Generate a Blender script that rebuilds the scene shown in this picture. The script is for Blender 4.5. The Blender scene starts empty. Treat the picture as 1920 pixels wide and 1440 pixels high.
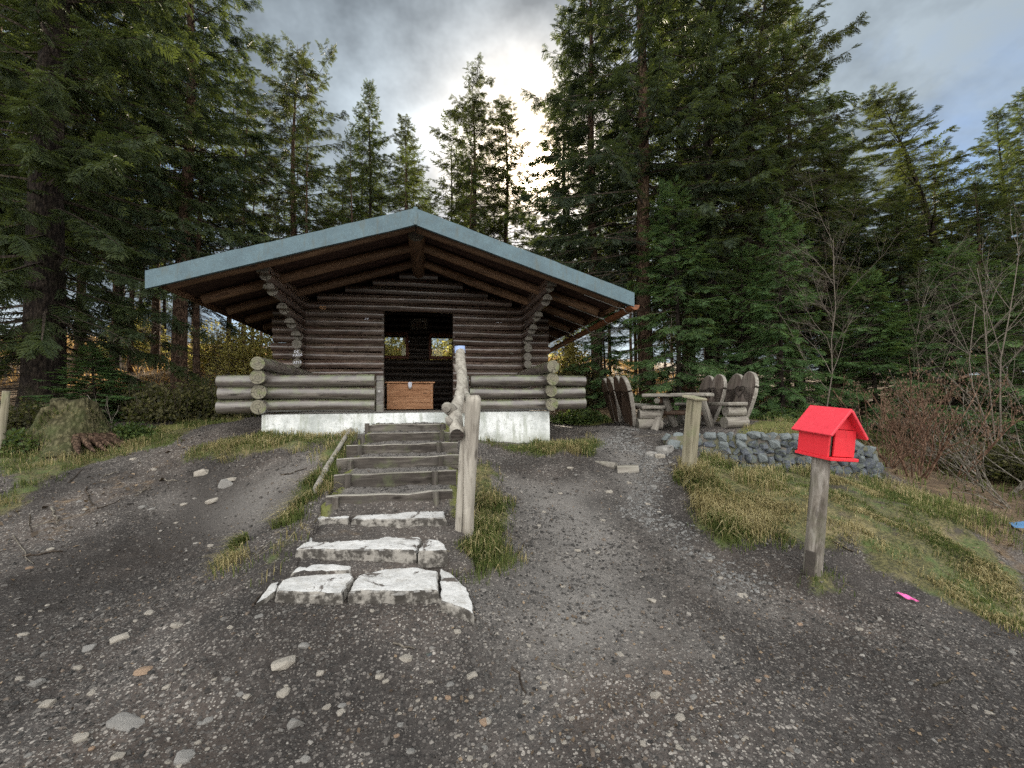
import bpy, bmesh, math, random
import numpy as np
from mathutils import Vector, Matrix

random.seed(7)
rng = np.random.default_rng(7)
sc = bpy.context.scene
COL = sc.collection

# ------------------------------------------------------------------ camera
CAM = np.array([0.1765, -9.2351, 0.1194])
YAW, PITCH, ROLL, FPX = -0.1931, 0.0451, -0.0084, 813.3
_fw = np.array([-math.sin(YAW), math.cos(YAW), 0.0])
_rt = np.array([math.cos(YAW), math.sin(YAW), 0.0])
_up = np.array([0.0, 0.0, 1.0])
FWD = _fw * math.cos(PITCH) + _up * math.sin(PITCH)
_u = _up * math.cos(PITCH) - _fw * math.sin(PITCH)
RGT = _rt * math.cos(ROLL) + _u * math.sin(ROLL)
UPV = _u * math.cos(ROLL) - _rt * math.sin(ROLL)

def ray(x, y): return FWD + RGT * ((x - 960) / FPX) - UPV * ((y - 720) / FPX)
def at(x, y, d): return CAM + ray(x, y) * d
def atz(x, y, z):
    r = ray(x, y); return CAM + r * ((z - CAM[2]) / r[2])
def aty(x, y, Y):
    r = ray(x, y); return CAM + r * ((Y - CAM[1]) / r[1])

cam = bpy.data.cameras.new("camera")
camo = bpy.data.objects.new("camera", cam)
COL.objects.link(camo)
cam.sensor_fit = 'HORIZONTAL'; cam.sensor_width = 36.0
cam.lens = 36.0 * FPX / 1920.0
cam.clip_start = 0.05; cam.clip_end = 2000.0
camo.matrix_world = Matrix(((RGT[0], UPV[0], -FWD[0], CAM[0]), (RGT[1], UPV[1], -FWD[1], CAM[1]),
                            (RGT[2], UPV[2], -FWD[2], CAM[2]), (0, 0, 0, 1)))
sc.camera = camo

# ------------------------------------------------------------------ sun, sky, exposure
SUN_DIR = ray(1000, 318); SUN_DIR = SUN_DIR / np.linalg.norm(SUN_DIR)
SUN_EL = math.asin(SUN_DIR[2]); SUN_AZ = math.atan2(SUN_DIR[0], SUN_DIR[1])   # azimuth from +Y towards +X
sun = bpy.data.lights.new("sun", 'SUN'); sun.energy = 4.5; sun.angle = math.radians(0.9); sun.color = (1.0, 0.88, 0.70)
suno = bpy.data.objects.new("sun", sun); COL.objects.link(suno)
suno.rotation_euler = Vector(SUN_DIR.tolist()).to_track_quat('Z', 'Y').to_euler()
suno.location = (SUN_DIR * 60).tolist()

world = bpy.data.worlds.new("World"); sc.world = world; world.use_nodes = True
nt = world.node_tree; nt.nodes.clear()
def wn(t, **kw):
    n = nt.nodes.new(t)
    for k, v in kw.items(): setattr(n, k, v)
    return n
def wm(op, a, b=None, c=None, clamp=False):
    n = wn('ShaderNodeMath', operation=op); n.use_clamp = clamp
    for i, v in enumerate((a, b, c)):
        if v is None: continue
        if isinstance(v, (int, float)): n.inputs[i].default_value = v
        else: nt.links.new(v, n.inputs[i])
    return n.outputs[0]
sky = wn('ShaderNodeTexSky', sky_type='NISHITA'); sky.sun_disc = False
sky.sun_elevation = SUN_EL; sky.sun_rotation = SUN_AZ
sky.air_density = 1.0; sky.dust_density = 0.7; sky.ozone_density = 1.6; sky.altitude = 600
tc = wn('ShaderNodeTexCoord')
sep = wn('ShaderNodeSeparateXYZ'); nt.links.new(tc.outputs['Generated'], sep.inputs[0])
den = wm('ADD', wm('ABSOLUTE', sep.outputs[2]), 0.45)
comb = wn('ShaderNodeCombineXYZ')
nt.links.new(wm('DIVIDE', sep.outputs[0], den), comb.inputs[0]); nt.links.new(wm('DIVIDE', sep.outputs[1], den), comb.inputs[1])
mapn = wn('ShaderNodeMapping'); nt.links.new(comb.outputs[0], mapn.inputs[0]); mapn.inputs['Location'].default_value = (5.7, 15.35, 0)
n1 = wn('ShaderNodeTexNoise'); n1.inputs['Scale'].default_value = 1.9; n1.inputs['Detail'].default_value = 9; n1.inputs['Roughness'].default_value = 0.56; n1.inputs['Distortion'].default_value = 0.35
nt.links.new(mapn.outputs[0], n1.inputs['Vector'])
n2 = wn('ShaderNodeTexNoise'); n2.inputs['Scale'].default_value = 2.3; n2.inputs['Detail'].default_value = 6; n2.inputs['Roughness'].default_value = 0.6
nt.links.new(mapn.outputs[0], n2.inputs['Vector'])
cov = wm('MULTIPLY_ADD', n1.outputs[0], 4.5, -1.05, clamp=True)          # cloud cover
thick = wm('MULTIPLY_ADD', n2.outputs[0], 4.0, -1.5, clamp=True)         # how thick and grey the cloud is
sd = wn('ShaderNodeVectorMath', operation='DOT_PRODUCT'); nt.links.new(tc.outputs['Generated'], sd.inputs[0])
sd.inputs[1].default_value = SUN_DIR.tolist()
cosA = wm('MAXIMUM', sd.outputs['Value'], 0.0)
halo = wm('ADD', wm('MULTIPLY', wm('POWER', cosA, 120.0), 16.0), wm('ADD', wm('MULTIPLY', wm('POWER', cosA, 900.0), 160.0), wm('MULTIPLY', wm('POWER', cosA, 11.0), 4.4)))   # sun shining through thin cloud
back = wm('MULTIPLY_ADD', sd.outputs['Value'], -1.7, 1.15, clamp=True)   # unseen clouds opposite the sun, brightened to keep the ground lit
base = wm('ADD', wm('MULTIPLY_ADD', wm('SUBTRACT', 1.0, thick), 2.1, 0.62), wm('MULTIPLY', back, 15.0))
lum = wm('ADD', base, wm('MULTIPLY', halo, wm('MULTIPLY_ADD', thick, -0.6, 1.0)))
cc = wn('ShaderNodeMix', data_type='RGBA'); cc.blend_type = 'MULTIPLY'; cc.inputs[0].default_value = 1.0
tint = wn('ShaderNodeMix', data_type='RGBA'); nt.links.new(back, tint.inputs[0]); tint.inputs[6].default_value = (0.84, 0.98, 1.08, 1); tint.inputs[7].default_value = (1.03, 1.0, 0.95, 1)
warm = wn('ShaderNodeMix', data_type='RGBA'); nt.links.new(wm('POWER', cosA, 45.0), warm.inputs[0]); nt.links.new(tint.outputs[2], warm.inputs[6]); warm.inputs[7].default_value = (1.25, 0.98, 0.70, 1)
nt.links.new(warm.outputs[2], cc.inputs[6])
lc = wn('ShaderNodeCombineXYZ')
for i in range(3): nt.links.new(lum, lc.inputs[i])
nt.links.new(lc.outputs[0], cc.inputs[7])
mixc = wn('ShaderNodeMix', data_type='RGBA')
nt.links.new(wm('MULTIPLY', cov, 0.95), mixc.inputs[0]); nt.links.new(sky.outputs[0], mixc.inputs[6]); nt.links.new(cc.outputs[2], mixc.inputs[7])
bg = wn('ShaderNodeBackground'); bg.inputs[1].default_value = 0.05
nt.links.new(mixc.outputs[2], bg.inputs[0])
wo = wn('ShaderNodeOutputWorld'); nt.links.new(bg.outputs[0], wo.inputs[0])
world.cycles.sampling_method = 'MANUAL'; world.cycles.sample_map_resolution = 512

sc.view_settings.view_transform = 'Standard'; sc.view_settings.look = 'None'
sc.view_settings.gamma = 1.0; sc.view_settings.use_curve_mapping = False
sc.view_settings.exposure = 1.85
cy = sc.cycles
cy.max_bounces = 6; cy.diffuse_bounces = 3; cy.glossy_bounces = 3; cy.transmission_bounces = 4; cy.transparent_max_bounces = 6
cy.caustics_reflective = False; cy.caustics_refractive = False
cy.use_denoising = False; cy.denoiser = 'OPENIMAGEDENOISE'; cy.denoising_input_passes = 'RGB_ALBEDO_NORMAL'
cy.use_adaptive_sampling = False; cy.sample_clamp_indirect = 4.0; cy.sample_clamp_direct = 20.0
sc.render.use_persistent_data = False

# ------------------------------------------------------------------ small helpers
def tag(o, label=None, cat=None, group=None, kind=None):
    if label: o['label'] = label
    if cat: o['category'] = cat
    if group: o['group'] = group
    if kind: o['kind'] = kind
    return o
def empty(name, loc=(0, 0, 0), rz=0.0, label=None, cat=None, group=None):
    o = bpy.data.objects.new(name, None); COL.objects.link(o)
    o.location = [float(v) for v in loc]; o.rotation_euler = (0, 0, rz); o.empty_display_size = 0.1
    return tag(o, label, cat, group)
def link(name, me, parent=None, loc=None, rot=None, scale=None):
    o = bpy.data.objects.new(name, me); COL.objects.link(o)
    if parent is not None: o.parent = parent
    if loc is not None: o.location = [float(v) for v in loc]
    if rot is not None: o.rotation_euler = rot
    if scale is not None: o.scale = scale
    return o
def mesh_np(name, V, tris=None, quads=None, mats=(), tri_mat=None, quad_mat=None, smooth=False, var=None):
    """mesh from numpy arrays of vertices, triangles and quads; var = per-vertex float attribute"""
    me = bpy.data.meshes.new(name)
    V = np.asarray(V, np.float32)
    T = np.zeros((0, 3), np.int32) if tris is None or len(tris) == 0 else np.asarray(tris, np.int32)
    Q = np.zeros((0, 4), np.int32) if quads is None or len(quads) == 0 else np.asarray(quads, np.int32)
    me.vertices.add(len(V)); me.vertices.foreach_set('co', V.ravel())
    nl = T.size + Q.size
    me.loops.add(nl); me.loops.foreach_set('vertex_index', np.concatenate([T.ravel(), Q.ravel()]))
    npoly = len(T) + len(Q); me.polygons.add(npoly)
    starts = np.concatenate([np.arange(len(T)) * 3, T.size + np.arange(len(Q)) * 4]).astype(np.int32)
    me.polygons.foreach_set('loop_start', starts)
    mi = np.zeros(npoly, np.int32)
    if tri_mat is not None and len(T): mi[:len(T)] = tri_mat
    if quad_mat is not None and len(Q): mi[len(T):] = quad_mat
    me.polygons.foreach_set('material_index', mi)
    me.polygons.foreach_set('use_smooth', np.full(npoly, smooth, bool))
    for m in mats: me.materials.append(m)
    if var is not None:
        a = me.attributes.new('var', 'FLOAT', 'POINT'); a.data.foreach_set('value', np.asarray(var, np.float32))
    me.update(calc_edges=True); me.validate(clean_customdata=False)
    return me

class MB:
    """collects boxes, tubes and polygons; build() links them as one mesh object"""
    def __init__(s): s.v = []; s.f = []; s.m = []; s.sm = []
    def add(s, verts, faces, mi=0, smooth=False):
        b = len(s.v); s.v += [tuple(float(c) for c in p) for p in verts]
        for f in faces: s.f.append(tuple(b + i for i in f)); s.m.append(mi); s.sm.append(smooth)
        return s
    def box(s, c, d, mi=0, M=None, bev=0.0):
        x, y, z = d[0] / 2, d[1] / 2, d[2] / 2
        b = min(bev, x * .9, y * .9, z * .9)
        if b <= 0:
            P = [(-x, -y, -z), (x, -y, -z), (x, y, -z), (-x, y, -z), (-x, -y, z), (x, -y, z), (x, y, z), (-x, y, z)]
            Fc = [(0, 3, 2, 1), (4, 5, 6, 7), (0, 1, 5, 4), (1, 2, 6, 5), (2, 3, 7, 6), (3, 0, 4, 7)]
        else:
            P = []; idx = {}
            for sx in (-1, 1):
                for sy in (-1, 1):
                    for sz in (-1, 1):
                        for ax in range(3):
                            p = [sx * (x - b), sy * (y - b), sz * (z - b)]
                            p[ax] = (sx * x, sy * y, sz * z)[ax]
                            idx[(sx, sy, sz, ax)] = len(P); P.append(tuple(p))
            g = lambda a, b_, c_, ax: idx[(a, b_, c_, ax)]
            Fc = []
            for sg in (-1, 1):
                q = [g(sg, -1, -1, 0), g(sg, 1, -1, 0), g(sg, 1, 1, 0), g(sg, -1, 1, 0)]; Fc.append(q if sg > 0 else q[::-1])
                q = [g(-1, sg, -1, 1), g(-1, sg, 1, 1), g(1, sg, 1, 1), g(1, sg, -1, 1)]; Fc.append(q if sg > 0 else q[::-1])
                q = [g(-1, -1, sg, 2), g(1, -1, sg, 2), g(1, 1, sg, 2), g(-1, 1, sg, 2)]; Fc.append(q if sg > 0 else q[::-1])
            for a in (-1, 1):
                for b_ in (-1, 1):
                    q = [g(-1, a, b_, 1), g(1, a, b_, 1), g(1, a, b_, 2), g(-1, a, b_, 2)]; Fc.append(q if a * b_ < 0 else q[::-1])
                    q = [g(a, -1, b_, 0), g(a, 1, b_, 0), g(a, 1, b_, 2), g(a, -1, b_, 2)]; Fc.append(q if a * b_ > 0 else q[::-1])
                    q = [g(a, b_, -1, 0), g(a, b_, 1, 0), g(a, b_, 1, 1), g(a, b_, -1, 1)]; Fc.append(q if a * b_ < 0 else q[::-1])
            for k in [(a, b_, c_) for a in (-1, 1) for b_ in (-1, 1) for c_ in (-1, 1)]:
                q = [g(*k, 0), g(*k, 1), g(*k, 2)]; Fc.append(q if k[0] * k[1] * k[2] > 0 else q[::-1])
        out = []
        for p in P:
            p = Vector(p)
            if M is not None: p = M @ p
            out.append((p[0] + c[0], p[1] + c[1], p[2] + c[2]))
        return s.add(out, Fc, mi)
    def tube(s, pts, rad, k=8, mi=0, cap=True, cap_mi=None, jit=0.0, smooth=True, phase=0.0):
        pts = [Vector([float(c) for c in p]) for p in pts]; n = len(pts)
        rad = [rad] * n if isinstance(rad, (int, float)) else list(rad)
        t0 = (pts[1] - pts[0]).normalized()
        ref = Vector((0, 0, 1)) if abs(t0.z) < 0.9 else Vector((1, 0, 0))
        a = t0.cross(ref).normalized(); vs = []
        for i in range(n):
            t = (pts[min(i + 1, n - 1)] - pts[max(i - 1, 0)])
            t = t.normalized() if t.length > 1e-9 else t0
            a = (a - t * a.dot(t)).normalized(); b = t.cross(a)
            for j in range(k):
                w = phase + 2 * math.pi * j / k
                r = rad[i] * (1 + random.uniform(-jit, jit))
                vs.append(pts[i] + a * (math.cos(w) * r) + b * (math.sin(w) * r))
        fs = [(i * k + j, i * k + (j + 1) % k, (i + 1) * k + (j + 1) % k, (i + 1) * k + j) for i in range(n - 1) for j in range(k)]
        s.add(vs, fs, mi, smooth)
        if cap:
            cm = mi if cap_mi is None else cap_mi
            s.add(vs[:k][::-1], [tuple(range(k))], cm); s.add(vs[-k:], [tuple(range(k))], cm)
        return s
    def mesh(s, name, mats):
        me = bpy.data.meshes.new(name); me.from_pydata(s.v, [], s.f)
        for m in (mats if isinstance(mats, (list, tuple)) else [mats]): me.materials.append(m)
        me.polygons.foreach_set('material_index', s.m); me.polygons.foreach_set('use_smooth', s.sm)
        me.update(); return me
    def build(s, name, mats, parent=None, loc=None, rot=None):
        return link(name, s.mesh(name, mats), parent, loc, rot)

def hash2(ix, iy, seed):
    h = (ix.astype(np.int64) * 374761393 + iy.astype(np.int64) * 668265263 + seed * 974711) & 0x7fffffff
    h = (h ^ (h >> 13)) * 1274126177 & 0x7fffffff
    return ((h ^ (h >> 16)) & 0xffff) / 65535.0
def vnoise(x, y, seed=0):
    x = np.asarray(x, float); y = np.asarray(y, float)
    ix = np.floor(x); iy = np.floor(y); fx = x - ix; fy = y - iy
    fx = fx * fx * (3 - 2 * fx); fy = fy * fy * (3 - 2 * fy)
    a = hash2(ix, iy, seed); b = hash2(ix + 1, iy, seed); c = hash2(ix, iy + 1, seed); d = hash2(ix + 1, iy + 1, seed)
    return (a * (1 - fx) + b * fx) * (1 - fy) + (c * (1 - fx) + d * fx) * fy
def fbm(x, y, sc0=1.0, oct=4, seed=0):
    s = 0; a = 0.5; t = 0
    for o in range(oct):
        s = s + a * vnoise(np.asarray(x) * sc0, np.asarray(y) * sc0, seed + o * 17); t += a; a *= 0.5; sc0 *= 2.03
    return s / t
# ------------------------------------------------------------------ materials
class NG:
    def __init__(s, name):
        s.m = bpy.data.materials.new(name); s.m.use_nodes = True; s.t = s.m.node_tree; s.t.nodes.clear()
        s.out = s.t.nodes.new('ShaderNodeOutputMaterial')
    def n(s, typ, ins=None, **kw):
        nd = s.t.nodes.new(typ)
        for k, v in kw.items(): setattr(nd, k, v)
        for k, v in (ins or {}).items(): s.set(nd.inputs[k], v)
        return nd
    def set(s, sock, v):
        if hasattr(v, 'is_output'): s.t.links.new(v, sock)
        elif isinstance(v, (tuple, list)) and len(v) == 3 and sock.type == 'RGBA': sock.default_value = (*v, 1)
        else: sock.default_value = v
    def math(s, op, a, b=0.0, c=None, clamp=False):
        nd = s.t.nodes.new('ShaderNodeMath'); nd.operation = op; nd.use_clamp = clamp
        for i, v in enumerate((a, b, c)):
            if v is not None: s.set(nd.inputs[i], v)
        return nd.outputs[0]
    def mix(s, f, a, b, blend='MIX'):
        nd = s.t.nodes.new('ShaderNodeMix'); nd.data_type = 'RGBA'; nd.blend_type = blend
        s.set(nd.inputs[0], f); s.set(nd.inputs[6], a); s.set(nd.inputs[7], b); return nd.outputs[2]
    def noise(s, vec, scale, detail=4, rough=0.55, dist=0.0):
        nd = s.n('ShaderNodeTexNoise', {'Scale': scale, 'Detail': detail, 'Roughness': rough, 'Distortion': dist})
        if vec is not None: s.t.links.new(vec, nd.inputs['Vector'])
        return nd.outputs[0]
    def vor(s, vec, scale, feature='F1', rand=1.0):
        nd = s.n('ShaderNodeTexVoronoi', {'Scale': scale, 'Randomness': rand}, feature=feature)
        if vec is not None: s.t.links.new(vec, nd.inputs['Vector'])
        return nd
    def ramp(s, f, stops):
        nd = s.t.nodes.new('ShaderNodeValToRGB'); cr = nd.color_ramp
        while len(cr.elements) < len(stops): cr.elements.new(0.5)
        for e, (p, c) in zip(cr.elements, stops): e.position = p; e.color = (*c, 1) if len(c) == 3 else c
        s.t.links.new(f, nd.inputs[0]); return nd.outputs[0]
    def step(s, f, lo, hi):
        nd = s.n('ShaderNodeMapRange', {'From Min': lo, 'From Max': hi}, interpolation_type='SMOOTHSTEP'); s.set(nd.inputs[0], f); return nd.outputs[0]
    def mapping(s, vec, scale=(1, 1, 1), loc=None, rot=(0, 0, 0)):
        nd = s.n('ShaderNodeMapping', {'Scale': scale, 'Rotation': rot}); s.t.links.new(vec, nd.inputs[0])
        if loc is not None: s.set(nd.inputs['Location'], loc)
        return nd.outputs[0]
    def obj(s): return s.n('ShaderNodeTexCoord').outputs['Object']
    def pos(s): return s.n('ShaderNodeNewGeometry').outputs['Position']
    def nz(s):
        g = s.n('ShaderNodeNewGeometry'); x = s.n('ShaderNodeSeparateXYZ'); s.t.links.new(g.outputs['Normal'], x.inputs[0]); return x.outputs[2]
    def rnd(s): return s.n('ShaderNodeObjectInfo').outputs['Random']
    def bsdf(s, col, rough=0.7, bump=None, strength=0.3, dist=0.02, spec=0.4, metal=0.0):
        b = s.n('ShaderNodeBsdfPrincipled', {'Base Color': col, 'Roughness': rough, 'Metallic': metal, 'Specular IOR Level': spec})
        if bump is not None:
            bn = s.n('ShaderNodeBump', {'Strength': strength, 'Distance': dist, 'Height': bump}); s.t.links.new(bn.outputs[0], b.inputs['Normal'])
        s.t.links.new(b.outputs[0], s.out.inputs[0]); return s.m

def shifted(g, vec):
    r = g.rnd(); c = g.n('ShaderNodeCombineXYZ', {0: g.math('MULTIPLY', r, 17.0), 1: g.math('MULTIPLY', r, 31.0), 2: g.math('MULTIPLY', r, 7.0)})
    a = g.n('ShaderNodeVectorMath', operation='ADD'); g.t.links.new(vec, a.inputs[0]); g.t.links.new(c.outputs[0], a.inputs[1]); return a.outputs[0]

def log_mat(name, dark, mid, pale, grey=0.5, moss=0.0, rough=0.5, spec=0.5, along=(1.6, 22, 22), axis=0):
    g = NG(name); o = g.obj()
    if axis == 1: o = g.mapping(o, rot=(0, 0, math.pi / 2))
    if axis == 2: o = g.mapping(o, rot=(0, math.pi / 2, 0))
    o = shifted(g, o)
    fib = g.noise(g.mapping(o, along), 1.0, 6, 0.65, 0.4)
    big = g.noise(g.mapping(o, (0.9, 3.0, 3.0)), 1.0, 5, 0.6)
    crk = g.noise(g.mapping(o, (0.7, 46, 46)), 1.0, 3, 0.5)
    fine = g.noise(o, 120, 3, 0.6)
    c = g.ramp(fib, [(0.28, dark), (0.52, mid), (0.78, pale)])
    c = g.mix(g.math('MULTIPLY', g.step(big, 0.42, 0.7), grey), c, g.mix(fib, (0.10, 0.095, 0.085), (0.30, 0.285, 0.26)))
    c = g.mix(g.step(crk, 0.66, 0.74), c, (0.012, 0.009, 0.008))
    mid_ = g.noise(g.mapping(o, (2.6, 10, 10)), 1.0, 6, 0.7)
    c = g.mix(g.math('MULTIPLY', g.step(mid_, 0.54, 0.66), 0.55), c, g.mix(fib, mid, tuple(min(1, v * 1.35) for v in pale)))
    c = g.mix(g.math('MULTIPLY', g.step(mid_, 0.46, 0.36), 0.7), c, dark)
    kn = g.vor(g.mapping(o, (2.4, 7, 7)), 1.0)
    c = g.mix(g.math('MULTIPLY', g.step(kn.outputs['Distance'], 0.16, 0.06), 0.8), c, (0.015, 0.011, 0.009))
    c = g.mix(g.math('MULTIPLY_ADD', g.rnd(), 0.5, 0.0), c, dark)
    if moss > 0:
        mm = g.math('MULTIPLY', g.step(g.math('ADD', g.noise(o, 5.0, 6, 0.7), g.math('MULTIPLY', g.nz(), 0.12)), 0.5, 0.68), moss)
        c = g.mix(mm, c, g.mix(fine, (0.06, 0.085, 0.03), (0.22, 0.26, 0.12)))
    coat = 0.8 if spec > 0.7 else 0.0
    h = g.math('ADD', g.math('MULTIPLY', fib, 0.7), g.math('ADD', g.math('MULTIPLY', big, 0.8), g.math('MULTIPLY', g.step(crk, 0.66, 0.74), -0.5)))
    m_ = g.bsdf(c, g.math('MULTIPLY_ADD', fib, 0.35, rough - 0.15), h, 0.6, 0.012, spec)
    if coat:
        b_ = [n_ for n_ in g.t.nodes if n_.type == 'BSDF_PRINCIPLED'][0]; g.set(b_.inputs['Coat Weight'], g.math('MULTIPLY', g.step(big, 0.62, 0.40), coat)); b_.inputs['Coat Roughness'].default_value = 0.22
    return m_

def end_mat(name, a, b, green=0.3):
    g = NG(name); o = g.obj(); x = g.n('ShaderNodeSeparateXYZ'); g.t.links.new(o, x.inputs[0])
    yz = g.n('ShaderNodeCombineXYZ', {1: x.outputs[1], 2: x.outputs[2]})
    wob = g.noise(shifted(g, o), 14, 4)
    ln = g.n('ShaderNodeVectorMath', operation='LENGTH'); g.t.links.new(yz.outputs[0], ln.inputs[0])
    ring = g.math('SINE', g.math('ADD', g.math('MULTIPLY', ln.outputs['Value'], 210.0), g.math('MULTIPLY', wob, 9.0)))
    ang = g.math('ARCTAN2', x.outputs[1], x.outputs[2])
    crk = g.noise(g.n('ShaderNodeCombineXYZ', {0: g.math('MULTIPLY', ang, 2.6), 1: g.math('MULTIPLY', ln.outputs['Value'], 4.0), 2: g.math('MULTIPLY', g.rnd(), 9)}).outputs[0], 1.6, 3)
    c = g.mix(g.math('MULTIPLY_ADD', ring, 0.3, 0.5), a, b)
    c = g.mix(g.math('MULTIPLY', g.step(wob, 0.35, 0.7), 0.5), c, (0.10, 0.095, 0.08))
    c = g.mix(g.math('MULTIPLY', g.step(g.noise(shifted(g, o), 9, 5), 0.45, 0.7), green), c, (0.16, 0.20, 0.07))
    c = g.mix(g.step(crk, 0.58, 0.66), c, (0.03, 0.025, 0.02))
    return g.bsdf(c, 0.85, g.math('ADD', ring, g.math('MULTIPLY', g.step(crk, 0.64, 0.7), -4)), 0.4, 0.003, 0.2)

M = {}
M['log'] = log_mat('dark_stained_log', (0.028, 0.015, 0.011), (0.108, 0.066, 0.050), (0.30, 0.225, 0.185), 0.36, 0.10, 0.26, 0.8)
M['porch_log'] = log_mat('weathered_porch_log', (0.034, 0.026, 0.022), (0.092, 0.077, 0.068), (0.27, 0.245, 0.215), 0.6, 0.5, 0.36, 0.8)
M['rafter'] = log_mat('brown_rafter', (0.07, 0.037, 0.020), (0.20, 0.115, 0.066), (0.36, 0.23, 0.145), 0.12, 0.0, 0.6, 0.4)
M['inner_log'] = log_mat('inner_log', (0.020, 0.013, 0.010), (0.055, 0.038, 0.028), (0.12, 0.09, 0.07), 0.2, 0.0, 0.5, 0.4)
M['grey_wood'] = log_mat('silvered_wood', (0.13, 0.115, 0.10), (0.31, 0.29, 0.255), (0.50, 0.48, 0.43), 0.35, 0.10, 0.8, 0.25)
M['post_wood'] = log_mat('pale_post_wood', (0.13, 0.115, 0.075), (0.30, 0.275, 0.20), (0.46, 0.43, 0.33), 0.3, 0.45, 0.8, 0.25)
M['old_post'] = log_mat('old_post_wood', (0.05, 0.042, 0.034), (0.22, 0.195, 0.165), (0.50, 0.47, 0.43), 0.55, 0.15, 0.85, 0.2, (5, 26, 26))
M['grey_z'] = log_mat('silvered_upright_wood', (0.15, 0.132, 0.112), (0.36, 0.335, 0.29), (0.56, 0.53, 0.47), 0.35, 0.05, 0.8, 0.25, axis=2)
M['grey_y'] = log_mat('silvered_rail_wood', (0.15, 0.132, 0.112), (0.36, 0.335, 0.29), (0.56, 0.53, 0.47), 0.35, 0.05, 0.8, 0.25, axis=1)
M['bench_wood'] = log_mat('bench_wood', (0.042, 0.032, 0.027), (0.115, 0.092, 0.078), (0.25, 0.215, 0.19), 0.35, 0.05, 0.7, 0.3, axis=2)
M['bench_back'] = log_mat('brown_bench_wood', (0.045, 0.026, 0.017), (0.115, 0.072, 0.050), (0.21, 0.15, 0.115), 0.2, 0.05, 0.65, 0.35, axis=2)
M['step_wood'] = log_mat('step_board_wood', (0.028, 0.024, 0.021), (0.078, 0.067, 0.058), (0.22, 0.20, 0.175), 0.4, 0.3, 0.85, 0.2)
M['end'] = end_mat('log_end', (0.12, 0.11, 0.097), (0.28, 0.26, 0.23), 0.12)
M['end_green'] = end_mat('mossy_log_end', (0.12, 0.115, 0.085), (0.27, 0.25, 0.19), 0.6)
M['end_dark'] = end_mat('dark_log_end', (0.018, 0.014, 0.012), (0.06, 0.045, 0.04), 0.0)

def bark_mat(name, dark, pale, moss=0.2, sc_=1.0):
    g = NG(name); p = g.pos()
    v = g.vor(g.mapping(p, (9 * sc_, 9 * sc_, 3.2 * sc_)), 3.0)
    nn = g.noise(g.mapping(p, (6, 6, 2)), 3.0, 6, 0.65)
    c = g.mix(g.step(nn, 0.3, 0.7), dark, pale)
    c = g.mix(g.step(v.outputs['Distance'], 0.35, 0.75), c, dark)
    c = g.mix(g.math('MULTIPLY', g.step(g.noise(p, 1.7, 5), 0.48, 0.68), moss), c, (0.07, 0.085, 0.035))
    return g.bsdf(c, 0.95, g.math('SUBTRACT', nn, v.outputs['Distance']), 0.9, 0.03, 0.15)
M['bark'] = bark_mat('spruce_bark', (0.014, 0.011, 0.010), (0.062, 0.049, 0.040), 0.3)
M['bark_red'] = bark_mat('reddish_spruce_bark', (0.04, 0.024, 0.017), (0.19, 0.125, 0.088), 0.15)
M['twig'] = bark_mat('dead_twig', (0.035, 0.027, 0.021), (0.13, 0.105, 0.085), 0.1)
M['pale_twig'] = bark_mat('pale_twig', (0.12, 0.105, 0.085), (0.30, 0.275, 0.235), 0.1)
M['red_twig'] = bark_mat('reddish_twig', (0.090, 0.050, 0.034), (0.28, 0.175, 0.12), 0.05)
M['bud'] = bark_mat('brown_bud', (0.11, 0.072, 0.050), (0.26, 0.17, 0.12), 0.0)
g = NG('birch_bark'); p = g.pos()
nn = g.noise(g.mapping(p, (4, 4, 22)), 3.0, 5, 0.6)
M['birch'] = g.bsdf(g.mix(g.step(nn, 0.52, 0.66), (0.17, 0.145, 0.12), (0.05, 0.040, 0.033)), 0.8, nn, 0.4, 0.01, 0.2)

def leaf_mat(name, dark, mid, tip, trans=0.3, sc_=0.8, tcol=(0.16, 0.20, 0.03), gm_=0.6):
    g = NG(name); a = g.n('ShaderNodeAttribute', attribute_name='var').outputs['Fac']
    n1 = g.noise(g.pos(), sc_, 3); n2 = g.noise(g.pos(), 5.0, 2)
    f = g.math('ADD', g.math('MULTIPLY', a, 0.55), g.math('ADD', g.math('MULTIPLY', n1, 0.45), g.math('MULTIPLY_ADD', n2, 0.3, -0.15)))
    c = g.ramp(f, [(0.22, dark), (0.52, mid), (0.85, tip)])
    r = g.rnd()
    c = g.mix(g.math('MULTIPLY', r, 0.35), c, g.mix(0.5, c, (0.05, 0.05, 0.03)))
    d = g.n('ShaderNodeBsdfPrincipled', {'Base Color': c, 'Roughness': 0.6, 'Specular IOR Level': 0.25})
    t = g.n('ShaderNodeBsdfTranslucent', {'Color': g.mix(gm_, c, tcol)})
    mx = g.n('ShaderNodeMixShader', {0: trans}); g.t.links.new(d.outputs[0], mx.inputs[1]); g.t.links.new(t.outputs[0], mx.inputs[2])
    g.t.links.new(mx.outputs[0], g.out.inputs[0]); return g.m
M['needle'] = leaf_mat('spruce_needles', (0.013, 0.023, 0.011), (0.038, 0.062, 0.026), (0.095, 0.120, 0.042))
M['needle_blue'] = leaf_mat('dark_spruce_needles', (0.013, 0.023, 0.016), (0.033, 0.056, 0.034), (0.072, 0.102, 0.052))
M['needle_bright'] = leaf_mat('young_spruce_needles', (0.026, 0.056, 0.022), (0.080, 0.155, 0.056), (0.16, 0.26, 0.085), 0.3)
M['needle_brown'] = leaf_mat('old_spruce_needles', (0.014, 0.016, 0.010), (0.034, 0.036, 0.021), (0.072, 0.068, 0.034), 0.3)
M['shrub_leaf'] = leaf_mat('undergrowth_leaf', (0.022, 0.024, 0.012), (0.065, 0.062, 0.028), (0.15, 0.14, 0.05), 0.35, 2.0)
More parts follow.
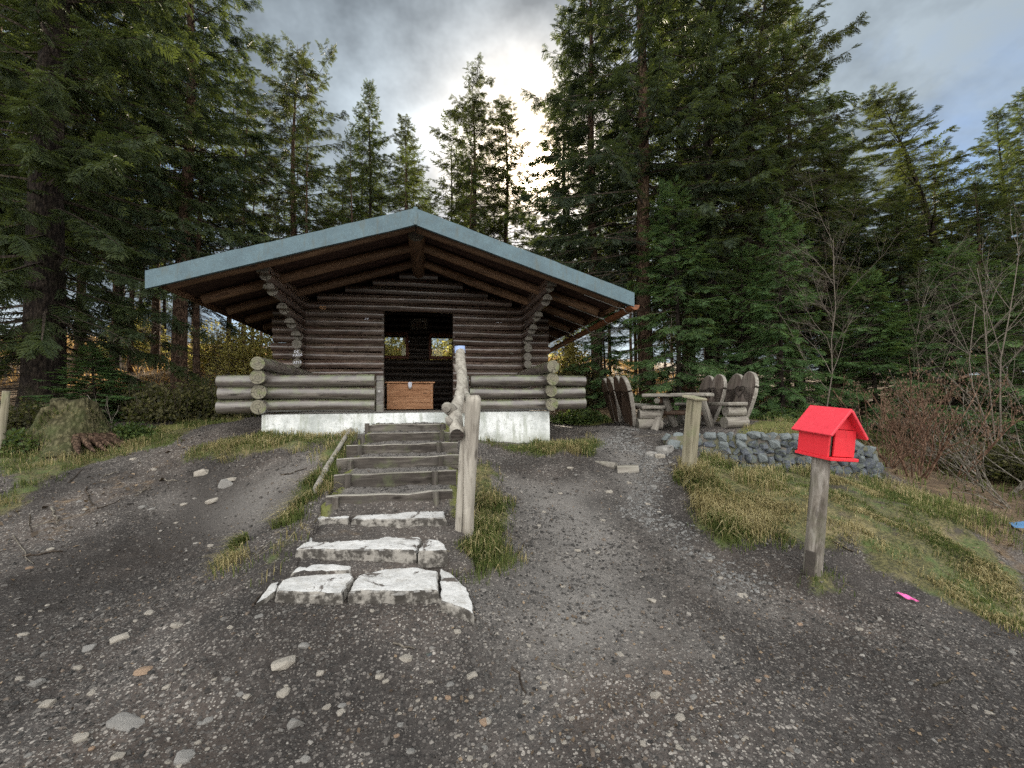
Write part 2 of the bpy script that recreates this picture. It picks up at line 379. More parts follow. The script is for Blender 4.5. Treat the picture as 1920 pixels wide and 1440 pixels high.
M['sun_leaf'] = leaf_mat('sun_tinted_leaf', (0.11, 0.11, 0.035), (0.27, 0.25, 0.085), (0.46, 0.41, 0.17), 0.65, 2.0, (0.55, 0.50, 0.14), 0.6)  # yellow sunlight put into the leaf colour
M['glow_blade'] = leaf_mat('glow_blade_leaf', (0.16, 0.095, 0.04), (0.34, 0.215, 0.09), (0.52, 0.37, 0.17), 0.5, 0.5, (0.62, 0.40, 0.15), 0.5)  # colour of the blades added for the golden glow on the slope
M['fern_leaf'] = leaf_mat('green_undergrowth_leaf', (0.020, 0.040, 0.014), (0.060, 0.105, 0.030), (0.15, 0.20, 0.055), 0.35, 2.0)
M['grass'] = leaf_mat('green_grass', (0.035, 0.055, 0.016), (0.10, 0.135, 0.036), (0.26, 0.26, 0.095), 0.3, 1.5, (0.2, 0.24, 0.05))
M['straw'] = leaf_mat('dry_grass', (0.14, 0.115, 0.050), (0.36, 0.305, 0.145), (0.66, 0.58, 0.34), 0.25, 1.5, (0.42, 0.36, 0.15), 0.5)
M['litter'] = leaf_mat('fallen_leaf', (0.045, 0.032, 0.022), (0.12, 0.085, 0.055), (0.28, 0.21, 0.14), 0.05, 3.0, (.2, .14, .08), .3)

# ground
g = NG('ground'); p = g.pos()
A = lambda nm: g.n('ShaderNodeAttribute', attribute_name=nm).outputs['Fac']
v1 = g.vor(p, 46.0); v2 = g.vor(p, 95.0); v3 = g.vor(p, 19.0)
nb = g.noise(p, 0.9, 6, 0.6); nm_ = g.noise(p, 5.0, 6, 0.62); nf = g.noise(p, 38.0, 5, 0.7); nff = g.noise(p, 190.0, 3, 0.7)
def cellrnd(v):
    s = g.n('ShaderNodeSeparateColor'); g.t.links.new(v.outputs['Color'], s.inputs[0]); return s.outputs
soil = g.ramp(g.math('ADD', g.math('MULTIPLY', nf, 0.6), g.math('MULTIPLY', nff, 0.4)), [(0.3, (0.022, 0.019, 0.018)), (0.5, (0.062, 0.055, 0.051)), (0.72, (0.135, 0.122, 0.112))])
soil = g.mix(g.math('MULTIPLY', g.step(nb, 0.4, 0.65), 0.55), soil, g.mix(nf, (0.045, 0.033, 0.027), (0.125, 0.098, 0.080)))
c1 = cellrnd(v1); c2 = cellrnd(v2)
peb1 = g.math('MULTIPLY', g.step(c1[0], 0.50, 0.58), g.step(v1.outputs['Distance'], 0.52, 0.40))
peb2 = g.math('MULTIPLY', g.step(c2[0], 0.34, 0.46), g.step(v2.outputs['Distance'], 0.52, 0.36))
pc1 = g.ramp(c1[1], [(0.1, (0.075, 0.070, 0.066)), (0.55, (0.17, 0.155, 0.142)), (0.95, (0.34, 0.315, 0.285))])
pc2 = g.ramp(c2[1], [(0.1, (0.035, 0.033, 0.031)), (0.55, (0.125, 0.117, 0.108)), (0.95, (0.36, 0.335, 0.30))])
gm = g.step(nm_, 0.20, 0.50)
soil = g.mix(g.math('MULTIPLY', peb2, gm), soil, pc2)
soil = g.mix(g.math('MULTIPLY', peb1, gm), soil, pc1)
pale = A('pale'); mud = A('mud'); gra = A('grass'); lit = A('litter'); mos = A('moss')
soil = g.mix(g.math('MULTIPLY', pale, 0.62), soil, g.mix(g.math('ADD', g.math('MULTIPLY', nff, .6), g.math('MULTIPLY', nf, .4)), (0.085, 0.082, 0.078), (0.34, 0.325, 0.305)))
mudc = g.mix(nf, (0.016, 0.013, 0.012), (0.052, 0.043, 0.037))
soil = g.mix(g.math('MULTIPLY', mud, 0.9), soil, mudc)
turf = g.mix(g.step(nf, 0.35, 0.68), (0.045, 0.046, 0.020), (0.165, 0.150, 0.062))
turf = g.mix(g.step(nm_, 0.45, 0.68), turf, g.mix(nf, (0.045, 0.075, 0.022), (0.115, 0.150, 0.045)))
turf = g.mix(g.step(g.noise(p, 2.6, 6, 0.68), 0.55, 0.64), turf, g.mix(nf, (0.028, 0.023, 0.018), (0.10, 0.085, 0.065)))
turf = g.mix(g.math('MULTIPLY', g.step(g.noise(p, 1.5, 6, 0.65), 0.54, 0.66), 0.8), turf, g.mix(nf, (0.12, 0.10, 0.045), (0.36, 0.30, 0.16)))
fo = g.ramp(g.math('ADD', g.math('MULTIPLY', nf, 0.55), g.math('MULTIPLY', nm_, 0.45)), [(0.32, (0.035, 0.023, 0.014)), (0.52, (0.125, 0.085, 0.05)), (0.72, (0.33, 0.235, 0.135))])
e = g.math('MULTIPLY_ADD', nm_, 0.7, -0.35)
damp = g.step(g.math('ADD', g.noise(p, 0.55, 5, 0.62), g.math('MULTIPLY', g.noise(p, 2.2, 4, 0.6), 0.25)), 0.52, 0.72)
soil = g.mix(1.0, soil, g.mix(g.math('MULTIPLY', damp, g.math('SUBTRACT', 1.0, g.math('MULTIPLY', pale, 0.7))), (1.09, 1.08, 1.07), (0.55, 0.54, 0.535)), 'MULTIPLY')
soil = g.mix(g.step(g.math('ADD', lit, e), 0.35, 0.62), soil, fo)
soil = g.mix(g.step(g.math('ADD', gra, e), 0.35, 0.62), soil, turf)
soil = g.mix(g.step(g.math('ADD', mos, e), 0.4, 0.65), soil, g.mix(nf, (0.060, 0.072, 0.022), (0.20, 0.205, 0.060)))
hgt = g.math('ADD', g.math('MULTIPLY', g.math('MULTIPLY', peb1, gm), 1.0), g.math('ADD', g.math('MULTIPLY', peb2, 0.35), g.math('ADD', g.math('MULTIPLY', nf, 0.9), g.math('MULTIPLY', nff, 0.35))))
M['ground'] = g.bsdf(soil, g.math('MULTIPLY_ADD', nf, 0.3, 0.6), hgt, 0.75, 0.012, 0.3)

def stone_mat(name, a, b, c_, spots=(0.05, 0.05, 0.05), sp=0.4, moss=0.0, sc_=1.0, rv=0.5):
    g = NG(name); o = shifted(g, g.obj())
    n1 = g.noise(o, 7 * sc_, 6, 0.62); n2 = g.noise(o, 40 * sc_, 5, 0.7); n3 = g.noise(o, 3 * sc_, 4)
    c = g.ramp(g.math('ADD', g.math('MULTIPLY', n1, 0.6), g.math('MULTIPLY', n2, 0.4)), [(0.34, a), (0.52, b), (0.70, c_)])
    c = g.mix(g.math('MULTIPLY', g.step(n2, 0.58, 0.68), sp), c, spots)
    c = g.mix(g.math('MULTIPLY', g.rnd(), rv), c, a)
    if moss: c = g.mix(g.math('MULTIPLY', g.step(g.math('ADD', n3, g.math('MULTIPLY', g.nz(), 0.1)), 0.5, 0.62), moss), c, (0.10, 0.115, 0.03))
    return g.bsdf(c, 0.85, g.math('ADD', n1, g.math('MULTIPLY', n2, 0.5)), 0.7, 0.01, 0.3)
M['stone'] = stone_mat('pale_stone', (0.20, 0.182, 0.155), (0.36, 0.33, 0.285), (0.56, 0.525, 0.46), (0.14, 0.12, 0.10), 0.5, 0, 2.0, .35)
M['stone_grey'] = stone_mat('grey_stone', (0.14, 0.135, 0.125), (0.27, 0.26, 0.245), (0.42, 0.41, 0.385), (0.09, 0.085, 0.08), 0.5, 0, 2.0)
M['stone_rust'] = stone_mat('rusty_stone', (0.20, 0.135, 0.09), (0.33, 0.235, 0.165), (0.46, 0.36, 0.27), (0.12, 0.07, 0.04), 0.5, 0, 2.0)
M['wall_stone'] = stone_mat('blue_grey_wall_stone', (0.040, 0.047, 0.060), (0.100, 0.113, 0.135), (0.33, 0.355, 0.37), (0.36, 0.385, 0.375), 0.6, 0.35, .55, 0.55)
M['wall_cap'] = stone_mat('lichened_wall_stone', (0.085, 0.095, 0.10), (0.18, 0.205, 0.215), (0.36, 0.395, 0.40), (0.06, 0.07, 0.08), 0.5, 0.12, 1.2, 0.3)
M['mortar'] = stone_mat('wall_mortar', (0.085, 0.078, 0.068), (0.17, 0.155, 0.135), (0.27, 0.25, 0.22), (0.05, 0.05, 0.04), 0.4, 0.5, 1.0, 0.0)
# step slabs: pale worn granite, earth trodden into the hollows, dark split faces
g = NG('slab'); p = g.pos()
n1 = g.noise(p, 6, 6, 0.65); n2 = g.noise(p, 34, 5, 0.7); n3 = g.noise(p, 3.1, 7, 0.68, 0.6)
c = g.ramp(g.math('ADD', g.math('MULTIPLY', n1, 0.5), g.math('MULTIPLY', n2, 0.5)), [(0.30, (0.27, 0.265, 0.25)), (0.48, (0.52, 0.518, 0.505)), (0.66, (0.70, 0.70, 0.69))])
c = g.mix(g.step(n2, 0.58, 0.68), c, (0.24, 0.225, 0.205))
c = g.mix(g.math('MULTIPLY', g.step(g.noise(p, 14, 6, 0.7), 0.53, 0.66), 0.55), c, (0.33, 0.31, 0.275))
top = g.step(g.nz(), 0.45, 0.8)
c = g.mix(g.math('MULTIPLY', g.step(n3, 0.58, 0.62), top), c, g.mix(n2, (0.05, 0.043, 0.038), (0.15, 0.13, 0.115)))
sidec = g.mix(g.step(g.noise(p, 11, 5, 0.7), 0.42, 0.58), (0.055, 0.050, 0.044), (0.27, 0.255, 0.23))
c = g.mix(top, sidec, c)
M['slab'] = g.bsdf(c, 0.85, g.math('ADD', n1, g.math('MULTIPLY', n2, 0.5)), 0.8, 0.012, 0.3)
# whitewashed concrete
g = NG('whitewashed_concrete'); p = g.pos()
n1 = g.noise(p, 2.4, 7, 0.68); n2 = g.noise(p, 26, 5, 0.7); ns = g.noise(g.mapping(p, (9, 9, 1.2)), 1.6, 5, 0.6)
c = g.mix(g.step(n1, 0.34, 0.66), (0.40, 0.43, 0.42), (0.78, 0.81, 0.81))
c = g.mix(g.math('MULTIPLY', g.step(n2, 0.54, 0.66), 0.65), c, (0.30, 0.31, 0.295))
c = g.mix(g.math('MULTIPLY', g.step(ns, 0.50, 0.68), 0.6), c, (0.30, 0.33, 0.27))
x = g.n('ShaderNodeSeparateXYZ'); g.t.links.new(p, x.inputs[0])
low = g.step(g.math('ADD', x.outputs[2], g.math('MULTIPLY', n1, 0.28)), -0.08, -0.34)
c = g.mix(g.math('MULTIPLY', low, 0.4), c, (0.24, 0.25, 0.16))
M['concrete'] = g.bsdf(c, 0.8, g.math('ADD', n1, g.math('MULTIPLY', n2, 0.6)), 0.5, 0.012, 0.3)
# painted barge board
g = NG('blue_green_board'); p = g.pos(); n1 = g.noise(p, 3.0, 6, 0.65); n2 = g.noise(p, 55, 4, 0.7); n3 = g.noise(p, 14, 5, 0.7)
c = g.mix(g.step(n1, 0.3, 0.7), (0.062, 0.108, 0.133), (0.094, 0.160, 0.193))
c = g.mix(g.math('MULTIPLY', g.step(n2, 0.52, 0.66), 0.35), c, (0.20, 0.29, 0.33))
c = g.mix(g.math('MULTIPLY', g.step(n3, 0.52, 0.68), 0.7), c, (0.070, 0.105, 0.115))
st_ = g.noise(g.mapping(p, (6, 6, 0.9)), 2.2, 5, 0.65)
c = g.mix(g.math('MULTIPLY', g.step(st_, 0.52, 0.70), 0.6), c, (0.085, 0.10, 0.085))
M['barge'] = g.bsdf(c, 0.55, g.math('ADD', n2, n3), 0.25, 0.004, 0.5)
def plain(name, col, rough=0.6, var=0.25, scale=8.0, metal=0.0, spec=0.4, bump=0.15):
    g = NG(name); o = g.obj(); n1 = g.noise(o, scale, 6, 0.65); n2 = g.noise(o, scale * 9, 3, 0.6)
    d = tuple(v * (1 - var) for v in col); l = tuple(min(1, v * (1 + var)) for v in col)
    c = g.mix(g.step(g.math('ADD', g.math('MULTIPLY', n1, 0.65), g.math('MULTIPLY', n2, 0.35)), 0.32, 0.68), d, l)
    return g.bsdf(c, g.math('MULTIPLY_ADD', n1, 0.3, rough - 0.15), g.math('ADD', n1, n2), bump, 0.006, spec, metal)
M['roofing'] = plain('roof_felt', (0.10, 0.12, 0.12), 0.9, 0.4, 4)
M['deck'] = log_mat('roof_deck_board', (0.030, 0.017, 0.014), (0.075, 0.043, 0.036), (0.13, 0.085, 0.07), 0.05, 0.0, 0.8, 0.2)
M['floor'] = plain('porch_floor', (0.23, 0.22, 0.20), 0.85, 0.35, 5)
def painted(name, a, dirt, rough):
    g = NG(name); o = g.pos(); n1 = g.noise(g.mapping(o, (16, 16, 3.0)), 2.0, 6, .7); n2 = g.noise(o, 60, 4, .7); n3 = g.noise(o, 9, 5, .65)
    c = g.mix(g.math('MULTIPLY', g.step(n1, 0.50, 0.74), 0.5), a, dirt)
    c = g.mix(g.math('MULTIPLY', g.step(n3, 0.55, 0.75), 0.35), c, tuple(min(1, v * 1.1 + .045) for v in a))
    c = g.mix(g.math('MULTIPLY', g.step(n2, 0.66, 0.74), 0.5), c, dirt)
    return g.bsdf(c, g.math('MULTIPLY_ADD', n3, .3, rough - .15), g.math('ADD', n1, g.math('MULTIPLY', n2, .5)), .35, .004, .4)
M['red'] = plain('red_paint', (0.74, 0.024, 0.038), 0.55, 0.14, 13.0, 0, 0.5, 0.10)
M['red_roof'] = plain('red_roof_paint', (0.76, 0.048, 0.072), 0.45, 0.12, 13.0, 0, 0.5, 0.10)
M['red'] = painted('red_paint', (0.70, 0.024, 0.038), (0.30, 0.012, 0.016), 0.6)
M['red_roof'] = painted('red_roof_paint', (0.74, 0.048, 0.072), (0.38, 0.02, 0.028), 0.5)
M['dark_wood'] = plain('dark_gap_wood', (0.07, 0.05, 0.035), 0.8, 0.4, 20)
M['black_plate'] = plain('black_plate', (0.045, 0.038, 0.032), 0.8, 0.4, 10)
M['copper'] = plain('rusted_gutter', (0.19, 0.072, 0.030), 0.55, 0.6, 9.0, 0.4, 0.5, 0.2)
M['steel'] = plain('grey_steel', (0.33, 0.33, 0.32), 0.45, 0.3, 20, 0.7)
M['chest'] = log_mat('chest_board', (0.32, 0.15, 0.07), (0.54, 0.285, 0.15), (0.66, 0.41, 0.25), 0.03, 0.0, 0.65, 0.35, (3, 26, 26))
M['frame_red'] = plain('red_brown_frame', (0.17, 0.052, 0.024), 0.55, 0.3, 9)
M['paper'] = plain('notice_paper', (0.42, 0.40, 0.34), 0.8, 0.2, 9)
M['paper_print'] = plain('notice_print', (0.23, 0.19, 0.16), 0.8, 0.3, 9)
M['paper_dark'] = plain('notice_emblem', (0.075, 0.05, 0.03), 0.8, 0.2, 9)
M['white_paint'] = plain('white_marker', (0.74, 0.76, 0.86), 0.7, 0.1, 30)
M['orange_cut'] = plain('fresh_cut_wood', (0.62, 0.36, 0.19), 0.8, 0.15, 30)
M['blue_cap'] = plain('blue_band', (0.33, 0.45, 0.76), 0.6, 0.12, 12)
M['pink'] = plain('pink_ribbon', (0.80, 0.13, 0.40), 0.5, 0.15, 10)
M['blue_sheet'] = plain('blue_sheet', (0.10, 0.24, 0.46), 0.5, 0.15, 5)
M['carved'] = plain('carved_groove', (0.018, 0.013, 0.011), 0.9, 0.3, 20)
g = NG('window_glass'); tr = g.n('ShaderNodeBsdfTransparent', {0: (0.93, 0.95, 0.92, 1)}); gl = g.n('ShaderNodeBsdfGlossy', {'Roughness': 0.05}); fr = g.n('ShaderNodeFresnel', {'IOR': 1.3})
mx = g.n('ShaderNodeMixShader'); g.t.links.new(fr.outputs[0], mx.inputs[0]); g.t.links.new(tr.outputs[0], mx.inputs[1]); g.t.links.new(gl.outputs[0], mx.inputs[2]); g.t.links.new(mx.outputs[0], g.out.inputs[0])
M['glass'] = g.m
# ------------------------------------------------------------------ terrain
CTRL = np.array([(-5.43, -2.19, -0.56), (-4.46, -3.39, -0.85), (-3.88, -4.1, -1.09), (-2.34, -6.03, -1.27), (-3.6, -3.15, -0.76), (-3.75, -1.81, -0.42), (-5.09, -1.45, -0.5), (-2.87, -4.3, -1.1), (-2.1, -3.95, -0.97), (-1.72, -3.83, -0.72), (-2.54, -2.66, -0.45), (-3.12, -1.64, -0.2), (-1.61, -5.05, -1.19), (-2.05, -5.32, -1.27), (-2.54, -5.28, -1.24), (-0.49, -7.29, -1.32), (0.5, -7.5, -1.31), (1.5, -7.67, -1.33), (2.61, -7.8, -1.41), (-1.47, -7.12, -1.29), (0.61, -6.97, -1.24), (1.86, -7.12, -1.3), (-0.71, -6.67, -1.25), (2.83, -7.19, -1.38), (-0.36, -6.25, -1.105), (-0.87, -6.12, -1.10), (0.46, -6.42, -1.19), (0.91, -6.21, -1.17), (1.1, -5.44, -1.03), (0.94, -4.35, -0.74), (1.38, -4.33, -0.76), (0.98, -5.06, -0.93), (0.64, -6.0, -1.15), (2.05, -3.45, -0.54), (2.47, -4.24, -0.73), (2.59, -2.85, -0.49), (3.65, -2.14, -0.3), (3.28, -1.05, -0.36), (3.21, -4.08, -0.61), (2.03, -5.06, -0.93), (1.91, -5.84, -1.14), (2.16, -6.2, -1.2), (2.61, -4.97, -0.87), (3.19, -4.58, -0.69), (2.89, -4.68, -0.74), (2.97, -5.1, -0.84), (2.61, -5.28, -0.97), (2.88, -5.63, -1.02), (2.51, -5.91, -1.14), (2.92, -5.84, -1.08), (2.83, -6.07, -1.18), (3.5, -5.15, -0.88), (4.01, -5.3, -0.87), (3.42, -5.89, -1.1), (3.13, -6.3, -1.26), (3.82, -6.21, -1.25), (3.98, -5.89, -1.09), (3.39, -6.48, -1.31), (3.65, -6.58, -1.32), (3.85, -6.77, -1.38), (4.09, -6.97, -1.45), (5.11, -6.41, -1.37), (4.7, -6.23, -1.26), (5.84, -5.49, -1.09), (6.12, -5.85, -1.24), (5.82, -4.98, -1.03), (5.58, -4.53, -0.9), (5.03, -4.28, -0.78), (4.08, -3.94, -0.67), (6.29, -4.37, -0.9), (8.13, -4.0, -1.1), (9.36, -4.03, -1.31), (13.0, -1.99, -1.18), (10.48, -2.02, -0.98), (4.41, -4.05, -0.78), (-2.0, -2.9, -0.33), (-1.1, -2.9, -0.36), (2.0, -2.95, -0.52), (1.1, -2.9, -0.46), (-2.6, -1.0, -0.2), (-3.2, 0.5, -0.1), (2.6, -1.0, -0.35), (3.0, 1.0, -0.2), (0.0, -1.0, -0.4), (0.0, 1.5, -0.3), (-4.5, -0.5, -0.25), (-7.0, 0.5, -0.1), (-10.0, -1.0, -0.4), (-9.0, -3.5, -0.8), (-6.5, -3.2, -0.5), (-0.2, -5.9, -1.03), (-0.15, -5.3, -0.86), (-0.1, -4.7, -0.68), (-0.1, -4.1, -0.5), (-0.1, -3.5, -0.32), (-0.1, -3.0, -0.22), (0.75, -5.4, -1.05), (0.85, -4.6, -0.82), (0.9, -3.8, -0.62), (-1.0, -4.6, -0.72), (-0.95, -3.8, -0.5), (-1.0, -5.3, -0.9), (0.2, -9.2, -1.42), (-3.0, -9.0, -1.45), (4.0, -9.5, -1.5), (0.0, -14.0, -1.6), (8.0, -9.0, -1.75), (-8.0, -9.0, -1.4), (8.0, -14.0, -1.9), (-8.0, -14.0, -1.6), (6.5, -6.0, -1.6), (9.0, -3.5, -1.5), (12.0, -5.0, -1.8), (13.0, 0.0, -1.3), (3.9, -2.0, -0.36), (5.2, -2.4, -0.33), (6.6, -3.1, -0.33), (4.5, -0.5, -0.33), (6.0, -0.8, -0.33), (7.3, -1.7, -0.33), (3.3, -0.8, -0.36), (8.3, -1.0, -0.5), (5.5, 2.0, -0.05), (8.0, 2.5, 0.0), (3.0, 4.0, 0.05), (0.0, 4.5, 0.1), (-4.0, 4.0, 0.1), (-8.0, 4.0, 0.35), (11.0, 3.0, -0.4), (16.0, 3.0, -0.8), (-13.0, 2.0, 0.2), (0.0, 9.0, 1.1), (-6.0, 9.0, 1.2), (7.0, 9.0, 1.0), (14.0, 9.0, 0.3), (-13.0, 9.0, 1.5), (0.0, 18.0, 3.2), (-10.0, 18.0, 3.3), (10.0, 18.0, 2.9), (20.0, 16.0, 1.5), (-20.0, 16.0, 3.4), (0.0, 32.0, 5.0), (-16.0, 32.0, 5.0), (16.0, 32.0, 4.6), (34.0, 28.0, 3.0), (-34.0, 28.0, 5.0), (0.0, 60.0, 6.0), (50.0, 50.0, 4.5), (-50.0, 50.0, 6.0), (0.0, 110.0, 5.0), (90.0, 60.0, 3.0), (-90.0, 60.0, 5.0), (60.0, 0.0, -1.5), (-60.0, 0.0, 1.0), (60.0, -60.0, -3.0), (-60.0, -60.0, -2.0), (0.0, -60.0, -2.5), (30.0, -5.0, -1.6), (-25.0, -5.0, -0.3), (-30.0, -20.0, -1.5), (30.0, -20.0, -2.2), (0.0, -30.0, -2.0)])
GRASS_P = [[(-5.89, -1.62), (-6.3, -0.57), (-5.36, -1.15), (-4.4, -1.54), (-4.33, -0.26), (-4.5, 0.4), (-3.6, -0.28), (-3.33, -2.24), (-3.88, -2.19), (-4.19, -2.67), (-4.17, -3.38), (-4.17, -3.74)], [(-2.98, -2.79), (-2.72, -2.22), (-2.08, -2.66), (-1.26, -2.87), (-0.97, -2.95), (-1.41, -3.35), (-2.18, -3.24)], [(-0.97, -2.95), (-1.15, -0.55), (-0.7, -3.98), (-0.68, -4.91), (-0.77, -5.29), (-0.79, -5.61), (-0.92, -5.88), (-1.02, -5.73), (-0.97, -5.37), (-1.03, -4.33)], [(-1.53, -5.05), (-1.33, -5.25), (-1.1, -5.59), (-1.11, -5.69), (-1.32, -5.52)], [(0.77, -3.85), (0.94, -4.02), (0.9, -4.92), (0.9, -5.53), (0.83, -5.9), (0.55, -6.09), (0.37, -5.87), (0.37, -5.71), (0.56, -5.34)], [(0.96, -3.0), (1.98, -3.05), (2.65, -2.59), (2.59, -3.11), (2.16, -3.69), (1.76, -3.68), (1.33, -3.29)], [(3.08, -4.66), (3.57, -4.33), (4.2, -4.31), (4.87, -4.44), (6.19, -4.45), (5.9, -5.04), (5.41, -5.77), (5.06, -6.43), (4.14, -6.94), (4.03, -6.66), (3.78, -6.29), (3.85, -5.96), (3.36, -5.95), (2.88, -5.89), (2.57, -5.93), (2.75, -5.32)], [(3.04, -6.34), (3.29, -6.31), (3.15, -6.47), (2.97, -6.47)]]
MOSS_P = [[(5.3, -2.9), (6.4, -2.0), (8, -2.4), (7.5, -3.6), (6.2, -3.9), (5.3, -3.6)], [(3.2, 0.5), (4.2, 1.0), (4.6, -0.2), (3.5, -0.9)], [(-4.6, 0.2), (-3.3, 0.3), (-3.2, -1), (-4.3, -1)], [(-5.0, -1.0), (-4.5, -0.2), (-3.8, -0.6), (-4.5, -1.4)]]
MUD_P = [[(2.83, -5.08), (2.78, -5.45), (2.6, -5.92), (2.84, -5.94), (2.65, -6.11), (2.36, -6.05), (2.47, -5.59)], [(3.62, -6.01), (3.7, -6.39), (3.42, -6.72), (3.3, -6.64), (3.14, -6.45), (3.37, -6.17)], [(4.29, -5.84), (4.7, -5.9), (4.54, -6.33), (4.18, -6.42), (4.14, -6.13)], [(-2.79, -2.67), (-2.6, -4.29), (-3.32, -4.8), (-2.45, -5.88), (-2.25, -5.29), (-1.72, -4.61), (-1.8, -3.77)], [(3.77, -5.54), (3.99, -5.79), (3.8, -5.91), (3.44, -5.82)]]
PALE_P = [[(3.51, -2.24), (2.59, -3.29), (3.02, -3.74), (2.73, -4.66), (2.15, -5.17), (2.33, -5.64), (2.4, -6.06), (2.57, -6.48), (2.61, -6.71), (2.37, -6.7), (2.24, -6.39), (2.14, -5.87), (2.16, -5.27), (2.45, -4.13), (2.53, -2.79)], [(1.06, -4.33), (2.01, -4.37), (1.83, -5.99), (1.71, -6.88), (0.69, -7.09), (0.63, -6.49), (1.01, -5.41)], [(-2.79, -3.61), (-1.29, -3.78), (-1.11, -3.55), (-1.17, -4.2), (-1.36, -4.84), (-2.22, -4.32)]]
LITTER_P = [[(-4.13, -3.79), (-3.92, -3.07), (-3.62, -2.52), (-3.55, -1.0), (-3.07, -1.65), (-2.7, -2.73), (-2.84, -3.7), (-3.04, -4.37), (-3.32, -4.8)], [(6.25, -4.66), (7.12, -4.66), (7.19, -5.23), (5.11, -6.4), (5.41, -5.77), (5.9, -5.04)], [(3.24, 1.03), (5.07, 0.74), (4.41, -0.6), (3.19, 0.44)]]
_d = np.sqrt(((CTRL[:, None, :2] - CTRL[None, :, :2]) ** 2).sum(-1) + 0.16)
_n = len(CTRL); _A = np.zeros((_n + 1, _n + 1)); _A[:_n, :_n] = _d - 0.002 * np.eye(_n); _A[:_n, _n] = 1; _A[_n, :_n] = 1
_W = np.linalg.solve(_A, np.r_[CTRL[:, 2], 0])
def zbase(x, y):
    x = np.atleast_1d(np.asarray(x, float)); y = np.atleast_1d(np.asarray(y, float)); out = np.empty(x.size)
    xf, yf = x.ravel(), y.ravel()
    for i in range(0, x.size, 40000):
        xs, ys = xf[i:i + 40000, None], yf[i:i + 40000, None]
        out[i:i + 40000] = np.sqrt((xs - CTRL[:, 0]) ** 2 + (ys - CTRL[:, 1]) ** 2 + 0.16) @ _W[:-1] + _W[-1]
    return out.reshape(x.shape)
def inpoly(x, y, poly):
    c = np.zeros(x.shape, bool); n = len(poly)
    for i in range(n):
        x1, y1 = poly[i]; x2, y2 = poly[(i + 1) % n]
        if y1 == y2: continue
        k = ((y1 > y) != (y2 > y)) & (x < (x2 - x1) * (y - y1) / (y2 - y1) + x1); c ^= k
    return c
def polydist(x, y, poly):
    d = np.full(x.shape, 1e9); n = len(poly)
    for i in range(n):
        a = np.array(poly[i]); b = np.array(poly[(i + 1) % n]); ab = b - a; L = max((ab ** 2).sum(), 1e-9)
        t = np.clip(((x - a[0]) * ab[0] + (y - a[1]) * ab[1]) / L, 0, 1)
        d = np.minimum(d, np.hypot(x - a[0] - t * ab[0], y - a[1] - t * ab[1]))
    return d
def pmask(x, y, polys, soft=0.12):
    x = np.atleast_1d(np.asarray(x, float)); y = np.atleast_1d(np.asarray(y, float)); m = np.zeros(x.shape)
    for pl in polys:
        P = np.array(pl); lo = P.min(0) - soft * 3; hi = P.max(0) + soft * 3
        k = (x > lo[0]) & (x < hi[0]) & (y > lo[1]) & (y < hi[1])
        if not k.any(): continue
        xs, ys = x[k], y[k]
        d = polydist(xs, ys, pl) * np.where(inpoly(xs, ys, pl), 1, -1)
        d = d + (fbm(xs, ys, 2.2, 3, 61) - 0.5) * 0.42
        m[k] = np.maximum(m[k], np.clip(0.5 + d / (2 * soft), 0, 1))
    return m
def forest(x, y):
    """how far into the wood a point lies: 0 on the clearing, 1 under the trees"""
    a = np.clip((y - (1.2 + 0.0 * x)) / 2.0, 0, 1)
    l = np.clip((-x - 5.6 - 0.25 * (y + 2)) / 1.2, 0, 1) * np.clip((y + 6.5) / 1.5, 0, 1)
    r = np.clip((x - 6.0) / 1.0, 0, 1) * np.clip((y + 4.9 + 0.55 * (x - 6)) / 0.8, 0, 1)
    t = np.clip((x - 2.6) / .6, 0, 1) * np.clip((y + 0.6) / 1.5, 0, 1)
    return np.maximum(np.maximum(a, l), np.maximum(r, t * 0.8))
def zt(x, y):
    x = np.atleast_1d(np.asarray(x, float)); y = np.atleast_1d(np.asarray(y, float))
    z = zbase(x, y); g = pmask(x, y, GRASS_P, 0.1); r = np.hypot(x - CAM[0], y - CAM[1])
    near = np.clip((30 - r) / 20, 0, 1)
    z = z + (fbm(x, y, 1.3, 3, 3) - 0.5) * 0.10 * near + (fbm(x, y, 6.0, 3, 5) - 0.5) * 0.035 * near + (fbm(x, y, 24.0, 2, 8) - 0.5) * 0.016 * near
    z = z + g * (fbm(x, y, 4.0, 3, 12) - 0.25) * 0.10
    z = z + np.clip((r - 14) / 30, 0, 1) * (fbm(x, y, 0.12, 3, 21) - 0.5) * 1.6
    pad = -1.118 - 0.30 * np.clip(-6.42 - y, 0, 9) - 0.25 * np.clip(np.abs(x + 0.22) - .75, 0, 9) + (fbm(x, y, 24.0, 2, 8) - 0.5) * 0.014
    z = np.where((np.abs(x + 0.22) < 1.3) & (y > -7.2) & (y < -6.0), np.maximum(z, pad), z)
    # the ground under the cabin floor stays below the slab, and below the stair treads
    st = (np.abs(x + 0.1) < 0.85) & (y > -6.0) & (y < -2.8)
    tl = np.interp(y, [-6.2, -5.9, -5.5, -5.1, -4.7, -4.35, -3.95, -3.55, -3.2, -2.8], [-1.16, -1.06, -0.97, -0.87, -0.74, -0.62, -0.51, -0.40, -0.30, -0.2]) - 0.03
    z = np.where(st & (np.abs(x + 0.1) < 0.62), np.minimum(z, tl), z)
    cb = (np.abs(x) < 2.3) & (y > -2.7) & (y < 3.3)
    return np.where(cb, np.minimum(z, -0.12), z)
def z1(x, y): return float(zt(x, y)[0])

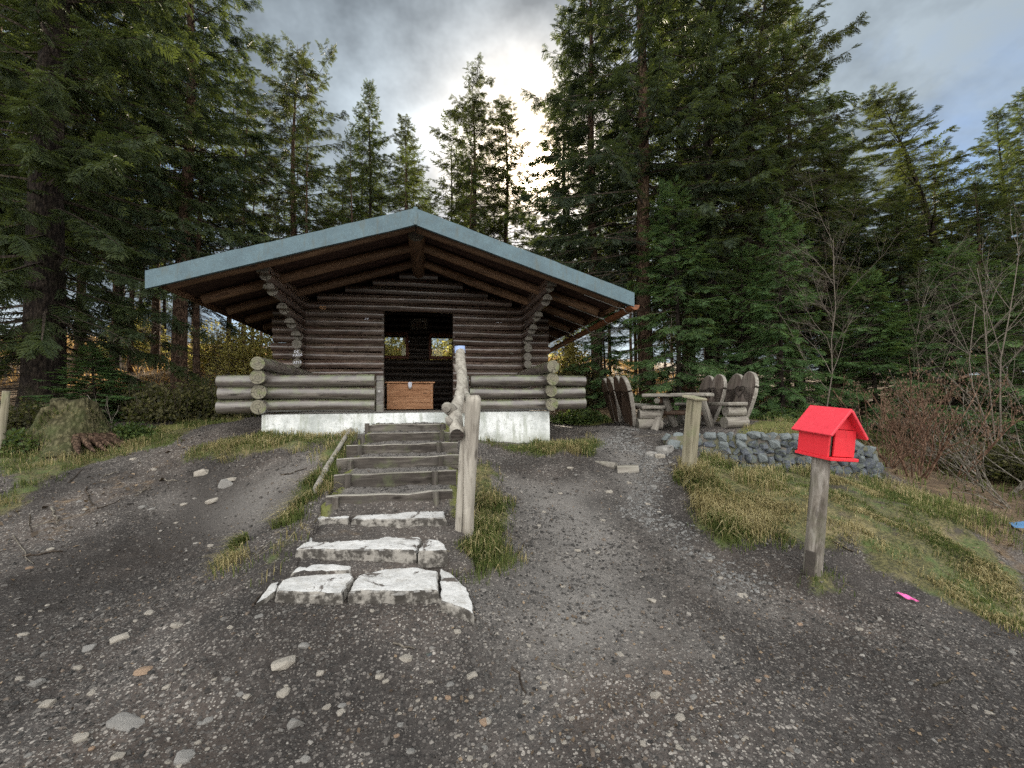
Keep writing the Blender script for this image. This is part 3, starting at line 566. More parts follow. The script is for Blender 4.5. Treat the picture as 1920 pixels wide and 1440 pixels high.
th = np.concatenate([np.linspace(-64, 64, 430), np.linspace(66, 294, 58)]) * math.pi / 180
rr = [0.0, 0.35]
while rr[-1] < 620: rr.append(rr[-1] + max(0.024, rr[-1] * 0.0165))
rr = np.array(rr); az0 = math.atan2(FWD[0], FWD[1])
TH, RR = np.meshgrid(th + az0, rr)
GX = CAM[0] + RR * np.sin(TH); GY = CAM[1] + RR * np.cos(TH); GZ = zt(GX, GY)
nr, nt_ = GX.shape
ii = np.arange(nr - 1)[:, None] * nt_; jj = np.arange(nt_)[None, :]; j2 = (jj + 1) % nt_
Q = np.stack([ii + jj, ii + j2, ii + nt_ + j2, ii + nt_ + jj], -1).reshape(-1, 4)[:, ::-1]
ground = link('ground', mesh_np('ground', np.stack([GX, GY, GZ], -1).reshape(-1, 3), quads=Q, mats=[M['ground']], smooth=True))
tag(ground, kind='structure')
gx, gy = GX.ravel(), GY.ravel()
att = {'grass': pmask(gx, gy, GRASS_P, 0.16) * 0.85, 'moss': pmask(gx, gy, MOSS_P, 0.3), 'mud': pmask(gx, gy, MUD_P, 0.3) * 0.75, 'pale': pmask(gx, gy, PALE_P, 0.3),
       'litter': np.maximum(np.maximum(pmask(gx, gy, LITTER_P, 0.4) * 0.38, pmask(gx, gy, LITTER_P[1:2], 0.4)), forest(gx, gy))}
rcam = np.hypot(gx - CAM[0], gy - CAM[1])
att['grass'] = np.maximum(att['grass'], np.clip((rcam - 70) / 30, 0, 1))
for k_, a_ in att.items():
    at_ = ground.data.attributes.new(k_, 'FLOAT', 'POINT'); at_.data.foreach_set('value', a_.astype(np.float32))
# ------------------------------------------------------------------ log cabin
def log(name, p0, p1, r, parent, mats, k=14, half0=0.0, taper=0.0, bend=0.009, e0=0.0):
    """a log from p0 to p1; its local X runs along it. half0 > 0 cuts away the lower half of the first half0 metres."""
    p0 = Vector([float(c) for c in p0]); p1 = Vector([float(c) for c in p1]); d = p1 - p0; L = d.length
    m = MB(); n = max(3, int(L / 0.26) + 2)
    xs = [half0 + (L - half0) * i / (n - 1) for i in range(n)]
    ph = random.uniform(0, 6.28)
    pts = [(x, math.sin(x * 2.1 + ph) * bend, math.cos(x * 1.7 + ph) * bend) for x in xs]
    sd_ = random.uniform(0, 99); rad = [r * (1 - taper * x / L) * (1 + (float(vnoise(x * 1.9 + sd_, 3.3, 5)) - .5) * .13) for x in xs]
    m.tube(pts, rad, k, 0, True, 1, 0.012, True, random.uniform(0, 1))
    if half0 > 0:
        prof = [(math.cos(a) * r, math.sin(a) * r) for a in [math.pi * i / 8 for i in range(9)]]
        prof = [(-r * .98, -r * .12)] + prof[::-1] + [(r * .98, -r * .12)]
        k2 = len(prof); vs = [(0, y, z) for y, z in prof] + [(half0 + .03, y, z) for y, z in prof]
        m.add(vs, [(j, j + 1, k2 + j + 1, k2 + j) for j in range(k2 - 1)], 0, True)
        m.add([vs[0], vs[k2 - 1], vs[2 * k2 - 1], vs[k2]], [(0, 1, 2, 3)], 0)
        m.add([(0, y, z) for y, z in prof], [tuple(range(k2))], 1)
    o = m.build(name, mats, parent)
    x = d.normalized(); up = Vector((0, 0, 1)) if abs(x.z) < .95 else Vector((1, 0, 0))
    y = up.cross(x).normalized(); z = x.cross(y)
    o.matrix_basis = Matrix(((x.x, y.x, z.x, p0.x), (x.y, y.y, z.y, p0.y), (x.z, y.z, z.z, p0.z), (0, 0, 0, 1)))
    return o

cabin = empty('log_cabin', (0, 0, 0), 0, 'dark brown log cabin with wide overhanging roof and blue-green gable boards', 'cabin')
LG, PL = [M['log'], M['end']], [M['porch_log'], M['end_green']]
R_ = 0.088; DX0, DX1 = -0.70, 0.713; YB = 3.05
def under(x): return 3.0 - 0.322 * abs(x)          # underside of the roof boards
# front wall
for i in range(13):
    z = 0.086 + 0.1705 * i
    half = min(2.8 + random.uniform(-.03, .03), (under(0) - .17 - z - R_) / .322 + .7)
    if i < 12:
        log('log', (-half, 0, z), (DX0 + random.uniform(-.004, .004), 0, z), R_, cabin, LG)
        log('log', (half, 0, z), (DX1 + random.uniform(-.004, .004), 0, z), R_, cabin, LG)
    else:
        log('log', (-half, 0, z), (half, 0, z), R_, cabin, LG)
for i in range(13, 17):
    z = 0.086 + 0.1705 * i; half = max(.3, (under(0) - .06 - z) / .322)
    log('log', (-half, 0, z), (half, 0, z), R_, cabin, LG)
# side walls with the stepped log ends under the eaves
front = [-.30, -.30, -.30, -.30, -.32, -.34, -.36, -.42, -.47, -.86, -1.28, -1.92, -2.20]
gl = {}
for sx in (-1, 1):
    for i in range(13):
        z = 0.0 + 0.1705 * i + 0.085
        if i == 0: z = 0.09
        yf = front[i]; hf = 0.0
        if i >= 8: hf = 0.14
        o = log('log', (sx * 2.26, yf, z), (sx * 2.26, YB + .3, z), R_ * .98, cabin, [M['log'], M['end']], half0=hf)
        gl[(sx, i)] = o
    log('purlin', (sx * 2.26, -2.16, 2.245), (sx * 2.26, YB + .5, 2.245), .098, cabin, LG)
log('ridge_beam', (0, -2.17, 2.885), (0, YB + .5, 2.885), .138, cabin, [M['rafter'], M['end']], 16, bend=0.0)
# back wall with two window openings
WIN = [(-.985, -.405), (.30, .88)]; WZ = (1.455, 2.01)
for i in range(18):
    z = 0.086 + 0.1705 * i; half = min(2.6, max(.5, (under(0) - .20 - z) / .322 + .95))
    if WZ[0] - .03 < z < WZ[1] + .03:
        for a, b in ((-half, WIN[0][0] - .06), (WIN[0][1] + .06, WIN[1][0] - .06), (WIN[1][1] + .06, half)):
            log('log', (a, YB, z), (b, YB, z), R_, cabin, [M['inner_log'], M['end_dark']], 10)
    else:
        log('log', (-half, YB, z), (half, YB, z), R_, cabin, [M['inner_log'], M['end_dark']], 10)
MB().add([(-2.5, YB + .07, 1.98), (2.5, YB + .07, 1.98), (2.5, YB + .07, under(2.5) + .03), (0, YB + .07, under(0) + .03), (-2.5, YB + .07, under(2.5) + .03), (-2.5, YB + .10, 1.98), (2.5, YB + .10, 1.98), (2.5, YB + .10, under(2.5) + .03), (0, YB + .10, under(0) + .03), (-2.5, YB + .10, under(2.5) + .03)], [(0, 1, 2, 3, 4), (9, 8, 7, 6, 5), (0, 5, 6, 1), (1, 6, 7, 2), (2, 7, 8, 3), (3, 8, 9, 4), (4, 9, 5, 0)]).build('gable_leak_board', M['inner_log'], cabin)  # panel added behind the gable logs to stop light showing through
lin = MB()
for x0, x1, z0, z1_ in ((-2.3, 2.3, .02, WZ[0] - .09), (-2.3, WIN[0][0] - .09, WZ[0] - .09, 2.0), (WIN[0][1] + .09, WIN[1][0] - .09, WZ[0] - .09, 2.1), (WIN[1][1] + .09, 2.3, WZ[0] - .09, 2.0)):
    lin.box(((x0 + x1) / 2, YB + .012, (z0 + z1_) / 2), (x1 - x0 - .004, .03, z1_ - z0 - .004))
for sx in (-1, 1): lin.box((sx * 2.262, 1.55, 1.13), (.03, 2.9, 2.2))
lin.build('leak_boards', M['inner_log'], cabin)  # boards added inside the log walls to block light through the gaps
for a, b in WIN:
    w = MB(); f = .085
    w.box(((a + b) / 2, YB - .06, WZ[0] - f / 2), (b - a + 2 * f, .13, f), 0, None, .006)
    w.box(((a + b) / 2, YB - .06, WZ[1] + f / 2), (b - a + 2 * f, .13, f), 0, None, .006)
    w.box((a - f / 2, YB - .062, (WZ[0] + WZ[1]) / 2), (f, .13, WZ[1] - WZ[0]), 0, None, .006)
    w.box((b + f / 2, YB - .062, (WZ[0] + WZ[1]) / 2), (f, .13, WZ[1] - WZ[0]), 0, None, .006)
    wf = w.build('window_frame', M['frame_red'], cabin)
    MB().box(((a + b) / 2, YB - .03, (WZ[0] + WZ[1]) / 2), (b - a + .01, .006, WZ[1] - WZ[0] + .01)).build('pane', M['glass'], wf)
# door posts
for x in (DX0 - .020, DX1 + .020):
    MB().box((x, .03, 1.02), (.05, .16, 2.03), 0, None, .008).build('door_post', M['inner_log'], cabin)
# floor and whitewashed foundation
m = MB(); m.box((0, .25, -.032), (4.02, 6.10, .055), 0, None, .01)
m.build('floor', M['floor'], cabin)
# foundation front: a jittered grid so that its face is not dead flat
def rough_wall(name, x0, x1, y, z0, z1, thick, mat, parent, nx=60, nz=12, amp=.006):
    X, Z = np.meshgrid(np.linspace(x0, x1, nx), np.linspace(z0, z1, nz))
    Y = y - amp * 2 * (fbm(X, Z, 5.0, 4, 3) - .5) - (Z - z1) * -.02
    V = np.stack([X, Y, Z], -1).reshape(-1, 3); B = np.stack([X, Y * 0 + y + thick, Z], -1).reshape(-1, 3)
    i = np.arange(nz - 1)[:, None] * nx; j = np.arange(nx - 1)[None]
    Qf = np.stack([i + j, i + j + 1, i + nx + j + 1, i + nx + j], -1).reshape(-1, 4); nV = nx * nz
    ed = [(k, k + 1) for k in range(nx - 1)], [((nz - 1) * nx + k + 1, (nz - 1) * nx + k) for k in range(nx - 1)], [((k + 1) * nx, k * nx) for k in range(nz - 1)], [(k * nx + nx - 1, (k + 1) * nx + nx - 1) for k in range(nz - 1)]
    Qs = [(b, a, a + nV, b + nV) for e in ed for a, b in e]
    return link(name, mesh_np(name, np.concatenate([V, B]), quads=np.concatenate([Qf, Qf[:, ::-1] + nV, np.array(Qs)]), mats=[mat]), parent)
rough_wall('foundation', -2.02, 2.01, -2.815, -1.0, -.004, .22, M['concrete'], cabin)
m = MB()
for sx in (-1, 1): m.box((sx * 1.9, .25, -.55), (.22, 5.66, 1.0))
m.box((0, 3.15, -.55), (4.0, .2, 1.0)); m.build('foundation_side', M['concrete'], cabin)
# porch rails: three logs high, notched round the side logs
for i, z in enumerate((.108, .282, .456)):
    dx = (.0, .012, -.01)[i]
    log('porch_log', (-2.555 + dx, -2.80, z), (-.555 + dx * .5, -2.80, z), .087, cabin, PL)
    log('porch_log', (2.585 - dx, -2.80, z), (.80 - dx, -2.80, z), .087, cabin, PL)
for sx in (-1, 1):
    for i, (z, y0) in enumerate(((.105, -3.0), (.300, -2.95), (.488, -3.02), (.672, -3.05))):
        log('porch_log', (sx * 2.01, y0, z), (sx * 2.12, -.05, z + .03), .092, cabin, PL, 16)
    # end posts of the rails beside the stairs
    x = -.49 if sx < 0 else .735
    MB().box((x, -2.76, .27), (.11, .09, .53), 0, None, .012).build('rail_post', M['porch_log'], cabin)
    MB().tube([(x, -2.83, .31), (x, -2.86, .31)], .018, 8).build('bolt', M['steel'], cabin)
# roof
YF, YR = -2.665, 3.75; XE = 3.50
for sx in (-1, 1):
    nx = 28; V = []; 
    xs = np.linspace(0, XE, nx)
    for y in np.linspace(YF + .03, YR, 12):
        for x in xs: V.append((sx * x, y, 3.07 - .322 * x))
    V = np.array(V); Bt = V.copy(); Bt[:, 2] -= .035; n = len(V)
    i = np.arange(11)[:, None] * nx; j = np.arange(nx - 1)[None]
    Qa = np.stack([i + j, i + j + 1, i + nx + j + 1, i + nx + j], -1).reshape(-1, 4)
    if sx < 0: Qa = Qa[:, ::-1]
    rp = link('roof_panel', mesh_np('roof_panel', np.concatenate([V, Bt]), quads=np.concatenate([Qa, Qa[:, ::-1] + n]), mats=[M['roofing']], quad_mat=np.zeros(2 * len(Qa), int)), cabin)
    # boards of the roof deck seen from below
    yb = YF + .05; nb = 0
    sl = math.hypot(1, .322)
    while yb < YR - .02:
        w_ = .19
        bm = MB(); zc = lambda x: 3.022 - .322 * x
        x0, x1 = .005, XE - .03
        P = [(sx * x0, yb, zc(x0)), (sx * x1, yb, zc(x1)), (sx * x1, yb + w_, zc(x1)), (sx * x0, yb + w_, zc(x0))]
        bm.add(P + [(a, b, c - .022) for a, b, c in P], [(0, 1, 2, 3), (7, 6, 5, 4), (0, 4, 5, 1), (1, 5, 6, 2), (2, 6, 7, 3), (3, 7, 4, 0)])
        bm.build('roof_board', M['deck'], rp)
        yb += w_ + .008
    # gable (barge) board: 0.25 m high, mitred at the ridge, its end cut upright
    bb = MB(); nseg = 46; vs = []
    top = lambda x: 3.085 - .322 * x
    for x in np.linspace(0, XE + .03, nseg):
        h = .262 - .012 * (x / XE)
        wob = math.sin(x * 3.1 + sx) * .004 + (float(vnoise(x * 6, sx * 3 + 9, 3)) - .5) * .012; wy = (float(vnoise(x * 2.2, sx * 5 + 9, 4)) - .5) * .014
        zt_ = top(x) + wob; zb = zt_ - h - wob + (float(vnoise(x * 3, sx * 7 + 9, 8)) - .5) * .008
        vs += [(sx * x, YF + wy, zb), (sx * x, YF - .012 + wy, zt_ - .014), (sx * x, YF + .05, zt_), (sx * x, YF + .05, zb)]
    fs = []
    for s in range(nseg - 1):
        a = s * 4; b = a + 4
        for q in range(4):
            f_ = (a + q, b + q, b + (q + 1) % 4, a + (q + 1) % 4); fs.append(f_ if sx < 0 else f_[::-1])
    fs.append((nseg * 4 - 4, nseg * 4 - 3, nseg * 4 - 2, nseg * 4 - 1))
    bb.add(vs, fs); bo = bb.build('barge_board', M['barge'], cabin)
    # eave board
    MB().box((sx * (XE + .012), (YF + YR) / 2 + .05, 3.07 - .322 * XE - .075), (.03, YR - YF - .1, .15), 0, None, .004).build('eave_board', M['rafter'], cabin)
    # round rafters
    for y in (-2.42, -1.57, -.68, .20, 1.08, 1.96, 2.84):
        x1 = XE - .12 - random.uniform(0, .06)
        log('rafter', (sx * x1, y, under(x1) - .095), (sx * .03, y + random.uniform(-.02, .02), under(.03) - .095), .082, cabin, [M['rafter'], M['end_dark']], 12)
# ridge cap fold of the barge boards
MB().add([(0, YF - .016, 3.095), (-.03, YF - .014, 3.083), (-.03, YF - .014, 2.83), (0, YF - .016, 2.82), (.03, YF - .014, 2.83), (.03, YF - .014, 3.083)], [(0, 1, 2, 3), (0, 3, 4, 5)]).build('ridge_cap', M['barge'], cabin)
# right gutter with its brackets
gm_ = MB(); n = 14; ys = np.linspace(YF + .02, YR, 10); ga = [math.pi * k / 10 for k in range(11)]
gxc = XE + .055
gz = lambda y: 1.735 - .022 * (y - YF)
vs = []
for y in ys:
    vs += [(gxc + math.cos(a) * .085, y, gz(y) - math.sin(a) * .085) for a in ga] + [(gxc + math.cos(a) * .078, y, gz(y) - math.sin(a) * .078) for a in ga[::-1]]
K = 22; gm_.add(vs, [(s * K + q, s * K + (q + 1) % K, (s + 1) * K + (q + 1) % K, (s + 1) * K + q) for s in range(len(ys) - 1) for q in range(K)], 0, True)
gm_.add([(gxc + math.cos(a) * .082, YF + .022, gz(YF) - math.sin(a) * .082) for a in ga], [tuple(range(11))], 0)
gut = gm_.build('gutter', M['copper'], cabin)
for y in (-2.42, -1.57, -.68, .20, 1.08):
    bk = MB(); x1 = XE - .12
    pts = [(XE - .75, y, under(XE - .75) - .185), (x1 - .02, y, under(x1) - .185), (gxc - .092, y, gz(y) - .01)] + [(gxc - math.cos(a) * .092, y, gz(y) - math.sin(a) * .092) for a in (0.3, .8, 1.57, 2.3, 3.1)]
    bk.tube(pts, .008, 5); bk.build('gutter_bracket', M['steel'], gut)
MB().box((XE + .01, YF + .05, 1.80), (.06, .03, .05), 0, None, .004).build('gutter_end', M['steel'], gut)

# writing and marks on the logs
def heart_pts(w, n=28):
    P = []
    for k in range(n):
        t = 2 * math.pi * k / n
        P.append((w * 16 * math.sin(t) ** 3 / 32, w * (13 * math.cos(t) - 5 * math.cos(2 * t) - 2 * math.cos(3 * t) - math.cos(4 * t)) / 32))
    return P
def text_mesh(txt, size, mat, name):
    cu = bpy.data.curves.new(name, 'FONT'); cu.body = txt; cu.size = size; cu.align_x = 'CENTER'; cu.align_y = 'CENTER'; cu.extrude = .0012; cu.offset = size * .012; cu.resolution_u = 2
    ob = bpy.data.objects.new(name, cu); COL.objects.link(ob); bpy.context.view_layer.update()
    dg = bpy.context.evaluated_depsgraph_get(); me = bpy.data.meshes.new_from_object(ob.evaluated_get(dg)); bpy.data.objects.remove(ob); me.materials.clear(); me.materials.append(mat); return me
def on_log(parent, me, name, wp, rx=math.pi / 2, ry=0.0):
    o = link(name, me, parent)
    o.matrix_basis = parent.matrix_basis.inverted() @ Matrix.Translation([float(c) for c in wp]) @ Matrix.Rotation(rx, 4, 'X') @ Matrix.Rotation(ry, 4, 'Z')
    return o
for i, ln in ((6, (('DE', .068, -.012, .034), ('KASH', .068, .006, -.03))), (5, (('A713', .07, 0, .0),))):
    lo = gl[(-1, i)]; p = lo.matrix_basis.translation
    for t, s, dx, dz in ln: on_log(lo, text_mesh(t, s, M['white_paint'], 'graffiti'), 'graffiti', (p.x + dx, p.y - .003, p.z + dz), math.pi / 2, random.uniform(.02, .14))
fl = [o for o in cabin.children if o.name.startswith('log')]
def wall_log_at(x, z):
    best = None
    for o in fl:
        mw = o.matrix_basis
        if abs(mw.translation.y) > .01: continue
        if abs(mw.translation.z - z) < .09 and mw.translation.x * x > 0 and (best is None or abs(mw.translation.z - z) < abs(best.matrix_basis.translation.z - z)): best = o
    return best
def mark(px, py, me, name, tilt=0.0):
    w = aty(px, py, -R_); lo = wall_log_at(w[0], w[2])
    if lo is None: lo = fl[0]
    dz = w[2] - lo.matrix_basis.translation.z
    y = -math.sqrt(max(1e-6, R_ * R_ * 1.06 - dz * dz)) - .004
    return on_log(lo, me, name, (w[0], y, w[2]), math.pi / 2 - math.asin(max(-.9, min(.9, dz / R_))) * .8, tilt)
hm = MB(); hp = heart_pts(.125); hi = [(a * .66, b * .66) for a, b in hp]; n = len(hp)
hm.add([(a, b, .002) for a, b in hp] + [(a, b, .002) for a, b in hi], [(k, (k + 1) % n, n + (k + 1) % n, n + k) for k in range(n)])
hm.box((0, -.012, .002), (.05, .02, .003)); hm.box((-.018, .012, .002), (.014, .04, .003))
mark(605, 577, hm.mesh('heart_carving', [M['orange_cut']]), 'heart_carving')
sm_ = MB(); sm_.box((-.022, 0, .002), (.034, .075, .003)); sm_.box((.022, -.004, .002), (.034, .07, .003))
mark(687, 597, sm_.mesh('sticker', [M['white_paint']]), 'sticker')
for px, py, t, s in ((935, 606, 'CRF', .07), (945, 629, 'KIRA', .05), (960, 662, 'Max', .05), (950, 676, 'JLL', .05), (948, 579, 'M', .07), (627, 640, 'Lu', .055), (660, 657, 'Ina', .05)):
    mark(px, py, text_mesh(t, s, M['grey_wood'] if t != 'CRF' else M['white_paint'], 'scratched_name'), 'scratched_name', random.uniform(-.1, .1))

# chest in the doorway
ch = empty('wooden_chest', (-.185, .62, 0), 0, 'light orange-brown wooden chest with a white hasp standing in the cabin doorway', 'chest')
CM = M['chest']
for k in range(4):
    b = MB(); b.box((0, 0, 0), (.97, .022, .134), 0, None, .004); b.build('front_board', CM, ch, (0, -.26, .085 + k * .137))
b = MB(); b.box((0, .262, .30), (.97, .022, .54)); b.build('back_board', CM, ch)
for sx in (-1, 1):
    MB().box((sx * .474, 0, .30), (.02, .50, .54), 0, None, .004).build('side_board', CM, ch)
    MB().box((sx * .455, -.276, .30), (.05, .012, .54), 0, None, .003).build('corner_batten', CM, ch)
    for z in (.1, .2, .32, .42, .52): MB().tube([(sx * .455, -.282, z), (sx * .455, -.286, z)], .007, 6).build('nail', M['steel'], ch)
MB().box((0, -.012, .592), (1.05, .60, .03), 0, None, .006).build('lid', CM, ch)
hs = MB(); hs.box((-.0, -.315, .545), (.075, .008, .11), 0, None, .003); hs = hs.build('hasp', M['white_paint'], ch)
MB().box((0, -.325, .475), (.05, .022, .045), 0, None, .008).build('padlock', M['steel'], ch)
# framed notice on the back wall
nb = empty('wall_notice', (-.045, YB - R_ - .012, 2.345), 0, 'small framed notice hanging on the back wall between the cabin windows', 'notice')
f = MB(); W_, H_ = .50, .325
f.box((0, 0, H_ / 2 - .016), (W_, .022, .032), 0, None, .004); f.box((0, 0, -H_ / 2 + .016), (W_, .022, .032), 0, None, .004)
f.box((-W_ / 2 + .016, .001, 0), (.032, .022, H_ - .06), 0, None, .004); f.box((W_ / 2 - .016, .001, 0), (.032, .022, H_ - .06), 0, None, .004)
f.build('frame', M['grey_wood'], nb)
MB().box((0, .006, 0), (W_ - .05, .006, H_ - .05)).build('sheet', M['paper'], nb)
MB().add([(-.15, .0, -.1), (.13, .0, -.1), (.06, .0, .03), (.0, .0, .07), (-.06, .0, .03), (-.11, .0, .06)], [(0, 1, 2, 3, 4, 5)]).build('print', M['paper_print'], nb)
MB().add([(.05, -.002, .06), (.13, -.002, .05), (.12, -.002, -.03), (.09, -.002, -.05), (.06, -.002, -.02)], [(0, 4, 3, 2, 1)]).build('emblem', M['paper_dark'], nb)
# ------------------------------------------------------------------ garden stairs: stone slabs below, timber steps above
stairs = empty('garden_stairs', (-.2, -6.2, -1.17), 0, 'flight of pale worn stone and timber steps climbing to the cabin porch', 'stairs')
def kid(o, root): o.parent = root; o.location = Vector(o.location) - Vector(root.location); return o
def slab(name, px, ztop, thick, mat, root, tilt=None, n=7, amp=.009):
    P = np.array([atz(x, y, ztop)[:2] for x, y in px]); Q = []
    for i in range(len(P)):
        a, b = P[i], P[(i + 1) % len(P)]; L = np.hypot(*(b - a)); k = max(1, int(L / .035))
        for t in range(k):
            q = a + (b - a) * t / k; nrm = np.array([(b - a)[1], -(b - a)[0]]) / max(L, 1e-6)
            j = (vnoise(q[0] * 22, q[1] * 22, 4) - .5) * amp * 2.2 + (vnoise(q[0] * 60, q[1] * 60, 9) - .5) * amp
            Q.append(q + nrm * float(j))
    Q = np.array(Q); area = 0.5 * np.sum(Q[:, 0] * np.roll(Q[:, 1], -1) - np.roll(Q[:, 0], -1) * Q[:, 1])
    if area < 0: Q = Q[::-1]
    c = Q.mean(0); m = len(Q); rings = [(1.012, -thick), (1.02, -thick * .62), (1.006, -thick * .25), (.99, -.012), (.955, -.002), (.8, 0), (.6, 0), (.4, 0), (.2, 0)]
    V = []; zt_ = lambda q: ztop + (0 if tilt is None else (q[0] - c[0]) * tilt[0] + (q[1] - c[1]) * tilt[1])
    for s, dz in rings:
        for q in Q:
            p = c + (q - c) * s; rough = (float(vnoise(p[0] * 16, p[1] * 16, 2)) - .5) * .007 + (float(vnoise(p[0] * 45, p[1] * 45, 6)) - .5) * .003
            sh = (float(vnoise(p[0] * 30 + dz * 40, p[1] * 30 + dz * 50, 5)) - .5) * .018 if dz < -.02 else 0
            p = p + (p - c) / max(np.hypot(*(p - c)), 1e-6) * sh
            V.append((p[0], p[1], zt_(p) + dz + rough))
    b = len(V); V.append((c[0], c[1], ztop)); V.append((c[0], c[1], ztop - thick))
    nr_ = len(rings); F_ = [(r * m + i, r * m + (i + 1) % m, (r + 1) * m + (i + 1) % m, (r + 1) * m + i) for r in range(nr_ - 1) for i in range(m)]
    F_ += [((nr_ - 1) * m + i, (nr_ - 1) * m + (i + 1) % m, b) for i in range(m)] + [((i + 1) % m, i, b + 1) for i in range(m)]
    mb = MB(); cc3 = np.array([c[0], c[1], ztop]); mb.add([np.array(v) - cc3 for v in V], F_, 0, False)
    return kid(mb.build(name, mat, None, cc3), root)
z5 = lambda pts: [(440 + x / 3.429, 740 + y / 3.429) for x, y in pts]
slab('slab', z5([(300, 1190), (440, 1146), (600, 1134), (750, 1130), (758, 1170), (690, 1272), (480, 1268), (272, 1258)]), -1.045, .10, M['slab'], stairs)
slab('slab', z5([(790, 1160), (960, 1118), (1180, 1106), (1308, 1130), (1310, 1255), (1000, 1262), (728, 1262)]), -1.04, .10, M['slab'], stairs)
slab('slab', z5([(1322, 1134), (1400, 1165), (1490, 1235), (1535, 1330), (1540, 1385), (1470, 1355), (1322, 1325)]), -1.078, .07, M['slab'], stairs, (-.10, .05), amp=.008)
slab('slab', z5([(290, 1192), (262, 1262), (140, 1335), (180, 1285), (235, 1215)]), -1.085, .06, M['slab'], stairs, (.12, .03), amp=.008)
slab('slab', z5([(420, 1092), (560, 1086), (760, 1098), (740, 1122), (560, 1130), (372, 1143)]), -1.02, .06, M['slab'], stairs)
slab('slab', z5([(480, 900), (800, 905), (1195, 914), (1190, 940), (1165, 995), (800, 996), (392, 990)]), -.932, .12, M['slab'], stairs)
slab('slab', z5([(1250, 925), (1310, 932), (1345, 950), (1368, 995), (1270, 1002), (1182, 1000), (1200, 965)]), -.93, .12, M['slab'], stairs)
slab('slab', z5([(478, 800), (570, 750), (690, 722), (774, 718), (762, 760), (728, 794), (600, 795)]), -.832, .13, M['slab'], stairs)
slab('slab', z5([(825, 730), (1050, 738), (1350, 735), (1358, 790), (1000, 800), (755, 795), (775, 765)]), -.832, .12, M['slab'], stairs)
# half-buried board in front of the bottom stones
bb_ = log('edging_board', atz(560, 1144, -1.18), atz(830, 1150, -1.18), .020, None, [M['bench_back'], M['end_dark']], 6); kid(bb_, stairs)
SY = [-5.13, -4.745, -4.36, -3.975, -3.59, -3.205]; SZ = [-.684, -.560, -.447, -.342, -.236, -.143]
SX = [((612, 848), (634, 820)), ((627, 855), (654, 814)), ((632, 860), (659, 828)), ((650, 858), (675, 822)), ((688, 857), (681, 829)), ((690, 836), (689, 831))]
for k in range(6):
    y, z = SY[k], SZ[k]; py_ = (927, 883, 854, 832, 810, 795)[k]
    xa, xb = aty(SX[k][0][0], py_, y)[0], aty(SX[k][0][1], py_, y)[0]
    h = .155
    bm_ = MB(); n = 12; vs = []
    for i in range(n):
        x = xa + (xb - xa) * i / (n - 1); w = (float(vnoise(x * 5, k * 3.1)) - .5) * .022; t = .028 + (float(vnoise(x * 7, k)) - .5) * .008
        vs += [(x, y - t, z - h), (x, y - t, z + w - .006), (x, y - t + .006, z + w), (x, y + t - .006, z + w), (x, y + t, z + w - .006), (x, y + t, z - h)]
    fs = [(i * 6 + q, (i + 1) * 6 + q, (i + 1) * 6 + (q + 1) % 6, i * 6 + (q + 1) % 6) for i in range(n - 1) for q in range(6)] + [tuple(range(6))[::-1], tuple(range((n - 1) * 6, n * 6))]
    cc_ = np.array([(xa + xb) / 2, y, z]); bm_.add([tuple(np.array(v) - cc_) for v in vs], [f_[::-1] for f_ in fs]); bm_.m = [1 if (q_ % 6) in (1, 2, 3) and q_ < (n - 1) * 6 else 0 for q_ in range(len(fs))]
    kid(bm_.build('riser_board', [M['step_wood'], M['grey_wood']], None, cc_), stairs)
    for px in SX[k][1]:
        xp = aty(px, py_, y)[0]
        pg = log('peg', (xp, y - .052, z - .24), (xp + random.uniform(-.01, .01), y - .052, z + random.uniform(-.012, .02)), .030, None, [M['step_wood'], M['end']], 7)
        kid(pg, stairs)
# trodden earth between the steps
ly = [-6.10, -5.72, -5.36] + SY; lz = [-1.045, -.935, -.835] + SZ; ny = ly[1:] + [-2.83]
for k in range(9):
    y0, y1 = (ly[k] + .0, ny[k] - .015)
    if k < 3: y0, y1 = (-6.0, -5.66, -5.28)[k], (-5.70, -5.32, -5.15)[k]
    x0 = -.80 + .02 * k; x1 = .52
    if k == 8: x0, x1 = -.62, .5
    X, Y = np.meshgrid(np.linspace(x0, x1, 46), np.linspace(y0, y1, 14))
    t = (Y - y0) / (y1 - y0)
    nz_ = ny and (lz[k + 1] if k < 8 else -.03)
    side = np.minimum(X - x0, x1 - X)
    Z = lz[k] - .028 + t * .03 + (fbm(X, Y, 9, 3, 31) - .5) * .04 + (fbm(X, Y, 34, 2, 32) - .5) * .02 - np.clip(.10 - side, 0, 1) * .6
    if k < 3: Z = (-1.03, -.932, -.845)[k] + t * (.035, .05, .095)[k] + (fbm(X, Y, 9, 3, 31) - .5) * .035 - np.clip(.10 - side, 0, 1) * .6
    V = np.stack([X, Y, Z], -1).reshape(-1, 3); i = np.arange(13)[:, None] * 46; j = np.arange(45)[None]
    Qf = np.stack([i + j, i + j + 1, i + 46 + j + 1, i + 46 + j], -1).reshape(-1, 4); B = V.copy(); B[:, 2] -= .25
    me = mesh_np('tread', np.concatenate([V, B]), quads=np.concatenate([Qf, Qf[:, ::-1] + len(V), np.array([(a, a + 1, a + 1 + len(V), a + len(V)) for a in range(45)])[:, ::-1]]), mats=[M['ground']], smooth=True)
    for nm2, vv in (('grass', .0), ('moss', .0), ('mud', .25), ('pale', .95 if k > 2 else .15), ('litter', .12 if k > 2 else .30)):
        a_ = me.attributes.new(nm2, 'FLOAT', 'POINT'); val = np.full(2 * len(V), vv, np.float32)
        if nm2 == 'moss' and k >= 2: val[:len(V)] = (np.clip((.24 - side) / .2, 0, 1) * .9).ravel()
        a_.data.foreach_set('value', val)
    kid(link('tread', me), stairs)

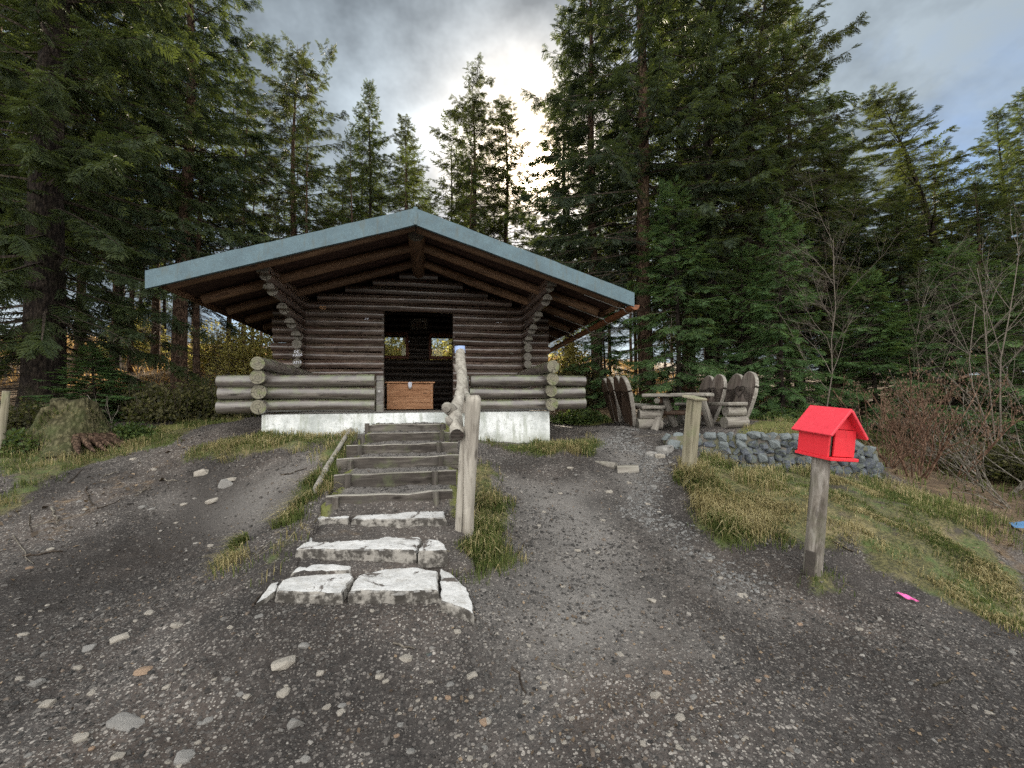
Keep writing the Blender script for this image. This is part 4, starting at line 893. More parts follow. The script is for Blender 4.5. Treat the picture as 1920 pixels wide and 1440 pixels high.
# thin pole lying along the left edge of the stairs
pts = [atz(575, 962, -.84), atz(590, 920, -.70), atz(612, 878, -.545), atz(634, 842, -.40), atz(655, 808, -.235), atz(671, 784, -.10)]
m = MB(); m.tube(pts, [.030, .028, .032, .026, .026, .022], 9, 0, True, 1, .05)
ep = m.build('edging_pole', [M['grey_wood'], M['end']]); tag(ep, 'thin silver-grey pole lying along the edge of the stairs', 'pole')

# gnarled handrail: upright posts, a crooked trunk as rail
hr = empty('handrail', (.46, -5.55, -1.02), 0, 'gnarled silver-grey tree trunk handrail with a blue band, held by a split post', 'handrail')
def path(ps): return [at(x, y, d) for x, y, d in ps]
b0 = at(872, 1016, 3.62); gb = z1(b0[0], b0[1])
def tube_kid(name, pts, rad, k, mats, jit=.04, root=hr):
    m = MB(); r0 = np.array(root.location)
    # resample for a lumpy surface
    P = [np.array(p, float) for p in pts]; S = []; Rr = []
    for i in range(len(P) - 1):
        for t in np.linspace(0, 1, 4, endpoint=False):
            S.append(P[i] * (1 - t) + P[i + 1] * t); Rr.append(rad[i] * (1 - t) + rad[i + 1] * t)
    S.append(P[-1]); Rr.append(rad[-1])
    m.tube([p - r0 for p in S], Rr, k, 0, True, 1, 0.0)
    nS = len(S)
    for i in range(nS):
        for j in range(k):
            c = np.array(S[i]) - r0; v = np.array(m.v[i * k + j]); d = v - c; an = 2 * math.pi * j / k
            f_ = 1 + (float(vnoise(math.cos(an) * 1.6 + len(name) * 3, math.sin(an) * 1.6 + i * .30, 5)) - .5) * jit * 2.6 + (float(vnoise(an * 2.4, i * .12 + 7, 9)) - .5) * jit * 1.6
            m.v[i * k + j] = tuple(c + d * f_)
    for j in range(k): m.v[nS * k + j] = m.v[k - 1 - j]; m.v[nS * k + k + j] = m.v[(nS - 1) * k + j]
    return m.build(name, mats, root)
post = tube_kid('post', [at(876, 1022, 3.62) + np.array([0, 0, -.08]), at(877, 960, 3.62), at(880, 900, 3.62), at(883, 830, 3.62), at(886, 775, 3.62), at(888, 748, 3.62), at(888, 741, 3.62)], [.056, .052, .056, .062, .065, .064, .046], 16, [M['grey_z'], M['grey_z']], .025)
tube_kid('split_post', [at(856, 1045, 3.56), at(860, 980, 3.58), at(864, 920, 3.6), at(868, 850, 3.62), at(872, 800, 3.63)], [.024, .028, .031, .032, .026], 12, [M['grey_z'], M['end']], .05)
tube_kid('rail', [at(857, 816, 3.55), at(855, 793, 3.75), at(852, 770, 4.0), at(861, 748, 4.3), at(866, 722, 4.8), at(866, 700, 5.3), at(863, 676, 6.0), at(863, 660, 6.35)], [.056, .064, .062, .052, .058, .064, .068, .072], 16, [M['grey_y'], M['end_dark']], .05)
tube_kid('branch_stub', [at(853, 775, 3.95), at(845, 768, 3.88), at(838, 764, 3.84), at(836, 768, 3.8)], [.055, .058, .052, .03], 10, [M['grey_wood'], M['grey_wood']], .05)
tube_kid('branch_stub', [at(851, 800, 3.7), at(842, 790, 3.66), at(838, 782, 3.64)], [.034, .032, .016], 9, [M['grey_wood'], M['grey_wood']], .05)
tube_kid('branch_stub', [at(868, 735, 4.55), at(875, 742, 4.45), at(880, 752, 4.3)], [.045, .040, .034], 9, [M['grey_wood'], M['grey_wood']], .05)
tube_kid('branch_stub', [at(862, 700, 5.3), at(857, 690, 5.3), at(854, 684, 5.3)], [.04, .034, .02], 9, [M['grey_wood'], M['grey_wood']], .05)
tube_kid('rail_end_post', [at(872, 775, 6.30), at(870, 740, 6.32), at(866, 700, 6.34), at(863, 668, 6.36), at(862, 650, 6.36)], [.076, .072, .07, .07, .07], 12, [M['grey_z'], M['end']], .04)
tube_kid('blue_band', [at(862.5, 662, 6.35), at(862, 649, 6.35)], [.078, .076], 14, [M['blue_cap'], M['blue_cap']], .01)
# ------------------------------------------------------------------ heart-backed benches and the table
def lobe(side, w, h):
    """outline of half a heart plank, standing on its point side"""
    P = []
    for k in range(25):
        t = k / 24
        if t < .56:
            a = math.pi * (1 - t / .56)                          # rounded top, from the inner side to the outer
            P.append((w * .5 - math.cos(math.pi - a) * -w * .5, h * .70 + math.sin(a) * h * .30))
        else:
            u = (t - .56) / .44                                  # outer edge running down to the foot
            P.append((w - (w * .52) * u ** 1.7, h * .70 * (1 - u)))
    P.append((w * .04, 0)); P.append((0, h * .10)); P.append((0, h * .62))
    return [(side * x, z) for x, z in P]
def plank_from(outline, th, mats, name, parent, M4):
    n = len(outline); m = MB()
    a = [(x, -th / 2, z) for x, z in outline]; b = [(x, th / 2, z) for x, z in outline]
    cx = sum(x for x, z in outline) / n; czz = sum(z for x, z in outline) / n
    ins = [(cx + (x - cx) * .955, -th / 2 - .010, czz + (z - czz) * .965) for x, z in outline]
    ins2 = [(cx + (x - cx) * .955, th / 2 + .010, czz + (z - czz) * .965) for x, z in outline]
    V = ins + a + b + ins2; fs = []
    for r in range(3): fs += [(r * n + i, r * n + (i + 1) % n, (r + 1) * n + (i + 1) % n, (r + 1) * n + i) for i in range(n)]
    fs += [tuple(range(n))[::-1], tuple(range(3 * n, 4 * n))]
    mi = [1] * n + [1] * n + [1] * n + [0, 0]
    b0 = len(m.v); m.v += V
    flip = outline[5][0] < 0
    for f_, k in zip(fs, mi): m.f.append(tuple(f_[::-1] if flip else f_)); m.m.append(k); m.sm.append(False)
    o = m.build(name, mats, parent); o.matrix_basis = M4; return o
def bench(name, p_near, p_far, zn, zf, facing, label, back_mat, h=.95):
    """p_near, p_far: ends of the foot of the backrest; the seat lies on the side 'facing' (+1 / -1) of that line"""
    pn = np.array(p_near); pf = np.array(p_far); d = pf - pn; L = float(np.hypot(*d)); ang = math.atan2(d[1], d[0])
    c = (pn + pf) / 2
    root = empty(name, (c[0], c[1], (zn + zf) / 2), ang, label, 'bench', 'heart-backed benches at the picnic table')
    root.rotation_euler = (0, -math.atan2(zf - zn, L), ang)
    hw = L / 4
    for ci, cx in enumerate((-L / 4, L / 4)):
        for side in (-1, 1):
            dz = random.uniform(-.02, .02)
            M4 = Matrix.Translation((cx, 0, .04 + dz)) @ Matrix.Rotation(facing * math.radians(13), 4, 'X') @ Matrix.Rotation(side * math.radians(-3), 4, 'Y')
            plank_from(lobe(side, hw * 1.02, h), .055, [back_mat, M['grey_wood']], 'backrest_plank', root, M4)
        ho = [(x, 0, z) for x, z in heart_pts(.23, 26)]
        for sgn in (facing,):
            hb = MB(); hb.tube(ho + ho[:2], .0085, 6, 0, False)
            hc = hb.build('carved_heart', [M['carved']], root)
            hc.matrix_basis = Matrix.Translation((cx, 0, .04)) @ Matrix.Rotation(facing * math.radians(13), 4, 'X') @ Matrix.Translation((0, sgn * .0385, .60))
    m = MB(); m.box((0, 0, 0), (L * .98, .42, .062), 0, None, .015); m.build('seat', [M['grey_wood']], root, (0, facing * .27, .40))
    for ex in (-L * .40, L * .40):
        log('support_log', (ex, facing * .02, .09), (ex, facing * .46, .09), .105, root, [M['grey_wood'], M['end']], 12)
        log('support_log', (ex, facing * .05, .28), (ex, facing * .42, .28), .088, root, [M['grey_wood'], M['end']], 12)
    return root
e = lambda x, y, d: at(x, y, d)[:2]
A0, A1 = e(1199, 800, 7.7), e(1146, 780, 9.5)
bench('heart_bench', A0, A1, z1(*A0) - .01, z1(*A1) - .01, -1, 'brown heart-backed bench seen from behind, nearer the cabin', M['bench_back'])
B0, B1 = e(1412, 803, 7.45), e(1302, 790, 8.9)
bench('heart_bench', B0, B1, z1(*B0) + .0, z1(*B1) + .0, 1, 'grey heart-backed bench with a carved heart facing the table', M['bench_wood'])
T0, T1 = e(1222, 745, 8.15), e(1326, 745, 7.55)
tc_ = (T0 + T1) / 2; td = T1 - T0; ta = math.atan2(td[1], td[0]); TL = float(np.hypot(*td)) * 1.08
tz = z1(*tc_)
tb = empty('picnic_table', (tc_[0], tc_[1], tz), ta, 'weathered plank picnic table on splayed log legs between the heart benches', 'table')
topz = float(at(1275, 741, 7.85)[2]) - tz
for k in range(4):
    m = MB(); m.box((0, 0, 0), (TL + random.uniform(-.05, .05), .205, .062), 0, None, .012); m.build('table_plank', [M['grey_wood']], tb, (random.uniform(-.02, .02), -.32 + k * .213, topz))
for ex in (-TL * .30, TL * .30):
    log('leg', (ex, -.42, -.02), (ex, .20, topz - .06), .068, tb, [M['grey_wood'], M['end']], 10)
    log('leg', (ex + .13, .42, -.02), (ex + .13, -.20, topz - .06), .068, tb, [M['grey_wood'], M['end']], 10)
    log('crossbar', (ex + .06, -.40, topz - .09), (ex + .06, .40, topz - .09), .05, tb, [M['bench_back'], M['end']], 9)
log('stretcher', (-TL * .3, 0, topz * .5), (TL * .3 + .1, 0, topz * .5), .05, tb, [M['bench_back'], M['end']], 9)

# ------------------------------------------------------------------ square post, cut log and slabs at the turn of the path
pb, pt = at(1290, 886, 5.08), at(1302, 748, 5.05)
pr = empty('square_post', (pb[0], pb[1], pb[2]), 0, 'pale square wooden post with a small cap board, leaning above the grass bank', 'post')
ax = Vector((pt - pb).tolist()); Lp = ax.length; ax.normalize()
xa = Vector((RGT * math.cos(.5) + FWD * math.sin(.5)).tolist()); xa = (xa - ax * xa.dot(ax)).normalized(); ya = ax.cross(xa)
PM = Matrix(((xa.x, ya.x, ax.x, 0), (xa.y, ya.y, ax.y, 0), (xa.z, ya.z, ax.z, 0), (0, 0, 0, 1)))
m = MB(); m.box((0, 0, Lp / 2 - .1), (.125, .125, Lp + .2), 0, None, .012)
# local X must run along the grain: build along Z, then turn
s_ = MB(); s_.box((0, 0, 0), (Lp + .2, .128, .128), 0, None, .012); so = s_.build('shaft', [M['post_wood']], pr)
so.matrix_basis = PM @ Matrix.Translation((0, 0, Lp / 2 - .1)) @ Matrix.Rotation(-math.pi / 2, 4, 'Y')
s_ = MB(); s_.box((0, 0, 0), (.20, .20, .028), 0, None, .006); so = s_.build('cap_board', [M['post_wood']], pr)
so.matrix_basis = PM @ Matrix.Translation((0, 0, Lp + .012)) @ Matrix.Rotation(.12, 4, 'X')
ca, cb = at(1157, 880, 5.35), at(1197, 878, 5.32)
cl = log('cut_log', ca + np.array([0, 0, -.02]), cb + np.array([0, 0, -.02]), .062, None, [M['grey_wood'], M['end']], 12)
tag(cl, 'short barkless grey cut log lying across the gravel path', 'log')
wd = MB(); a, b = at(1090, 864, 5.75), at(1155, 874, 5.4); dv = Vector((b - a).tolist())
wd.tube([a, a * .66 + b * .34, a * .33 + b * .67, b], [.008, .03, .045, .05], 6, 0, True, 1, .08)
o = wd.build('split_log', [M['grey_wood'], M['end']]); tag(o, 'pointed split log half sunk in the gravel beside the short cut log', 'log')
def flat_stone(px, z0, th, nm, lab, mat, tilt=None):
    me_root = empty('tmp'); o = slab(nm, px, z0, th, mat, me_root, tilt); w = o.location.copy(); o.parent = None; o.location = w + me_root.location
    bpy.data.objects.remove(me_root); return tag(o, lab, 'stone')
zz = z1(*at(1250, 822, 6.3)[:2])
def gstone(cx, cy, d, w, dpt, th, nm, lab, mat, rot=0.0, rise=.5):
    c = at(cx, cy, d); z = z1(c[0], c[1]); m = bmesh.new(); bmesh.ops.create_icosphere(m, subdivisions=3, radius=1)
    sd_ = random.random() * 50
    for v in m.verts:
        q = v.co; f_ = 1 + (float(vnoise(q.x * 1.7 + sd_, q.y * 1.7 + q.z * 1.3, 3)) - .5) * .5 + (float(vnoise(q.x * 4 + sd_, q.y * 4 + q.z * 3, 7)) - .5) * .18
        p_ = q * f_
        v.co = Vector((max(-.86, min(.86, p_.x)) * w / 2, max(-.86, min(.86, p_.y)) * dpt / 2, max(-.6, min(.6, p_.z)) * th / 2 * 1.5))
    me = bpy.data.meshes.new(nm); m.to_mesh(me); m.free(); me.materials.append(mat)
    o = link(nm, me, None, (c[0], c[1], z + th * (rise - .5)), (random.uniform(-.08, .08), random.uniform(-.08, .08), rot)); return tag(o, lab, 'stone')
gstone(1246, 831, 5.95, .34, .22, .16, 'edge_stone', 'long grey stone sloping down at the end of the dry stone wall', M['stone_grey'], .6)
gstone(1222, 843, 5.85, .26, .14, .09, 'edge_stone', 'thin flat stone lowest at the end of the dry stone wall', M['stone_grey'], .5)
gstone(1238, 852, 5.7, .15, .12, .09, 'edge_stone', 'small pale stone below the long sloping stone by the wall end', M['stone'], .2)

# ------------------------------------------------------------------ dry stone wall
def hull_rock(nm, seed, mat, n=16, bev=0.0, flat=1.0):
    """an angular broken stone: the hull of a few random points, its edges knocked off"""
    r_ = random.Random(seed); m = bmesh.new()
    for i in range(n):
        v = Vector((r_.gauss(0, 1), r_.gauss(0, 1), r_.gauss(0, 1))).normalized()
        v = Vector([math.copysign(abs(c) ** .62, c) for c in v]) * r_.uniform(.82, 1.0); v.z *= flat; m.verts.new(v)
    bmesh.ops.convex_hull(m, input=m.verts)
    bmesh.ops.delete(m, geom=[v for v in m.verts if not v.link_faces], context='VERTS')
    bmesh.ops.dissolve_limit(m, angle_limit=math.radians(14), verts=m.verts, edges=m.edges)
    if bev: bmesh.ops.bevel(m, geom=m.edges[:] + m.verts[:], offset=bev, segments=2, profile=.6, affect='EDGES')
    bmesh.ops.triangulate(m, faces=[f for f in m.faces if len(f.verts) > 4])
    me = bpy.data.meshes.new(nm); m.to_mesh(me); m.free(); me.materials.append(mat); return me
def rock_mesh(nm, seed, mat, sub=2, flat=.62, box=.80, lump=.34):
    m = bmesh.new(); bmesh.ops.create_icosphere(m, subdivisions=sub, radius=1); r_ = random.Random(seed); ofs = r_.random() * 90
    for v in m.verts:
        q = v.co.copy(); f_ = 1 + (float(vnoise(q.x * 1.5 + ofs, q.y * 1.5 + q.z * 1.9 + ofs, seed)) - .5) * lump * 2 + (float(vnoise(q.x * 4 + ofs, q.y * 4 - q.z * 3, seed + 5)) - .5) * lump * .6
        q *= f_; v.co = Vector([max(-box, min(box, c)) / box for c in q])
    me = bpy.data.meshes.new(nm); m.to_mesh(me); m.free(); me.materials.append(mat)
    me.polygons.foreach_set('use_smooth', [sub > 2] * len(me.polygons)); return me
WP = [at(1248, 815, 6.15), at(1290, 812, 6.08), at(1400, 812, 5.95), at(1500, 812, 5.9), at(1590, 820, 5.95), at(1640, 842, 6.0)]
WP = np.array(WP); wl = np.r_[0, np.cumsum(np.hypot(*np.diff(WP[:, :2], axis=0).T))]
def wpt(s): return np.array([np.interp(s, wl, WP[:, i]) for i in range(3)])
wc = wpt(wl[-1] / 2)
wall = empty('stone_wall', (wc[0], wc[1], wc[2] - .5), 0, 'low dry stone wall of blue-grey stones holding the picnic terrace', 'wall')
rocks = [hull_rock('stone', 40 + k, M['wall_stone'], 15 + k % 4, .10) for k in range(9)]; caps = [hull_rock('stone', 60 + k, M['wall_cap'], 15 + k % 3, .10) for k in range(5)]
wr = random.Random(3)
# mortar and rubble core
m = MB(); N = 24
ring = []
for i in range(N):
    s = wl[-1] * i / (N - 1); p = wpt(s); q = wpt(min(s + .05, wl[-1])) - wpt(max(s - .05, 0)); nrm = np.array([q[1], -q[0], 0]); nrm /= np.linalg.norm(nrm)
    zt0 = p[2] - .03; zb0 = z1(p[0] + nrm[0] * .1, p[1] + nrm[1] * .1) - .25
    ring += [p + nrm * .035 + np.array([0, 0, zt0 - p[2]]), p - nrm * .42 + np.array([0, 0, zt0 - p[2] - .02]), np.array([p[0] - nrm[0] * .42, p[1] - nrm[1] * .42, zb0]), np.array([p[0] + nrm[0] * .06, p[1] + nrm[1] * .10, zb0])]
m.add([r - np.array(wall.location) for r in ring], [(i * 4 + q, (i + 1) * 4 + q, (i + 1) * 4 + (q + 1) % 4, i * 4 + (q + 1) % 4) for i in range(N - 1) for q in range(4)] + [(3, 2, 1, 0), tuple(range(4 * N - 4, 4 * N))])
m.build('mortar_core', M['mortar'], wall)
for row in range(6):
    s = wr.uniform(-.08, .02); 
    while s < wl[-1] + .05:
        w = wr.uniform(.08, .18) * (1.12 if row == 0 else 1); h = (.10, .115, .11, .115, .11, .11)[row] * wr.uniform(.78, 1.22)
        if s + w / 2 > wl[-1]: break
        p = wpt(max(s + w / 2, 0)); q = wpt(min(s + w / 2 + .05, wl[-1])) - wpt(max(s + w / 2 - .05, 0)); ang = math.atan2(q[1], q[0]); nrm = np.array([q[1], -q[0]]) / np.hypot(q[0], q[1])
        z = p[2] - .045 - (0, .10, .20, .30, .40, .49)[row] + wr.uniform(-.02, .02)
        fx = p[:2] + nrm * (.0 + row * .013)
        if z + h * .45 > z1(fx[0] + nrm[0] * .08, fx[1] + nrm[1] * .08) - .02:
            me = wr.choice(caps if row == 0 or wr.random() < .14 else rocks)
            o = link('stone', me, wall, (fx[0] - wall.location[0], fx[1] - wall.location[1], z - wall.location[2]), (wr.uniform(-.15, .15) + wr.choice((0, math.pi)), wr.uniform(-.16, .16), ang + wr.uniform(-.12, .12)), (w * .63, wr.uniform(.10, .13), h * .66))
        s += w * wr.uniform(.92, 1.08)

# ------------------------------------------------------------------ red house-shaped box on a post
qb, qt = at(1521, 1090, 3.38), at(1543, 857, 3.36)
gz_ = z1(qb[0], qb[1])
bx = empty('box_post', (qb[0], qb[1], qb[2]), 0, 'bright red house-shaped box on a leaning weathered round post', 'post box')
ax = Vector((qt - qb).tolist()); Lq = ax.length; ax.normalize()
o = log('post', (0, 0, 0) , tuple(ax * (Lq + .01)), .066, bx, [M['old_post'], M['end']], 18, 0, .05)
o.matrix_basis = Matrix.Translation(ax * -.18) @ o.matrix_basis
for v in o.data.vertices:
    v.co.x = v.co.x * (Lq + .19) / (Lq + .01)
al = math.radians(11)
cv = Vector((RGT * math.cos(al) + FWD * math.sin(al)).tolist()); bv = Vector((-RGT * math.sin(al) + FWD * math.cos(al)).tolist())
cv = (cv - ax * cv.dot(ax)).normalized(); bv = ax.cross(cv).normalized()          # x = across the gable, y = back along the ridge, z = up the post
BM = Matrix(((cv.x, bv.x, ax.x, 0), (cv.y, bv.y, ax.y, 0), (cv.z, bv.z, ax.z, 0), (0, 0, 0, 1))) @ Matrix.Translation((.012, .0, Lq))
def bpart(name, mat, boxes, parent=bx, bev=.003):
    m = MB()
    for c, d, R3 in boxes: m.box(c, d, 0, R3, bev)
    o = m.build(name, mat, parent); o.matrix_basis = BM; return o
W2, D2, H2 = .118, .135, .205     # half width of the body, half depth, height
bpart('base_board', M['red'], [((0, -.01, .012), (2 * W2 + .012, 2 * D2 + .05, .024), None)])
bpart('side_panel', M['red'], [((-W2 + .008, 0, .024 + H2 / 2), (.016, 2 * D2, H2), None)])
bpart('side_panel', M['red'], [((W2 - .008, 0, .024 + H2 / 2), (.016, 2 * D2 - .02, H2), None)])
bpart('back_panel', M['red'], [((0, D2 - .008, .024 + H2 / 2), (2 * W2 - .034, .016, H2), None)])
bpart('door', M['red'], [((.020, -D2 + .002, .026 + H2 / 2), (2 * W2 - .052, .018, H2 - .006), None)])
bpart('door_edge', M['dark_wood'], [((-W2 + .030, -D2 + .016, .024 + H2 / 2), (.020, .012, H2 - .01), None)])
pm = MB(); hy = -D2 + .006; zt2 = .024 + H2; rise = .150
pm.add([(-W2 + .004, hy, zt2 + .004), (W2 - .004, hy, zt2 + .004), (0, hy, zt2 + rise - .02), (-W2 + .004, hy + .016, zt2 + .004), (W2 - .004, hy + .016, zt2 + .004), (0, hy + .016, zt2 + rise - .02)], [(0, 1, 2), (5, 4, 3), (0, 3, 4, 1), (1, 4, 5, 2), (2, 5, 3, 0)])
o = pm.build('gable_panel', M['red'], bx); o.matrix_basis = BM
th_ = math.atan2(rise, W2)
RL = (W2 + .042) / math.cos(th_)
for sx in (-1, 1):
    m = MB(); m.box((0, 0, 0), (RL, 2 * D2 + .085, .020), 0, None, .004)
    o = m.build('roof_board', M['red_roof'], bx)
    rx = sx * th_
    ridge = Vector((0, -.012, zt2 + rise + .006))
    o.matrix_basis = BM @ Matrix.Translation(ridge) @ Matrix.Rotation(rx, 4, 'Y') @ Matrix.Translation((sx * (RL / 2 - (.004 if sx < 0 else -.012)), 0, .0))
m = MB(); m.box((0, .0, 0), (.060, .016, .22), 0, None, .003); m.box((-.030, .006, 0), (.008, .022, .22), 0, None, .002); m.box((.030, .006, 0), (.006, .022, .22), 0, None, .002); m.box((0, .006, .109), (.062, .022, .006), 0, None, .002)
o = m.build('foot_plate', M['black_plate'], bx)
pv = Vector((-RGT * .80 - FWD * .6).tolist()); pv = (pv - ax * pv.dot(ax)).normalized(); px_ = ax.cross(pv) * -1
o.matrix_basis = Matrix(((px_.x, -pv.x, ax.x, 0), (px_.y, -pv.y, ax.y, 0), (px_.z, -pv.z, ax.z, 0), (0, 0, 0, 1))) @ Matrix.Translation((0, -.068, .14))

# ribbon and sheet on the ground
r0, r1 = at(1682, 1106, 3.22), at(1720, 1131, 3.1)
m = MB(); vs = []; N = 9
for i in range(N):
    t = i / (N - 1); p = r0 * (1 - t) + r1 * t; s_ = np.array([r1[1] - r0[1], -(r1[0] - r0[0]), 0]); s_ /= np.linalg.norm(s_)
    p = p + s_ * math.sin(t * 6.0) * .012; z = z1(p[0], p[1]) + .016 + abs(math.sin(t * 5)) * .012; w = .022 * (1 - .4 * abs(t - .4))
    for k in (-1, 1):
        for dz in (0, .003): vs.append((p[0] + s_[0] * w * k, p[1] + s_[1] * w * k, z + dz + k * .004 * math.sin(t * 9)))
m.add(vs, [f_ for i in range(N - 1) for f_ in ((i * 4 + 1, i * 4 + 5, i * 4 + 7, i * 4 + 3), (i * 4, i * 4 + 2, i * 4 + 6, i * 4 + 4), (i * 4, i * 4 + 4, i * 4 + 5, i * 4 + 1), (i * 4 + 2, i * 4 + 3, i * 4 + 7, i * 4 + 6))] + [(0, 1, 3, 2), (4 * N - 4, 4 * N - 2, 4 * N - 1, 4 * N - 3)])
tag(m.build('ribbon', M['pink']), 'scrap of bright pink ribbon lying on the muddy gravel', 'ribbon')
m = MB(); c = at(1918, 1011, 4.35); z = z1(c[0], c[1]) + .05
vs = [(c + RGT * a + FWD * b)[:2] for a, b in ((-.12, -.03), (-.02, .10), (.25, .16), (.32, -.06), (.05, -.10))]
m.add([(x, y, z + dz) for dz in (0, .012) for x, y in vs], [(4, 3, 2, 1, 0), (5, 6, 7, 8, 9)] + [(i, (i + 1) % 5, 5 + (i + 1) % 5, 5 + i) for i in range(5)])
tag(m.build('plastic_sheet', M['blue_sheet']), 'corner of a blue plastic sheet lying below the bare bushes', 'sheet')
# stake at the far left
s0, s1 = at(2, 800, 5.9), at(11, 733, 5.9); zz = z1(s0[0], s0[1])
st = log('stake', (s0[0], s0[1], zz - .1), s1, .040, None, [M['post_wood'], M['end']], 9); tag(st, 'short pale stake standing in the undergrowth beside the grassy stump', 'stake')
# ------------------------------------------------------------------ spruces
def spray_template(seed, n=13, wid=.040):
    """one flat shoot with side twigs along +X, unit length; narrow leaf-shaped faces stand for the needled twigs"""
    r = np.random.default_rng(seed); V = []; T = []; tip = []
    def twig(p, d, L, w, up):
        d = d / np.linalg.norm(d); s = np.cross([0, 0, 1.0], d); s /= np.linalg.norm(s)
        q = p + d * L + np.array([0, 0, -.10 * L]); mid = p + d * L * .45 + np.array([0, 0, up])
        b = len(V); V.extend([p, mid + s * w, q, mid - s * w]); tip.extend([.1, .45, 1.0, .45]); T.extend([(b, b + 2, b + 1), (b, b + 3, b + 2)])
    twig(np.zeros(3), np.array([1.0, 0, 0]), .62, wid * .75, .012)
    twig(np.array([.5, 0, -.02]), np.array([1.0, 0, -.05]), .50, wid * .8, .012)
    for i in range(n):
        u = .06 + .82 * i / (n - 1); sd = 1 if i % 2 else -1
        a = math.radians(r.uniform(36, 58)); L = (.42 * (1 - u) ** .7 + .11) * r.uniform(.75, 1.15)
        twig(np.array([u, 0, -.06 * u * u]), np.array([math.cos(a), sd * math.sin(a), r.uniform(-.22, .10)]), L, wid * r.uniform(.75, 1.2), .02)
    return np.array(V), np.array(T), np.array(tip)
TPL = [spray_template(k) for k in range(5)]
TPL_LO = [spray_template(20 + k, 6, .075) for k in range(3)]
def unit(a): return a / np.maximum(np.linalg.norm(a, axis=-1, keepdims=True), 1e-9)
def tube_np(P, R, k=4):
    """P (n,3), R (n) -> verts, quads"""
    n = len(P); t = np.gradient(P, axis=0); t = unit(t); ref = np.array([0.3, 0.2, 1.0]) if abs(t[0, 2]) < .9 else np.array([1.0, 0.1, 0])
    a = unit(np.cross(t, ref)); b = np.cross(t, a); w = np.arange(k) * 2 * math.pi / k
    V = P[:, None] + (a[:, None] * np.cos(w)[None, :, None] + b[:, None] * np.sin(w)[None, :, None]) * np.asarray(R)[:, None, None]
    i = np.arange(n - 1)[:, None] * k; j = np.arange(k)[None]
    return V.reshape(-1, 3), np.stack([i + j, i + (j + 1) % k, i + k + (j + 1) % k, i + k + j], -1).reshape(-1, 4)
